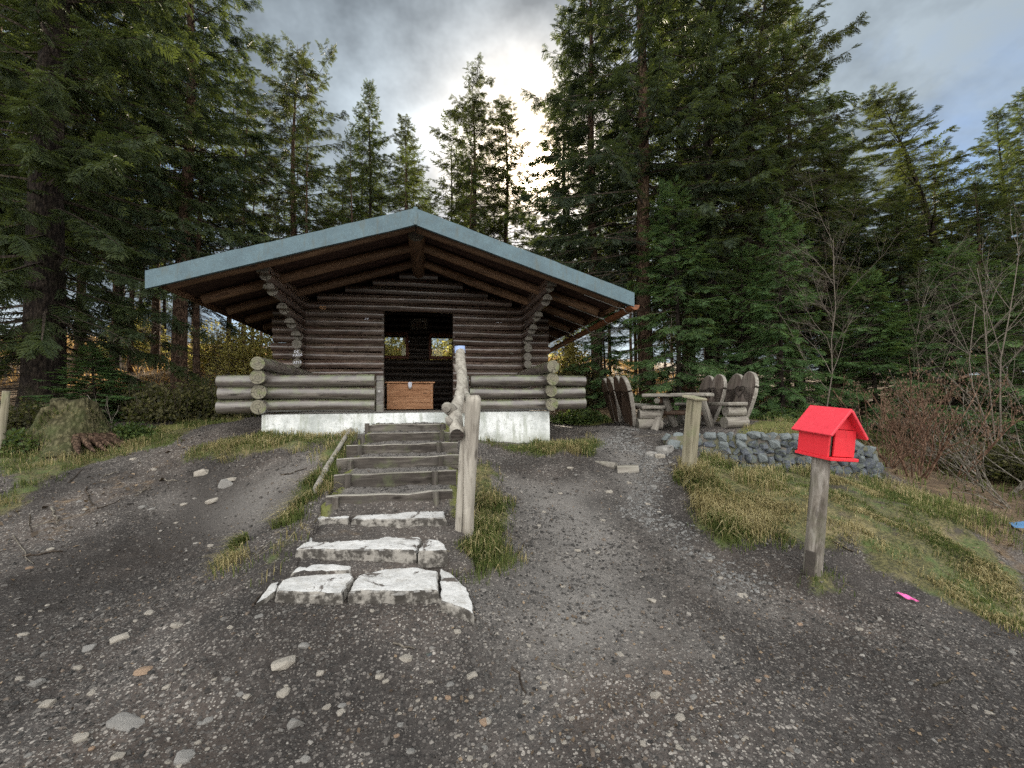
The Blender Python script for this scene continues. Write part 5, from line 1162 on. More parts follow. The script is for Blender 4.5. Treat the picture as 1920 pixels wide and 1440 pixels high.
def spruce_meshes(nm, H, R, nbr, nsp, seed, h0=.08, dead=0, lo=False, hang=.5, trunk_r=None, leafm='needle', barkm='bark', shape=.85, spl=.5, lean=0.0, open_=0.0, fork=0, asym=0.0):
    r = np.random.default_rng(seed); tp = TPL_LO if lo else TPL
    TV = []; TQ = []; nb = 0
    tr = trunk_r or H * .0115
    def trunk_path(z):
        z = np.asarray(z, float); return np.stack([lean * (z / H) ** 2 * H + .05 * np.sin(z * .6 + seed), .05 * np.cos(z * .5 + seed * 2), z], -1)
    zs = np.r_[-.5, 0, .25, .7, np.linspace(1.5, H, 14)]
    rad = tr * np.clip(1 - np.maximum(zs, 0) / H, 0.015, 1) ** .85 * np.where(zs < .5, 1.25 - .3 * np.clip(zs, 0, .5) / .5, 1)
    v, q = tube_np(trunk_path(zs), rad, 10 if not lo else 6); 
    trunk = mesh_np(nm + '_trunk', v, quads=q, mats=[M[barkm]], smooth=True)
    # crown
    Vs = []; Ts = []; Va = []; WV = []; WQ = []; off = 0; woff = 0
    tops = [(0, 0, 1.0)] + ([(r.uniform(-.9, -.5), r.uniform(-.3, .3), .95), (r.uniform(.5, .9), r.uniform(-.3, .3), .90)][:fork])
    for i in range(nbr):
        f_ = (i + r.random()) / nbr; h = h0 + (1 - h0) * (1 - (1 - f_) ** 1.25) * .985; z0 = h * H
        a = i * 2.39996 + r.uniform(-.5, .5)
        prof = np.clip((1 - h) / (1 - h0), 0, 1) ** shape * np.clip(.62 + (h - h0) * 2.6, 0, 1)
        L = (R * prof + .22) * r.uniform(.66, 1.10) * (1 + asym * math.cos(a))
        if open_ and r.random() < open_: L *= r.uniform(.35, .7)
        el = math.radians(np.interp(h, [0, .35, .75, 1], [-16, -4, 14, 52]) + r.uniform(-8, 8)); drp = np.interp(h, [0, .5, 1], [.34, .26, .04]) * r.uniform(.6, 1.3); upt = np.interp(h, [0, .6, 1], [.24, .20, .05]) * r.uniform(.5, 1.3)
        dh = np.array([math.cos(a), math.sin(a), 0]); u = np.linspace(0, 1, 9); side = np.array([-dh[1], dh[0], 0]) * r.uniform(-.14, .14)
        base = trunk_path(z0)
        if fork and h > .72:
            tx, ty, _ = tops[r.integers(len(tops))]; base = base + np.array([tx, ty, 0]) * (h - .72) / .28 * 1.6
        curve = lambda u: base + L * (np.cos(el) * u[:, None] * dh + u[:, None] ** 2 * side + (np.sin(el) * u - drp * u ** 2 + upt * u ** 3)[:, None] * np.array([0, 0, 1.0]))
        P = curve(u)
        v, q = tube_np(P, np.linspace(.006 + L * .0085, .003, 9), 3); WV.append(v); WQ.append(q + woff); woff += len(v)
        ns = max(3, int(nsp * (L / R) ** 1.0 * r.uniform(.8, 1.15)) + 2)
        uu = .13 + .87 * r.random(ns) ** .80; pp = curve(uu); du = 1e-3; T3 = unit(curve(np.minimum(uu + du, 1.001)) - curve(uu - du))
        lat = unit(np.cross(T3, [0, 0, 1.0])); sg = np.where(r.random(ns) < .5, -1, 1)[:, None]; be = np.radians(r.uniform(25, 75, ns))[:, None]
        hg = (r.random(ns) ** 1.5 * hang * 1.7 + .02)[:, None]
        X = unit(T3 * np.cos(be) + lat * sg * np.sin(be) - np.array([0, 0, 1.0]) * hg)
        Y = unit(np.cross(np.array([0, 0, 1.0]) + r.normal(0, .25, (ns, 3)), X)); Z = np.cross(X, Y)
        ln = np.clip((L * .30 * (1.08 - uu) ** .55 + .12) * r.uniform(.7, 1.25, ns), .14, spl * 1.25)
        ln = np.minimum(ln, spl * r.uniform(.7, 1.25, ns))
        # the branch tip itself
        pp = np.vstack([pp, P[-2:-1]]); X = np.vstack([X, T3[-1:] * 0 + unit(P[-1] - P[-2])]); Y = np.vstack([Y, unit(np.cross([0, 0, 1.0], unit(P[-1] - P[-2])))[None] if False else unit(np.cross(np.array([[0, 0, 1.0]]), unit(P[-1] - P[-2])[None]))]); Z = np.vstack([Z, np.cross(X[-1:], Y[-1:])]); ln = np.r_[ln, spl * .7]
        k = r.integers(len(tp)); tv, tt, tip = tp[k]; ns = len(pp)
        W = pp[:, None] + ln[:, None, None] * (tv[None, :, 0:1] * X[:, None] + tv[None, :, 1:2] * Y[:, None] + tv[None, :, 2:3] * Z[:, None])
        Vs.append(W.reshape(-1, 3)); m_ = len(tv); Ts.append((tt[None] + (off + np.arange(ns) * m_)[:, None, None]).reshape(-1, 3)); off += ns * m_
        Va.append((tip[None] * .55 + r.random(ns)[:, None] * .45).ravel())
    # dead, needle-less boughs on the bare stem
    for i in range(dead):
        h = r.uniform(.02, max(h0 * 1.5, .12)); a = r.uniform(0, 6.28); L = R * r.uniform(.35, .85); dh = np.array([math.cos(a), math.sin(a), 0]); u = np.linspace(0, 1, 6)
        P = trunk_path(h * H) + L * (u[:, None] * dh + (-.10 * u - .16 * u ** 2 + r.uniform(-.05, .1) * u)[:, None] * np.array([0, 0, 1.0])) + r.normal(0, .015, (6, 3))
        v, q = tube_np(P, np.linspace(.014, .004, 6), 3); WV.append(v); WQ.append(q + woff); woff += len(v)
        for t in range(r.integers(5, 10)):
            u0 = r.uniform(.25, 1); p0 = P[0] + (P[-1] - P[0]) * u0; d = dh * r.uniform(.3, 1) + np.array([-dh[1], dh[0], 0]) * r.uniform(-1, 1) + np.array([0, 0, r.uniform(-.7, .15)])
            l2 = r.uniform(.15, .5); P2 = np.array([p0, p0 + d * l2 * .5, p0 + d * l2 + np.array([0, 0, -.06])])
            v, q = tube_np(P2, [.006, .005, .003], 3); WV.append(v); WQ.append(q + woff); woff += len(v)
    V = np.concatenate(Vs + WV); T = np.concatenate(Ts); Q = np.concatenate(WQ) + off
    crown = mesh_np(nm + '_crown', V, T, Q, [M[leafm], M['twig']], 0, 1, False, np.r_[np.concatenate(Va), np.zeros(len(V) - off)])
    return trunk, crown
S = {}
S['giant'] = spruce_meshes('giant', 19, 4.3, 270, 62, 1, .075, 60, False, 1.0, .36, 'needle', 'bark', .75, .40)
S['tall'] = spruce_meshes('tall', 17, 3.0, 210, 40, 2, .22, 70, False, .8, .17, 'needle', 'bark', .80, .34)
S['dark'] = spruce_meshes('dark', 16, 3.1, 220, 42, 3, .18, 50, False, .85, .20, 'needle_blue', 'bark_red', .80, .35)
S['thin'] = spruce_meshes('thin', 15.5, 2.3, 150, 30, 4, .24, 40, False, .9, .13, 'needle_brown', 'bark_red', .70, .34, 0, .25)
S['fork'] = spruce_meshes('fork', 15.5, 2.9, 150, 38, 5, .30, 36, False, 1.3, .17, 'needle_brown', 'bark_red', .55, .36, 0, .30, 2)
S['lean'] = spruce_meshes('lean', 14.0, 3.4, 190, 36, 6, .16, 46, False, .45, .17, 'needle_brown', 'bark', .60, .34, .10, .25, 0, .30)
S['young'] = spruce_meshes('young', 6.4, 1.9, 130, 34, 7, .05, 6, False, .6, .07, 'needle_bright', 'bark', .85, .30)
S['young2'] = spruce_meshes('young2', 5.2, 1.9, 120, 32, 8, .03, 0, False, .5, .06, 'needle_bright', 'bark', .80, .30)
S['far'] = spruce_meshes('far', 15, 2.2, 80, 11, 9, .38, 34, True, .55, .12, 'needle', 'bark_red', .75, .62)
S['far2'] = spruce_meshes('far2', 13, 2.4, 90, 12, 10, .20, 24, True, .55, .12, 'needle_blue', 'bark', .80, .62)
used = set()
def spruce(kind, x, y, H, rot, label, group=None, name='spruce_tree', wide=1.0, dz=0.0, leanv=None):
    tm, cm = S[kind]; s = H / float({'giant': 19, 'tall': 17, 'dark': 16, 'thin': 15.5, 'fork': 15.5, 'lean': 14, 'young': 6.4, 'young2': 5.2, 'far': 15, 'far2': 13}[kind])
    root = empty(name, (x, y, z1(x, y) + dz), rot, label, 'spruce', group)
    root.scale = (s * wide, s * wide, s)
    if leanv: root.rotation_euler = (leanv[0], leanv[1], rot)
    link('trunk', tm, root); link('crown', cm, root); return root
def spx(kind, px, d, ytop, rot, label, group=None, wide=1.0, leanv=None, name='spruce_tree'):
    p = at(px, 757, d); zt_ = at(px, ytop, d)[2]
    return spruce(kind, p[0], p[1], zt_ - z1(p[0], p[1]), rot, label, group, name, wide, 0, leanv)
spx('giant', 75, 8.6, -900, .4, 'huge dark spruce with a thick black trunk, its boughs hanging over the low eave')
spx('dark', 338, 12.0, -420, 1.2, 'tall green spruce close behind the eave, its trunk clear of the undergrowth', wide=.92)
spx('tall', -160, 10.5, -300, 2.2, 'tall spruce beside the huge dark trunk, mostly outside the picture', wide=1.2)
spx('tall', 215, 14.5, -360, 5.0, 'slim spruce standing between the huge dark trunk and the spruce behind the eave', wide=.85)
spx('thin', 140, 13.5, -300, 2.9, 'slender bare-stemmed spruce right behind the huge dark trunk', wide=.9)
spx('fork', 545, 18, 55, .3, 'spruce with a forked ragged top above the low side of the roof', wide=1.2)
spx('thin', 452, 17, 120, 1.9, 'drooping spruce with bare lower stem between the eave spruce and the forked one', wide=.95)
spx('tall', 690, 20, 135, 1.0, 'pointed spruce rising above the roof next to the forked one', wide=.95)
spx('thin', 760, 21, 205, 4.1, 'smaller pointed spruce just above the roof ridge', wide=1.25)
spx('thin', 640, 22, 300, 5.5, 'low ragged spruce filling the gap between the forked and the pointed one', wide=1.5)
spx('fork', 890, 20, 130, 2.0, 'spruce with thin twin tops beyond the roof ridge, beside the sun', wide=1.2)
spx('thin', 952, 21, 170, 3.3, 'backlit spruce standing just beside the low sun', wide=1.6)
spx('dark', 1118, 14.5, -190, 4.4, 'dense dark spruce behind the high corner of the roof, beside the bright gap of sky', wide=1.0)
spx('dark', 1215, 12.4, -480, 5.9, 'dense dark spruce behind the brown bench, reaching out of the picture', wide=1.0)
spx('tall', 1345, 13.0, -520, .9, 'tall spruce with a long pale bare stem above the picnic table', wide=1.05)
spx('lean', 1400, 13.2, -190, -.45, 'wind-swept spruce whose thin boughs reach out to the open sky', wide=.85)
spx('lean', 1800, 15.5, 128, 2.4, 'dark spruce with a broad ragged flat top behind the birches', wide=1.35)
spx('tall', 1905, 17, 190, .2, 'dark spruce at the edge of the picture beyond the birches', wide=1.2)
spx('dark', 1620, 16.5, 330, 1.6, 'lower dark spruce in the gap between the wind-swept and the flat-topped one', wide=1.25)
spx('dark', 1290, 16.5, -60, 2.6, 'dark spruce in the second row behind the picnic table', wide=1.2)
spx('tall', 1500, 16.0, -30, 4.9, 'spruce in the second row behind the wind-swept one', wide=1.2)
spx('tall', 1065, 18.5, 90, 3.9, 'spruce standing beyond the high roof slope, on the bench side of the sun', wide=1.0)
spx('dark', 1720, 18.0, 300, .8, 'broad dark spruce deep in the gap beside the flat-topped one', wide=1.4)
spx('thin', 285, 16.5, -60, 3.7, 'bare-stemmed spruce in the second row left of the eave', wide=1.2)
spx('dark', 1560, 15.5, 215, 3.1, 'broad dark spruce filling the wood behind the single thin birch', wide=1.55)
spx('tall', 1700, 14.0, 345, 5.3, 'dark spruce behind the reddish shrub, lower than the flat-topped one', wide=1.5)
spx('dark', 1850, 13.5, 330, 2.2, 'dark bushy spruce standing right behind the white-barked birches', wide=1.5)
spx('tall', 1960, 14.5, 150, 1.4, 'tall spruce at the very edge of the picture above the birches', wide=1.3)
spx('dark', 1400, 18.0, 60, 5.8, 'deep-wood spruce between the bare-stemmed and the wind-swept one', wide=1.2)
spx('dark', -40, 13.0, -260, 4.8, 'dark spruce at the picture edge beyond the huge trunk', wide=1.2)
spx('tall', 60, 17.5, -150, 3.4, 'second-row spruce hidden mostly by the huge dark trunk', wide=1.2)
spx('young', 1270, 10.9, 340, .2, 'bright green young spruce behind the carved-heart bench', wide=1.15, name='young_spruce')
spx('young', 1470, 9.9, 390, 2.1, 'bright green young spruce behind the red box, nearest the terrace', wide=1.05, name='young_spruce')
spx('young2', 1395, 11.6, 470, 4.0, 'low green young spruce between the two taller bright ones', wide=1.1, name='young_spruce')
spx('young2', 1640, 10.6, 520, 1.0, 'dark young spruce with hanging boughs above the bare bushes', wide=1.45, name='young_spruce')
spx('young2', 1790, 10.8, 470, 3.0, 'dark green young spruce behind the bare bushes at the slope', wide=1.35, name='young_spruce')
spx('young2', 1940, 10.5, 500, 5.0, 'dark green young spruce cut off by the edge of the picture', wide=1.3, name='young_spruce')
spx('young', 1135, 12.5, 520, 5.0, 'low young spruce with boughs hanging beside the gutter', wide=1.2, name='young_spruce')
spx('young2', 175, 8.2, 655, 1.0, 'flat dark young spruce spreading at the foot of the huge dark trunk', wide=2.3, name='young_spruce')
FG = 'far spruces in the wood behind the cabin'
fr = random.Random(11); placed = []
spots = []
for k in range(900):
    a = math.radians(fr.uniform(-53, 54)) + az0; d = fr.uniform(15, 46); x = CAM[0] + d * math.sin(a); y = CAM[1] + d * math.cos(a)
    if y < 4.5 or abs(math.degrees(a - math.atan2(SUN_DIR[0], SUN_DIR[1]))) < (3 if d < 22 else 8): continue
    if x < -4 and y > 9 and fr.random() < .75: continue
    if any((x - p[0]) ** 2 + (y - p[1]) ** 2 < (1.7 + .03 * d) ** 2 for p in placed): continue
    placed.append((x, y)); spots.append((x, y, d))
    if len(spots) >= 80: break
for x, y, d in spots:
    k = 'far' if fr.random() < .62 else 'far2'
    lf = 'slim spruce with bare reddish lower stem, one of many deep in the wood' if k == 'far' else 'dark bushy spruce, one of many deep in the wood'
    hmax = 9.0 + .18 * d
    spruce(k, x, y, hmax * fr.uniform(.75, 1.0), fr.uniform(0, 6.28), lf, FG, 'far_spruce', fr.uniform(.85, 1.2))

# ------------------------------------------------------------------ bare broadleaf shrubs and birches
def bare_mesh(nm, seed, stems, H, spread, wood, budm=None, lv=3, r0=.02, nb=5, upw=.35, bud=.6, arch=0.0, dirb=None):
    r = np.random.default_rng(seed); WV = []; WQ = []; o = 0; BV = []; BT = []; bo = 0
    oct_ = np.array([(1, 0, 0), (-1, 0, 0), (0, 1, 0), (0, -1, 0), (0, 0, 1), (0, 0, -1)]) * np.array([.007, .007, .016]); ot = np.array([(0, 2, 4), (2, 1, 4), (1, 3, 4), (3, 0, 4), (2, 0, 5), (1, 2, 5), (3, 1, 5), (0, 3, 5)])
    def grow(p, d, L, rad, lev):
        nonlocal o, bo
        n = 7 if lev == 0 else 5; P = [p]; dd = d
        for i in range(n - 1):
            dd = unit(dd + r.normal(0, .10 + .04 * lev, 3) + np.array([0, 0, upw * .12 - arch * .3 * i / n])); P.append(P[-1] + dd * L / (n - 1))
        P = np.array(P); R_l = np.linspace(rad, rad * .38, n)
        v, q = tube_np(P, R_l, 6 if lev == 0 else (4 if lev == 1 else 3)); WV.append(v); WQ.append(q + o); o += len(v)
        if budm and lev >= lv - 2:
            for t in range(r.integers(2, 6)):
                if r.random() < bud:
                    u = r.uniform(.35, 1) * (n - 1); i = min(int(u), n - 2); c = P[i] + (P[i + 1] - P[i]) * (u - i) + r.normal(0, .008, 3)
                    BV.append(oct_ * r.uniform(.7, 1.5) + c); BT.append(ot + bo); bo += 6
        if lev < lv:
            for t in range(max(2, int(nb * (1 if lev else 1.6) * r.uniform(.7, 1.3)))):
                u = r.uniform(.22, .98) * (n - 1); i = min(int(u), n - 2); c = P[i] + (P[i + 1] - P[i]) * (u - i); t3 = unit(P[i + 1] - P[i])
                s_ = unit(np.cross(t3, r.normal(0, 1, 3))); an = math.radians(r.uniform(22, 55)); grow(c, unit(t3 * math.cos(an) + s_ * math.sin(an) + np.array([0, 0, upw * .25])), L * r.uniform(.32, .58) * (1 - .35 * u / n), R_l[i] * .62, lev + 1)
    for s in range(stems):
        a = r.uniform(0, 6.28); t = math.radians(r.uniform(.15, 1) * spread); d = np.array([math.cos(a) * math.sin(t), math.sin(a) * math.sin(t), math.cos(t)])
        if dirb is not None: d = unit(d + np.array(dirb) * r.uniform(.2, 1))
        grow(np.array([math.cos(a) * .08, math.sin(a) * .08, -.06]) * (1 + stems * .04), d, H * r.uniform(.6, 1.05), r0 * r.uniform(.6, 1.15), 0)
    V = np.concatenate(WV); Q = np.concatenate(WQ); wm_ = mesh_np(nm, V, quads=Q, mats=[wood], smooth=True)
    bm_ = mesh_np(nm + '_buds', np.concatenate(BV), np.concatenate(BT), mats=[budm]) if BV else None
    return wm_, bm_
def bare(nm, mm, x, y, rot, label, cat, sc_=1.0, group=None):
    root = empty(nm, (x, y, z1(x, y)), rot, label, cat, group); root.scale = (sc_,) * 3
    link('branches' if 'shrub' in nm else 'trunk', mm[0], root)
    if mm[1]: tag(link('buds', mm[1], root), kind='stuff')
    return root
BS1 = bare_mesh('bare_shrub', 1, 13, 1.62, 46, M['red_twig'], M['bud'], 3, .013, 3, .55, .25)
BS2 = bare_mesh('bare_shrub', 2, 16, 1.75, 62, M['pale_twig'], M['bud'], 3, .011, 3, .15, .12, .35)
BI1 = bare_mesh('birch', 3, 3, 4.6, 16, M['birch'], None, 3, .020, 5, .3)
BI2 = bare_mesh('birch', 4, 1, 4.0, 8, M['birch'], None, 3, .022, 9, .1)
BI3 = bare_mesh('birch', 5, 4, 4.0, 26, M['birch'], None, 3, .018, 5, .2)
SB = bare_mesh('sapling', 6, 2, 1.0, 30, M['pale_twig'], None, 2, .011, 3, .3)
def bpx(nm, mm, px, d, rot, label, cat, s=1.0, group=None):
    p = at(px, 757, d); return bare(nm, mm, p[0], p[1], rot, label, cat, s, group)
bpx('bare_shrub', BS1, 1705, 6.1, .3, 'bare shrub with reddish-brown buds right behind the red box', 'shrub', .98)
bpx('bare_shrub', BS1, 1762, 6.7, 2.1, 'upright bare shrub with brown buds, in the middle of the row of bushes', 'shrub', 1.05)
bpx('bare_shrub', BS2, 1850, 6.2, 4.0, 'spreading bare bush with arching grey twigs low on the slope', 'shrub', 1.0)
bpx('bare_shrub', BS2, 1930, 5.6, 1.0, 'bare bush with long arching twigs at the picture edge above the blue sheet', 'shrub', 1.0)
bpx('bare_shrub', BS2, 1990, 6.6, 2.6, 'tall bare bush, half cut off by the picture edge behind the arching one', 'shrub', 1.25)
bpx('bare_shrub', BS1, 1652, 6.3, 5.0, 'small bare shrub at the far end of the dry stone wall', 'shrub', .75)
bpx('birch_tree', BI1, 1890, 8.2, 1.0, 'white-barked bare birch with several stems above the arching bushes', 'birch', 1.0)
bpx('birch_tree', BI3, 1950, 9.0, 2.0, 'bushy bare birch with many stems at the picture edge', 'birch', 1.0)
bpx('birch_tree', BI2, 1545, 9.2, 0.5, 'single thin pale birch stem in front of the bright young spruce behind the red box', 'birch', 1.0)
bpx('birch_tree', BI2, 1725, 10.0, 2.5, 'thin bare birch between the wind-swept and the flat-topped spruce', 'birch', .95)
bpx('sapling', SB, 232, 7.2, .3, 'small forked leafless sapling between the stump and the brown undergrowth', 'sapling', 1.0)
p = at(1210, 745, 11); q = at(1208, 590, 11)

def pole_tree(px, d, ytop, r, label, mat):
    p = at(px, 757, d); z = z1(p[0], p[1]); top = at(px, ytop, d)[2]; root = empty('dead_sapling', (p[0], p[1], z), 0, label, 'dead sapling')
    m = MB(); n = 7; m.tube([(math.sin(i * 1.3 + px) * .03, math.cos(i * 1.7) * .03, (top - z) * i / (n - 1) - .05) for i in range(n)], [r * (1 - .6 * i / n) for i in range(n)], 7, 0, True, 0, .03)
    for i in range(12):
        h = random.uniform(.2, .95) * (top - z); a = random.uniform(0, 6.28); l = random.uniform(.15, .5)
        m.tube([(0, 0, h), (math.cos(a) * l * .5, math.sin(a) * l * .5, h + .02), (math.cos(a) * l, math.sin(a) * l, h - random.uniform(-.05, .12))], [.006, .005, .003], 3, 0, False)
    m.build('trunk', mat, root)
pole_tree(1262, 11.0, 585, .020, 'thin pale dead sapling standing behind the table, near the brown bench', M['pale_twig'])
pole_tree(1323, 11.4, 600, .020, 'thin sunlit dead sapling rising between the two hearts of the grey bench', M['pale_twig'])

# ------------------------------------------------------------------ undergrowth, stump, grass, litter
def leafy(nm, seed, n, rx, ry, rz, leafm, size=.05, stems=30, flat=.0):
    r = np.random.default_rng(seed); th = r.uniform(0, 6.28, n); ph = np.arccos(r.uniform(0, 1, n)); rad = r.random(n) ** .45
    lump = .72 + .5 * np.array([float(vnoise(math.cos(t) * 2 + 5, math.sin(t) * 2 + p_ * 2, seed)) for t, p_ in zip(th, ph)])
    c = np.stack([np.cos(th) * np.sin(ph) * rx, np.sin(th) * np.sin(ph) * ry, np.cos(ph) * rz], -1) * (rad * lump)[:, None]
    d = unit(r.normal(0, 1, (n, 3)) + np.array([0, 0, .5])); s_ = unit(np.cross(d, r.normal(0, 1, (n, 3)))); L = size * r.uniform(.5, 1.5, n)[:, None]; w = L * .32
    V = np.stack([c, c + d * L * .5 + s_ * w, c + d * L, c + d * L * .5 - s_ * w], 1).reshape(-1, 3); b = np.arange(n)[:, None] * 4
    T = np.concatenate([b + np.array([0, 1, 2]), b + np.array([0, 2, 3])]); me = mesh_np(nm, V, T, mats=[M[leafm]], var=np.repeat(r.random(n), 4))
    WV = []; WQ = []; o = 0
    for k in range(stems):
        a = r.uniform(0, 6.28); q = np.array([math.cos(a) * rx, math.sin(a) * ry, 0]) * r.random() * .9; t = q * 1.15 + np.array([0, 0, rz * r.uniform(.5, 1.05)]); t += r.normal(0, .06, 3)
        v, qd = tube_np(np.array([q * .7, (q + t) / 2 + r.normal(0, .03, 3), t]), [.007, .005, .003], 3); WV.append(v); WQ.append(qd + o); o += len(v)
    st_ = mesh_np(nm + '_stems', np.concatenate(WV), quads=np.concatenate(WQ), mats=[M['twig']])
    return me, st_
LB = [leafy('shrub_leaves', 1, 5200, .95, .75, .80, 'shrub_leaf', .060, 70), leafy('shrub_leaves', 2, 4200, .80, .7, .62, 'shrub_leaf', .055, 60), leafy('shrub_leaves', 3, 3600, .6, .55, .38, 'fern_leaf', .065, 30)]
def shrub(k, px, d, s, label, rot=0.0, sz=1.0):
    p = at(px, 757, d); root = empty('shrub', (p[0], p[1], z1(p[0], p[1]) - .03), rot, label, 'shrub'); root.scale = (s, s, s * sz)
    tag(link('foliage', LB[k][0], root), kind='stuff'); link('stems', LB[k][1], root); return root
shrub(0, 385, 8.6, 1.0, 'brown-green bush in front of the far spruce trunk, next to the porch logs', .2, 1.0)
shrub(1, 330, 8.4, 1.05, 'dense dark brown bush beside the sapling, right of the grassy stump', 1.0, 1.1)
shrub(0, 285, 8.9, .9, 'dark bush behind the forked sapling', 2.0)
shrub(1, 215, 9.2, 1.0, 'dark bush behind the grassy stump', 3.0)
shrub(1, 460, 10.5, 1.1, 'sunlit yellow-green bush behind the end of the porch logs', 4.0, 1.2)
shrub(1, 30, 7.2, 1.0, 'dark undergrowth bush behind the pale stake', .7, .8)
shrub(2, 235, 6.9, .75, 'low fresh green bilberry bush at the foot of the stump', .5)
shrub(2, 60, 6.3, .9, 'low green undergrowth between the stake and the stump', 1.9, .9)
shrub(2, 1085, 9.8, 1.1, 'low green ground-cover bush between the porch logs and the brown bench', 1.0, .7)
shrub(1, 1075, 13.0, 1.5, 'sunlit yellow-green bush far behind the porch corner under the gutter', 2.2, 1.4)
shrub(2, 1470, 9.0, 1.1, 'low mossy green bush right of the grey bench', .4, .6)
shrub(1, 1580, 8.2, .8, 'low dark bush behind the red box at the wall end', 2.4, .7)
shrub(1, 1820, 8.2, 1.3, 'dark undergrowth bush at the foot of the birches', 3.0, .8)
shrub(0, 1925, 7.6, 1.1, 'dark undergrowth bush at the picture edge behind the arching twigs', 1.2, .7)

# grassy stump
sp = at(135, 805, 6.5); sz0 = z1(sp[0], sp[1])
stump = empty('tree_stump', (sp[0], sp[1], sz0), 0, 'old grass-covered tree stump with a torn reddish root at its foot', 'stump')
V = []; nA, nH = 40, 16
for i in range(nH):
    t = i / (nH - 1)
    for j in range(nA):
        a = 2 * math.pi * j / nA; flare = .27 + .40 * (1 - t) ** 1.9 * (1 + .45 * math.sin(a * 5 + 1) * (1 - t)) + (float(vnoise(math.cos(a) * 2.5 + 9, math.sin(a) * 2.5 + t * 3, 4)) - .5) * .16
        V.append((math.cos(a) * flare, math.sin(a) * flare, t * .70 - .06 + (float(vnoise(math.cos(a) * 2, math.sin(a) * 2, 8)) - .5) * .34 * t))
V.append((0, 0, .56)); Qs = [(i * nA + j, i * nA + (j + 1) % nA, (i + 1) * nA + (j + 1) % nA, (i + 1) * nA + j) for i in range(nH - 1) for j in range(nA)]; Ts = [((nH - 1) * nA + j, (nH - 1) * nA + (j + 1) % nA, nH * nA) for j in range(nA)]
link('stump_body', mesh_np('stump_body', V, Ts, Qs, [bark_mat('mossy_stump', (0.045, 0.042, 0.022), (0.17, 0.155, 0.09), .8)], smooth=True), stump)
for k in range(7):
    a = -.9 + k * .16; m = MB(); L = random.uniform(.35, .6)
    pts = [(math.cos(a) * (.45 + L * t), math.sin(a) * (.45 + L * t), .20 * (1 - t) ** 1.4 - .02 + random.uniform(-.012, .012)) for t in np.linspace(0, 1, 6)]
    m.tube(pts, [.055, .05, .042, .034, .024, .012], 6, 0, True, 0, .12); m.build('root', M['bark_red'], stump)

def blades(nm, P, h, lean, w, seed, mat, parent=None, kind='stuff', curl=.5):
    """grass blades: P (n,3) roots, h heights"""
    n = len(P); r = np.random.default_rng(seed); a = r.uniform(0, 6.28, n); d = np.stack([np.cos(a), np.sin(a), np.zeros(n)], -1) * 1.0
    if lean is not None: d = unit(d * .55 + lean) * np.linalg.norm(d * .55 + lean, axis=1, keepdims=True)
    s_ = unit(np.cross(np.array([0, 0, 1.0]), d + 1e-6)); k = r.uniform(.15, 1.0, n)[:, None] * curl; hh = h[:, None]; ww = (w * r.uniform(.6, 1.3, n))[:, None]
    up = np.array([0, 0, 1.0]); m_ = P + up * hh * .62 + d * hh * k * .35; t_ = P + up * hh * (1 - .55 * k) + d * hh * k * 1.15
    V = np.stack([P - s_ * ww, P + s_ * ww, m_ + s_ * ww * .8, m_ - s_ * ww * .8, t_], 1).reshape(-1, 3); b = np.arange(n)[:, None] * 5
    o = link(nm, mesh_np(nm, V, b + np.array([3, 2, 4]), b + np.array([0, 1, 2, 3]), [M[mat]], var=np.clip(np.repeat(r.random(n), 5) * .7 + np.tile([0, 0, .15, .15, .3], n), 0, 1)), parent)
    if kind: tag(o, kind=kind)
    return o
def scatter_poly(poly, dens, seed):
    r = np.random.default_rng(seed); Pp = np.array(poly); lo, hi = Pp.min(0) - .12, Pp.max(0) + .12; n = int(dens * (hi[0] - lo[0]) * (hi[1] - lo[1]))
    x = r.uniform(lo[0], hi[0], n); y = r.uniform(lo[1], hi[1], n); m_ = pmask(x, y, [poly], .12); dd = np.hypot(x - CAM[0], y - CAM[1])
    cl = fbm(x, y, 3.2, 3, 77); k = (r.random(n) < m_ * np.clip((cl - .30) * 3.2, 0, 1) * np.clip(4.2 / dd, .25, 1.2)); return x[k], y[k]
GXs, GYs = [], []
for i, pl in enumerate(MOSS_P):
    x, y = scatter_poly(pl, 2600, 260 + i); GXs.append(x); GYs.append(y)
for i, pl in enumerate(GRASS_P):
    x, y = scatter_poly(pl, (8500, 9000, 9000, 9000, 9000, 9000, 26000, 7000)[i], 200 + i); GXs.append(x); GYs.append(y)
gx_, gy_ = np.concatenate(GXs), np.concatenate(GYs); md = pmask(gx_, gy_, MUD_P, .15); k = rng.random(len(gx_)) > md * .9; gx_, gy_ = gx_[k], gy_[k]
cl = fbm(gx_, gy_, 1.6, 3, 55); dryf = np.clip((cl - .42) * 3.4, .05, .85); dry = rng.random(len(gx_)) < dryf
dwn = np.stack([(zt(gx_ - .15, gy_) - zt(gx_ + .15, gy_)) / .3, (zt(gx_, gy_ - .15) - zt(gx_, gy_ + .15)) / .3, np.zeros(len(gx_))], -1) * 1.6
PG = np.stack([gx_, gy_, zt(gx_, gy_) - .006], -1)
slope = (gx_ > 3.3) & (gy_ < -4.4)
bh = rng.uniform(.03, .10, len(gx_)) * np.where(slope, .50, 1.0)
keep = rng.random(len(gx_)) < np.clip((fbm(gx_, gy_, 2.4, 4, 66) - .36) * 5, .05, 1); gx_, gy_, dry, dwn, PG, bh = gx_[keep], gy_[keep], dry[keep], dwn[keep], PG[keep], bh[keep]
blades('grass', PG[~dry], bh[~dry], dwn[~dry], .0032, 1, 'grass')
blades('dry_grass', PG[dry], bh[dry] * 1.6, dwn[dry], .0028, 2, 'straw', curl=1.3)
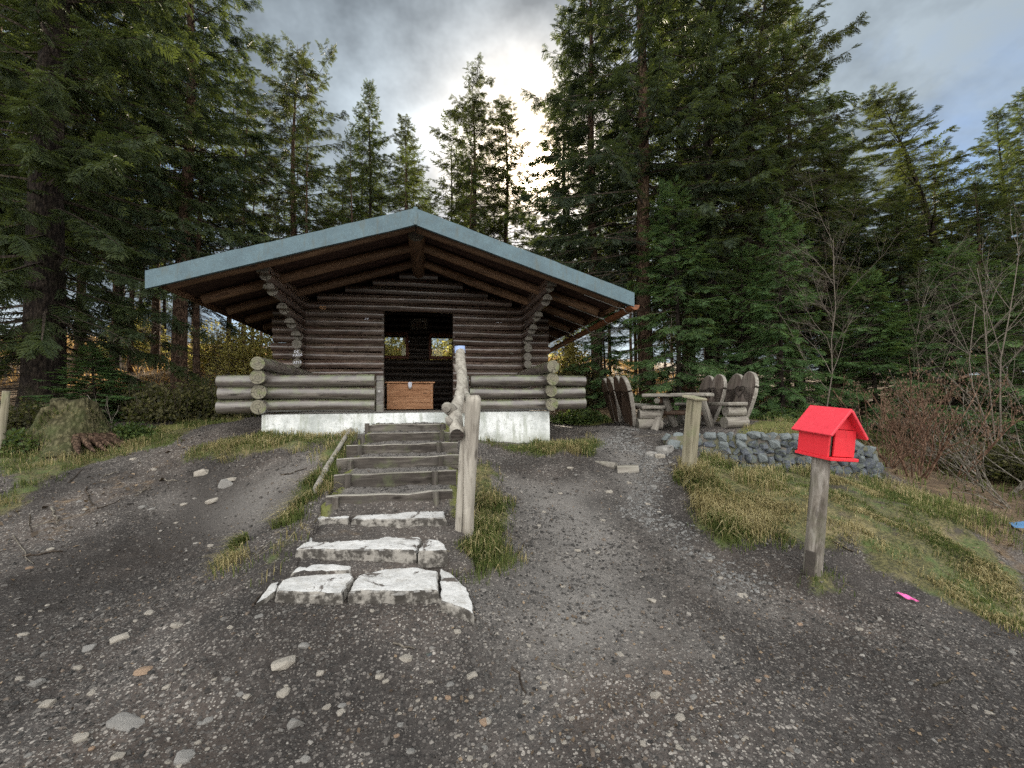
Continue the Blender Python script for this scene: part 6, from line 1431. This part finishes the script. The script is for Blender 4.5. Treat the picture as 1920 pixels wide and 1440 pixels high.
# overhanging straw tussocks along the bank edge, right of the handrail and on the stair side
def tussock(px, py, d, n, rad, h, seed, mat='straw', curl=1.2):
    c = at(px, py, d); r = np.random.default_rng(seed); a = r.uniform(0, 6.28, n); q = r.random(n) ** .6 * rad; x = c[0] + np.cos(a) * q; y = c[1] + np.sin(a) * q
    return np.stack([x, y, zt(x, y) - .005], -1), h * r.uniform(.5, 1.2, n)
TP, TH = [], []
for i, (px, py, d, n, rad, h) in enumerate(((1300, 905, 4.9, 900, .22, .20), (1330, 930, 4.6, 1000, .22, .22), (1350, 965, 4.25, 1000, .20, .22), (1365, 1000, 3.95, 900, .17, .20), (1420, 905, 4.9, 800, .28, .18), (1300, 870, 5.3, 500, .18, .16), (1345, 868, 5.6, 600, .22, .17), (1440, 870, 5.7, 500, .2, .16), (1520, 885, 5.5, 500, .25, .15),
     (912, 985, 3.75, 700, .13, .24), (905, 1020, 3.5, 700, .15, .22), (918, 930, 4.3, 500, .12, .2), (880, 1045, 3.45, 400, .12, .18), (450, 1052, 3.6, 420, .07, .13), (540, 1000, 3.7, 500, .12, .15), (565, 965, 4.0, 420, .1, .15), (590, 925, 4.4, 300, .1, .13), (460, 850, 5.6, 800, .3, .14), (520, 840, 5.75, 700, .28, .13), (590, 832, 5.9, 400, .22, .12), (400, 850, 5.8, 500, .3, .13),
     (1030, 838, 6.0, 400, .2, .13), (1090, 838, 5.9, 500, .2, .16), (1700, 930, 5.3, 900, .45, .16), (1780, 965, 4.8, 900, .45, .15), (1850, 1010, 4.3, 700, .4, .14), (120, 855, 6.0, 700, .5, .14), (220, 845, 6.2, 600, .4, .12), (70, 810, 6.3, 1100, .5, .24), (105, 790, 6.5, 700, .3, .24))):
    p_, h_ = tussock(px, py, d, n, rad, h, 300 + i); TP.append(p_); TH.append(h_)
TP = np.concatenate(TP); TH = np.concatenate(TH); dn = np.stack([(zt(TP[:, 0] - .2, TP[:, 1]) - zt(TP[:, 0] + .2, TP[:, 1])) / .4, (zt(TP[:, 0], TP[:, 1] - .2) - zt(TP[:, 0], TP[:, 1] + .2)) / .4, np.zeros(len(TP))], -1) * 1.6
gm2 = rng.random(len(TP)) < np.clip(fbm(TP[:, 0], TP[:, 1], 3.0, 3, 88) * 2.6 - .75, .12, .85)
blades('straw_tufts', TP[~gm2], TH[~gm2], dn[~gm2], .0026, 5, 'straw', curl=1.25)
blades('grass_tufts', TP[gm2], TH[gm2] * .8, dn[gm2], .003, 6, 'grass', curl=.8)
# grass on the stump
r = np.random.default_rng(9); n = 1700; a = r.uniform(1.6, 6.6, n); t = r.random(n) ** .7; rad_ = (.29 + .40 * (1 - t) ** 1.9) * np.where(t > .93, r.random(n), 1); Ps = np.stack([sp[0] + np.cos(a) * rad_, sp[1] + np.sin(a) * rad_, sz0 + t * .64 - .06], -1)
out = np.stack([np.cos(a), np.sin(a), np.zeros(n)], -1) * .9
k = r.random(n) < .80
tag(blades('grass_cover', Ps[k] - np.array(stump.location), r.uniform(.03, .10, k.sum()), out[k], .004, 12, 'grass', stump, curl=1.2), kind='stuff')
tag(blades('straw_cover', Ps[~k] - np.array(stump.location), r.uniform(.05, .14, (~k).sum()), out[~k], .0035, 13, 'straw', stump, curl=1.4), kind='stuff')
# undergrowth grass and heather on the wood floor near the clearing
r = np.random.default_rng(14); n = 16000; x = r.uniform(-9, -2.9, n); y = r.uniform(-2.6, 3.5, n); f_ = forest(x, y); k = r.random(n) < np.clip(f_ * 1.3, 0, 1) * np.clip(fbm(x, y, 1.1, 3, 4) * 1.8 - .5, 0, 1); x, y = x[k], y[k]
blades('forest_grass', np.stack([x, y, zt(x, y) - .01], -1), r.uniform(.06, .22, len(x)), None, .006, 15, 'fern_leaf' if False else 'grass', curl=.9)
n = 14000; x = r.uniform(6.2, 14, n); y = r.uniform(-5.6, 3.0, n); f_ = forest(x, y); k = r.random(n) < np.clip(f_ * 1.2, 0, 1) * np.clip(fbm(x, y, 1.1, 3, 5) * 1.8 - .55, 0, 1); x, y = x[k], y[k]
blades('forest_grass', np.stack([x, y, zt(x, y) - .01], -1), r.uniform(.06, .22, len(x)), None, .006, 16, 'grass', curl=.9)
# fallen leaves and bark scraps
def scraps(nm, x, y, size, seed, mat):
    r = np.random.default_rng(seed); n = len(x); c = np.stack([x, y, zt(x, y) + .006], -1); d = unit(r.normal(0, 1, (n, 3)) * [1, 1, .35]); s_ = unit(np.cross(d, np.array([0, 0, 1.0]) + r.normal(0, .35, (n, 3)))); L = size * r.uniform(.4, 1.5, n)[:, None]; w = L * r.uniform(.15, .45, n)[:, None]
    up = np.array([0, 0, 1.0]) * L * .22
    V = np.stack([c, c + d * L * .5 + s_ * w + up, c + d * L + up * .4, c + d * L * .5 - s_ * w], 1).reshape(-1, 3); b = np.arange(n)[:, None] * 4
    return tag(link(nm, mesh_np(nm, V, np.concatenate([b + np.array([0, 1, 2]), b + np.array([0, 2, 3])]), mats=[M[mat]], var=np.repeat(r.random(n), 4))), kind='stuff')
r = np.random.default_rng(17)
n = 30000; x = r.uniform(-9, 12, n); y = r.uniform(-6.5, 8, n); k = r.random(n) < np.maximum(pmask(x, y, LITTER_P, .3), forest(x, y) * .8) * .75; scraps('leaf_litter', x[k], y[k], .05, 18, 'litter')
# bushes behind the cabin, the sunlight on them put into their leaf colour
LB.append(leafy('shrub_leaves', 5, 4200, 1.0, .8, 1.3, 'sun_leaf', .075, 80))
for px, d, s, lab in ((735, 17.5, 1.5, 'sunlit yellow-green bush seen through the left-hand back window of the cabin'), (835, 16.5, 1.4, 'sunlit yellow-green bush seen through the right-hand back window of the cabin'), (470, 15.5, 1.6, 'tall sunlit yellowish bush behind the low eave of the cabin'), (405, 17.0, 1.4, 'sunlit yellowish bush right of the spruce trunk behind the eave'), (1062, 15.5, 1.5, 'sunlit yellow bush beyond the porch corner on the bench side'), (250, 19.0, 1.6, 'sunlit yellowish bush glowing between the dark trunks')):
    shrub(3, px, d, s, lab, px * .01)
# brown blades added on the open slope for a golden backlit glow
r = np.random.default_rng(23); n = 52000; x = r.uniform(-24, 16, n); y = r.uniform(5.0, 30, n); k = (r.random(n) < np.clip(fbm(x, y, .5, 3, 9) * 2.6 - .7, 0, 1)); k &= (x < -2.5) | (x > 2.0) | (y > 10); x, y = x[k], y[k]
blades('glow_blades', np.stack([x, y, zt(x, y) - .02], -1), r.uniform(.15, .55, len(x)), None, .016, 24, 'glow_blade', curl=1.1)
# ------------------------------------------------------------------ loose stones, gravel, sticks
NM = [(227, 1196, 38, 'pale', 'flat pale stone with a raised corner, on the dark gravel short of the lowest step'), (333, 1171, 26, 'pale', 'pale two-lobed stone halfway between the lowest step and the picture edge'), (532, 1242, 50, 'pale', 'largest pale jagged stone lying in the open gravel in front of the stairs'),
 (762, 1235, 32, 'pale', 'pale stone with a rusty spot below the lowest stone step'), (270, 1257, 34, 'rust', 'flat orange-brown stone in the gravel'), (67, 1280, 32, 'grey', 'flat grey stone near the picture edge in the dark gravel'), (235, 1355, 78, 'grey', 'long flat grey stone slab lying in the foreground gravel'), (222, 1416, 26, 'pale', 'pale yellowish stone at the lower picture edge below the long slab'),
 (167, 1215, 26, 'grey', 'thin grey stone standing on edge beside the flat pale stone'), (378, 887, 34, 'pale', 'pale wedge-shaped stone on the worn slope beside the cabin'), (425, 906, 36, 'grey', 'flat grey stone trodden into the slope below the pale wedge-shaped one'), (885, 1266, 28, 'pale', 'pale rounded stone in the gravel below the handrail'), (805, 1226, 14, 'blue', 'small bluish stone next to the pale one with the rusty spot'),
 (1392, 1117, 22, 'pale', 'pale flat stone in the washed gravel left of the red box post'), (1221, 1127, 24, 'pale', 'pale two-humped stone in the middle of the gravel path'), (1229, 1302, 28, 'pale', 'pale pinkish stone in the foreground of the path'), (1142, 922, 17, 'pale', 'pale pointed stone on the path below the cut log'), (1227, 912, 16, 'grey', 'flat grey stone beside the bank where the path narrows'), (949, 940, 18, 'pale', 'pale stone at the edge of the straw beside the handrail'),
 (770, 1412, 22, 'grey', 'upright grey stone at the lower picture edge in the middle'), (555, 1355, 40, 'grey', 'dull grey stone sunk in the foreground gravel'), (840, 1310, 14, 'rust', 'small orange-brown scrap of stone in the foreground'), (1069, 877, 16, 'pale', 'pale stone on the path between the grass and the split log'), (345, 1425, 40, 'grey', 'broad grey stone sunk at the lower picture edge')]
MORE = [(282, 1148, 22), (485, 1156, 18), (390, 1352, 22), (531, 1300, 28), (462, 1306, 20), (450, 1303, 14), (612, 1326, 20), (857, 1185, 18), (912, 1352, 22), (570, 1209, 22), (697, 1145, 14), (712, 1268, 20), (724, 1276, 18), (807, 1279, 14), (150, 1385, 30), (87, 1322, 32), (147, 1252, 18), (750, 1360, 18), (312, 1287, 17), (432, 1176, 14), (1094, 1157, 14), (1021, 1290, 17), (1206, 1394, 16), (1037, 1389, 15), (1162, 1227, 17), (1354, 1196, 14), (1056, 1100, 15), (1083, 1031, 14), (1120, 1035, 13), (1437, 1267, 10), (1394, 1389, 10), (908, 1354, 22), (985, 1315, 18), (1245, 1118, 10), (1254, 1178, 10), (1240, 1175, 10), (1250, 1260, 18), (1340, 1275, 16), (1300, 1308, 18), (1380, 1243, 12), (1010, 1270, 12),
 (268, 951, 18), (285, 955, 14), (395, 1023, 13), (330, 980, 12), (433, 900, 26), (398, 938, 26), (345, 945, 14), (95, 1030, 16), (160, 955, 12), (55, 1065, 14), (150, 940, 14), (290, 880, 14), (250, 860, 14), (1290, 905, 12), (1300, 906, 12), (1265, 870, 9), (1500, 1170, 12), (1610, 1180, 16), (1775, 1215, 12), (1350, 1083, 14), (1330, 1050, 12), (1260, 985, 14), (1235, 960, 12), (1215, 945, 12), (1130, 975, 12), (1010, 985, 12), (1050, 925, 14), (1035, 915, 12), (1180, 905, 12), (1020, 960, 10), (1080, 890, 9)]
rng3 = np.random.default_rng(5)
for k in range(300):
    u = rng3.random()
    px = rng3.uniform(20, 1500) if u < .8 else rng3.uniform(900, 1900); py = 1090 + 350 * rng3.random() ** .9
    if px > 1500 and py < 1200: continue
    if 460 < px < 900 and py < 1155: continue
    MORE.append((px, py, float(np.clip(rng3.lognormal(2.25, .38) * (py / 1250) ** 2, 6, 34))))
    if len(MORE) > 215: break
def ground_at(px, py):
    r = ray(px, py); t = 1.2
    for it in range(400):
        p = CAM + r * t; dz = p[2] - z1(p[0], p[1])
        if dz < .004: break
        t += max(.01, dz * .5)
    return CAM + r * t, t
rk = {c: [hull_rock('loose_stone', 80 + i * 17 + j, M[m_], 18 + 2 * j, .09) for j in range(7)] for i, (c, m_) in enumerate((('pale', 'stone'), ('grey', 'stone_grey'), ('rust', 'stone_rust')))}
rk['blue'] = [hull_rock('loose_stone', 140, M['wall_stone'], 14, .05)]
sr = random.Random(21); SG = 'loose stones on the gravel'
def put_stone(px, py, w, col, label):
    p, t = ground_at(px, py); W_ = w * .98 * t / FPX; asp = sr.uniform(.5, .8); hgt = sr.uniform(.34, .55)
    if w > 60: asp, hgt = .38, .22
    me = sr.choice(rk[col]); z = z1(p[0], p[1])
    o = link('loose_stone', me, None, (p[0], p[1], z - W_ * hgt * .06), (sr.uniform(-.22, .22), sr.uniform(-.22, .22), sr.choice((0, math.pi)) + sr.uniform(-.5, .5)), (W_ / 2, W_ * asp / 2 * 1.25, W_ * hgt / 2))
    return tag(o, label, 'stone', SG)
for px, py, w, c, lab in NM: put_stone(px, py, w, c, lab)
LABS = {'pale': 'small pale chip of stone, one of many strewn over the dark gravel', 'grey': 'small dull grey stone, one of many half sunk in the dark gravel', 'rust': 'small rusty brown stone, one of a few strewn over the dark gravel'}
for px, py, w in MORE:
    c = sr.choices(('pale', 'grey', 'rust'), (.66, .29, .05))[0]; put_stone(px, py, w, c, LABS[c])
# gravel: real pebbles too many to count
def pebbles(nm, x, y, size, seed, mat, sink=.2):
    r = np.random.default_rng(seed); n = len(x); z = zt(x, y)
    B = np.array([(-1, -1, -.6), (1, -1, -.6), (1, 1, -.6), (-1, 1, -.6), (-.62, -.66, .7), (.66, -.6, .62), (.6, .7, .75), (-.7, .6, .6)]); Fq = np.array([(4, 5, 6, 7), (0, 1, 5, 4), (1, 2, 6, 5), (2, 3, 7, 6), (3, 0, 4, 7)])
    v = B[None] * (1 + r.uniform(-.42, .42, (n, 8, 3))); s_ = size[:, None] * np.stack([np.ones(n), r.uniform(.5, .95, n), r.uniform(.3, .7, n)], -1) * .5
    v = v * s_[:, None]; a = r.uniform(0, 6.28, n); ca, sa = np.cos(a), np.sin(a); X = v[..., 0] * ca[:, None] - v[..., 1] * sa[:, None]; Y = v[..., 0] * sa[:, None] + v[..., 1] * ca[:, None]
    tx = r.normal(0, .22, n)[:, None]; Z = v[..., 2] + X * tx
    V = np.stack([X + x[:, None], Y + y[:, None], Z + (z + size * sink * .5)[:, None]], -1).reshape(-1, 3)
    Q_ = (Fq[None] + (np.arange(n) * 8)[:, None, None]).reshape(-1, 4)
    return tag(link(nm, mesh_np(nm, V, quads=Q_, mats=[mat], var=np.repeat(r.random(n), 8))), kind='stuff')
g = NG('gravel'); a_ = g.n('ShaderNodeAttribute', attribute_name='var').outputs['Fac']; nf = g.noise(g.pos(), 90, 4, .65); nb_ = g.noise(g.pos(), 1.3, 4)
c = g.ramp(g.math('ADD', g.math('MULTIPLY', a_, .86), g.math('MULTIPLY_ADD', nf, .3, -.15)), [(0.04, (0.026, 0.025, 0.024)), (0.50, (0.066, 0.062, 0.058)), (0.76, (0.14, 0.132, 0.122)), (0.92, (0.32, 0.30, 0.27)), (1.0, (0.55, 0.52, 0.47))])
c = g.mix(g.math('MULTIPLY', g.step(a_, .66, .70), g.step(a_, .74, .70)), c, (0.15, 0.12, 0.095))
c = g.mix(g.math('MULTIPLY', g.step(nb_, .45, .65), .35), c, (0.055, 0.046, 0.040))
GM = g.bsdf(c, 0.8, nf, .5, .004, .3)
GW = stone_mat('washed_gravel', (0.07, 0.07, 0.07), (0.18, 0.178, 0.172), (0.40, 0.39, 0.37), (0.10, 0.10, 0.10), 0.4, 0, 7.0, 0.0)
r = np.random.default_rng(33)
def gravel_zone(n, rmin, rmax, amin, amax, s0, s1, seed, dens=None, power=1.0):
    r = np.random.default_rng(seed); a = np.radians(r.uniform(amin, amax, n)) + az0; d = rmin + (rmax - rmin) * r.random(n) ** power; x = CAM[0] + d * np.sin(a); y = CAM[1] + d * np.cos(a)
    cl = fbm(x, y, 1.7, 3, 91); gmk = np.maximum(pmask(x, y, GRASS_P, .12), pmask(x, y, MUD_P, .15) * .35); gmk = np.maximum(gmk, forest(x, y)); gmk = np.maximum(gmk, pmask(x, y, LITTER_P, .2) * .35)
    k = r.random(n) < np.clip(cl * 2.6 - .62, .06, 1) * (1 - gmk); k &= ~((np.abs(x + .1) < .8) & (y > -6.25) & (y < -2.8)); k &= ~((np.abs(x) < 2.2) & (y > -2.9)); k &= y < .6
    x, y = x[k], y[k]; sz = np.clip(s0 * r.lognormal(0, .55, len(x)), s0 * .45, s1); return x, y, sz
x, y, sz = gravel_zone(62000, 1.5, 4.4, -60, 60, .0075, .034, 1, power=.85); pebbles('gravel', x, y, sz, 41, GM)
x, y, sz = gravel_zone(30000, 3.6, 8.5, -52, 34, .012, .036, 2); pebbles('gravel', x, y, sz, 42, GM)
# pale washed gravel down the middle of the path
WASH = [[(3.5, -2.3), (2.75, -3.2), (3.0, -3.8), (2.65, -4.6), (2.1, -5.15), (2.3, -5.6), (2.36, -6.0), (2.5, -6.45), (2.65, -6.3), (2.5, -5.9), (2.45, -5.5), (2.45, -5.1), (2.85, -4.6), (3.2, -3.9), (3.1, -3.2), (3.8, -2.4)]]
n = 26000; x = r.uniform(2, 4, n); y = r.uniform(-6.6, -2.2, n); k = r.random(n) < pmask(x, y, WASH, .14); x, y = x[k], y[k]; pebbles('washed_gravel', x, y, np.clip(.015 * r.lognormal(0, .45, len(x)), .007, .045), 43, GW)
# gravel on the stair treads
tp_ = []
for k in range(2, 9):
    n = 330; x0 = -.78 + .02 * k; y0, y1 = ly[k] + .03, ny[k] - .03; r4 = np.random.default_rng(60 + k); xx = r4.uniform(x0, .5, n); yy = r4.uniform(y0, y1, n); tt = (yy - y0) / (y1 - y0)
    zz_ = lz[k] - .024 + tt * (.085 if k == 2 else .03) + (fbm(xx, yy, 9, 3, 31) - .5) * .04; tp_.append(np.stack([xx, yy, zz_, np.clip(.010 * r4.lognormal(0, .45, n), .005, .03)], -1))
tp_ = np.concatenate(tp_)
_zt = zt
zt = lambda x, y: tp_[:, 2] if len(np.atleast_1d(x)) == len(tp_) else _zt(x, y)
pebbles('tread_gravel', tp_[:, 0], tp_[:, 1], tp_[:, 3], 44, GM)
zt = _zt
# sticks and bits of root on the ground
st_px = [((60, 990), (100, 975)), ((55, 965), (62, 1010)), ((95, 955), (110, 985)), ((160, 915), (175, 950)), ((195, 895), (225, 884)), ((180, 955), (235, 935)), ((255, 930), (280, 912)), ((40, 1045), (115, 1035)), ((300, 900), (330, 903)), ((130, 905), (155, 880)), ((25, 1005), (60, 1060)), ((525, 893), (578, 878)), ((480, 1040), (510, 1015)), ((470, 1138), (500, 1105)), ((1190, 820), (1250, 815)), ((965, 1050), (982, 1020)), ((740, 1212), (775, 1218)), ((960, 1250), (990, 1300)), ((1040, 1250), (1085, 1275)), ((1600, 1035), (1560, 1015)), ((1760, 925), (1830, 975)), ((1700, 905), (1760, 915)), ((1820, 950), (1880, 1000)), ((1750, 1285), (1795, 1272))]
skl = {0: 'thin broken stick on the brown leaf litter of the bank'}
for i, (p_, q_) in enumerate(st_px):
    A_, ta_ = ground_at(*p_); B_, tb_ = ground_at(*q_); m = MB(); n = 6; r_ = sr.uniform(.004, .009) * (1.2 if i < 11 else 1)
    pts = []
    for t in np.linspace(0, 1, n):
        c = A_ * (1 - t) + B_ * t + np.array([sr.uniform(-.012, .012), sr.uniform(-.012, .012), 0]); pts.append((c[0], c[1], z1(c[0], c[1]) + r_ * .7 + sr.uniform(0, .006)))
    m.tube([tuple(np.array(p) - np.array(pts[0])) for p in pts], [r_ * (1 - .5 * k / n) for k in range(n)], 5, 0, True, 0, .1)
    if i % 3 == 0:
        c = np.array(pts[2]) - np.array(pts[0]); d = np.array([sr.uniform(-.1, .1), sr.uniform(-.06, .06), .012]); m.tube([c, c + d * .6, c + d], [r_ * .6, r_ * .5, r_ * .3], 4, 0, True, 0, .1)
    mat = M['pale_twig'] if i % 2 == 0 else M['twig']; o = m.build('stick', mat, None, pts[0])
    if i < 11: lab = ('short forked stick nearest the picture edge, on the brown bank below the stump', 'upright-pointing broken stick at the picture edge below the grassy stump', 'short stick standing askew in the middle of the brown bank', 'short broken stick close under the grass below the stump', 'pale stick lying flat along the upper edge of the brown bank', 'long stick lying across the middle of the brown bank', 'short stick near the foot of the slope beside the flat grey stones', 'long pale forked stick lowest on the brown bank', 'short level stick just above the pale wedge-shaped stone', 'short dark stick at the top of the brown bank, under the stump root', 'slanting stick at the lower edge of the brown bank beside the dark mud')[i]
    else: lab = ('dark stick', 'pale curved stick', 'pale root', 'pale stick', 'straw-thin stick', 'short dark stick', 'dark bent twig', 'thin dark twig', 'dead twig', 'long dead stick', 'short dead stick', 'brown dead stick', 'pale curled stalk')[i - 11] + (' on the worn slope left of the stairs', ' in the dark mud beside the stairs', ' poking out in front of the lowest step', ' on the terrace path below the table', ' at the straw tuft by the handrail', ' beside the stone with the rusty spot', ' in the middle of the foreground gravel', ' crossing the foreground gravel', ' in the mud behind the red box post', ' under the bare bushes on the slope', ' at the foot of the bare shrub', ' near the blue plastic sheet', ' on the dark gravel in the lower corner')[i - 11]
    tag(o, lab, 'stick', 'dead sticks on the ground')
# straw bits, spruce needles and bark crumbs trodden into the path
r = np.random.default_rng(71); n = 9000; a = np.radians(r.uniform(-58, 58, n)) + az0; d = 1.6 + 5.5 * r.random(n) ** .9; x = CAM[0] + d * np.sin(a); y = CAM[1] + d * np.cos(a)
k = (r.random(n) < np.clip(fbm(x, y, 1.1, 3, 44) * 2.4 - .6, .05, 1)) & (y < -2.9) & ~((np.abs(x + .1) < .85) & (y > -6.3)); scraps('path_debris', x[k], y[k], .017, 72, 'litter')
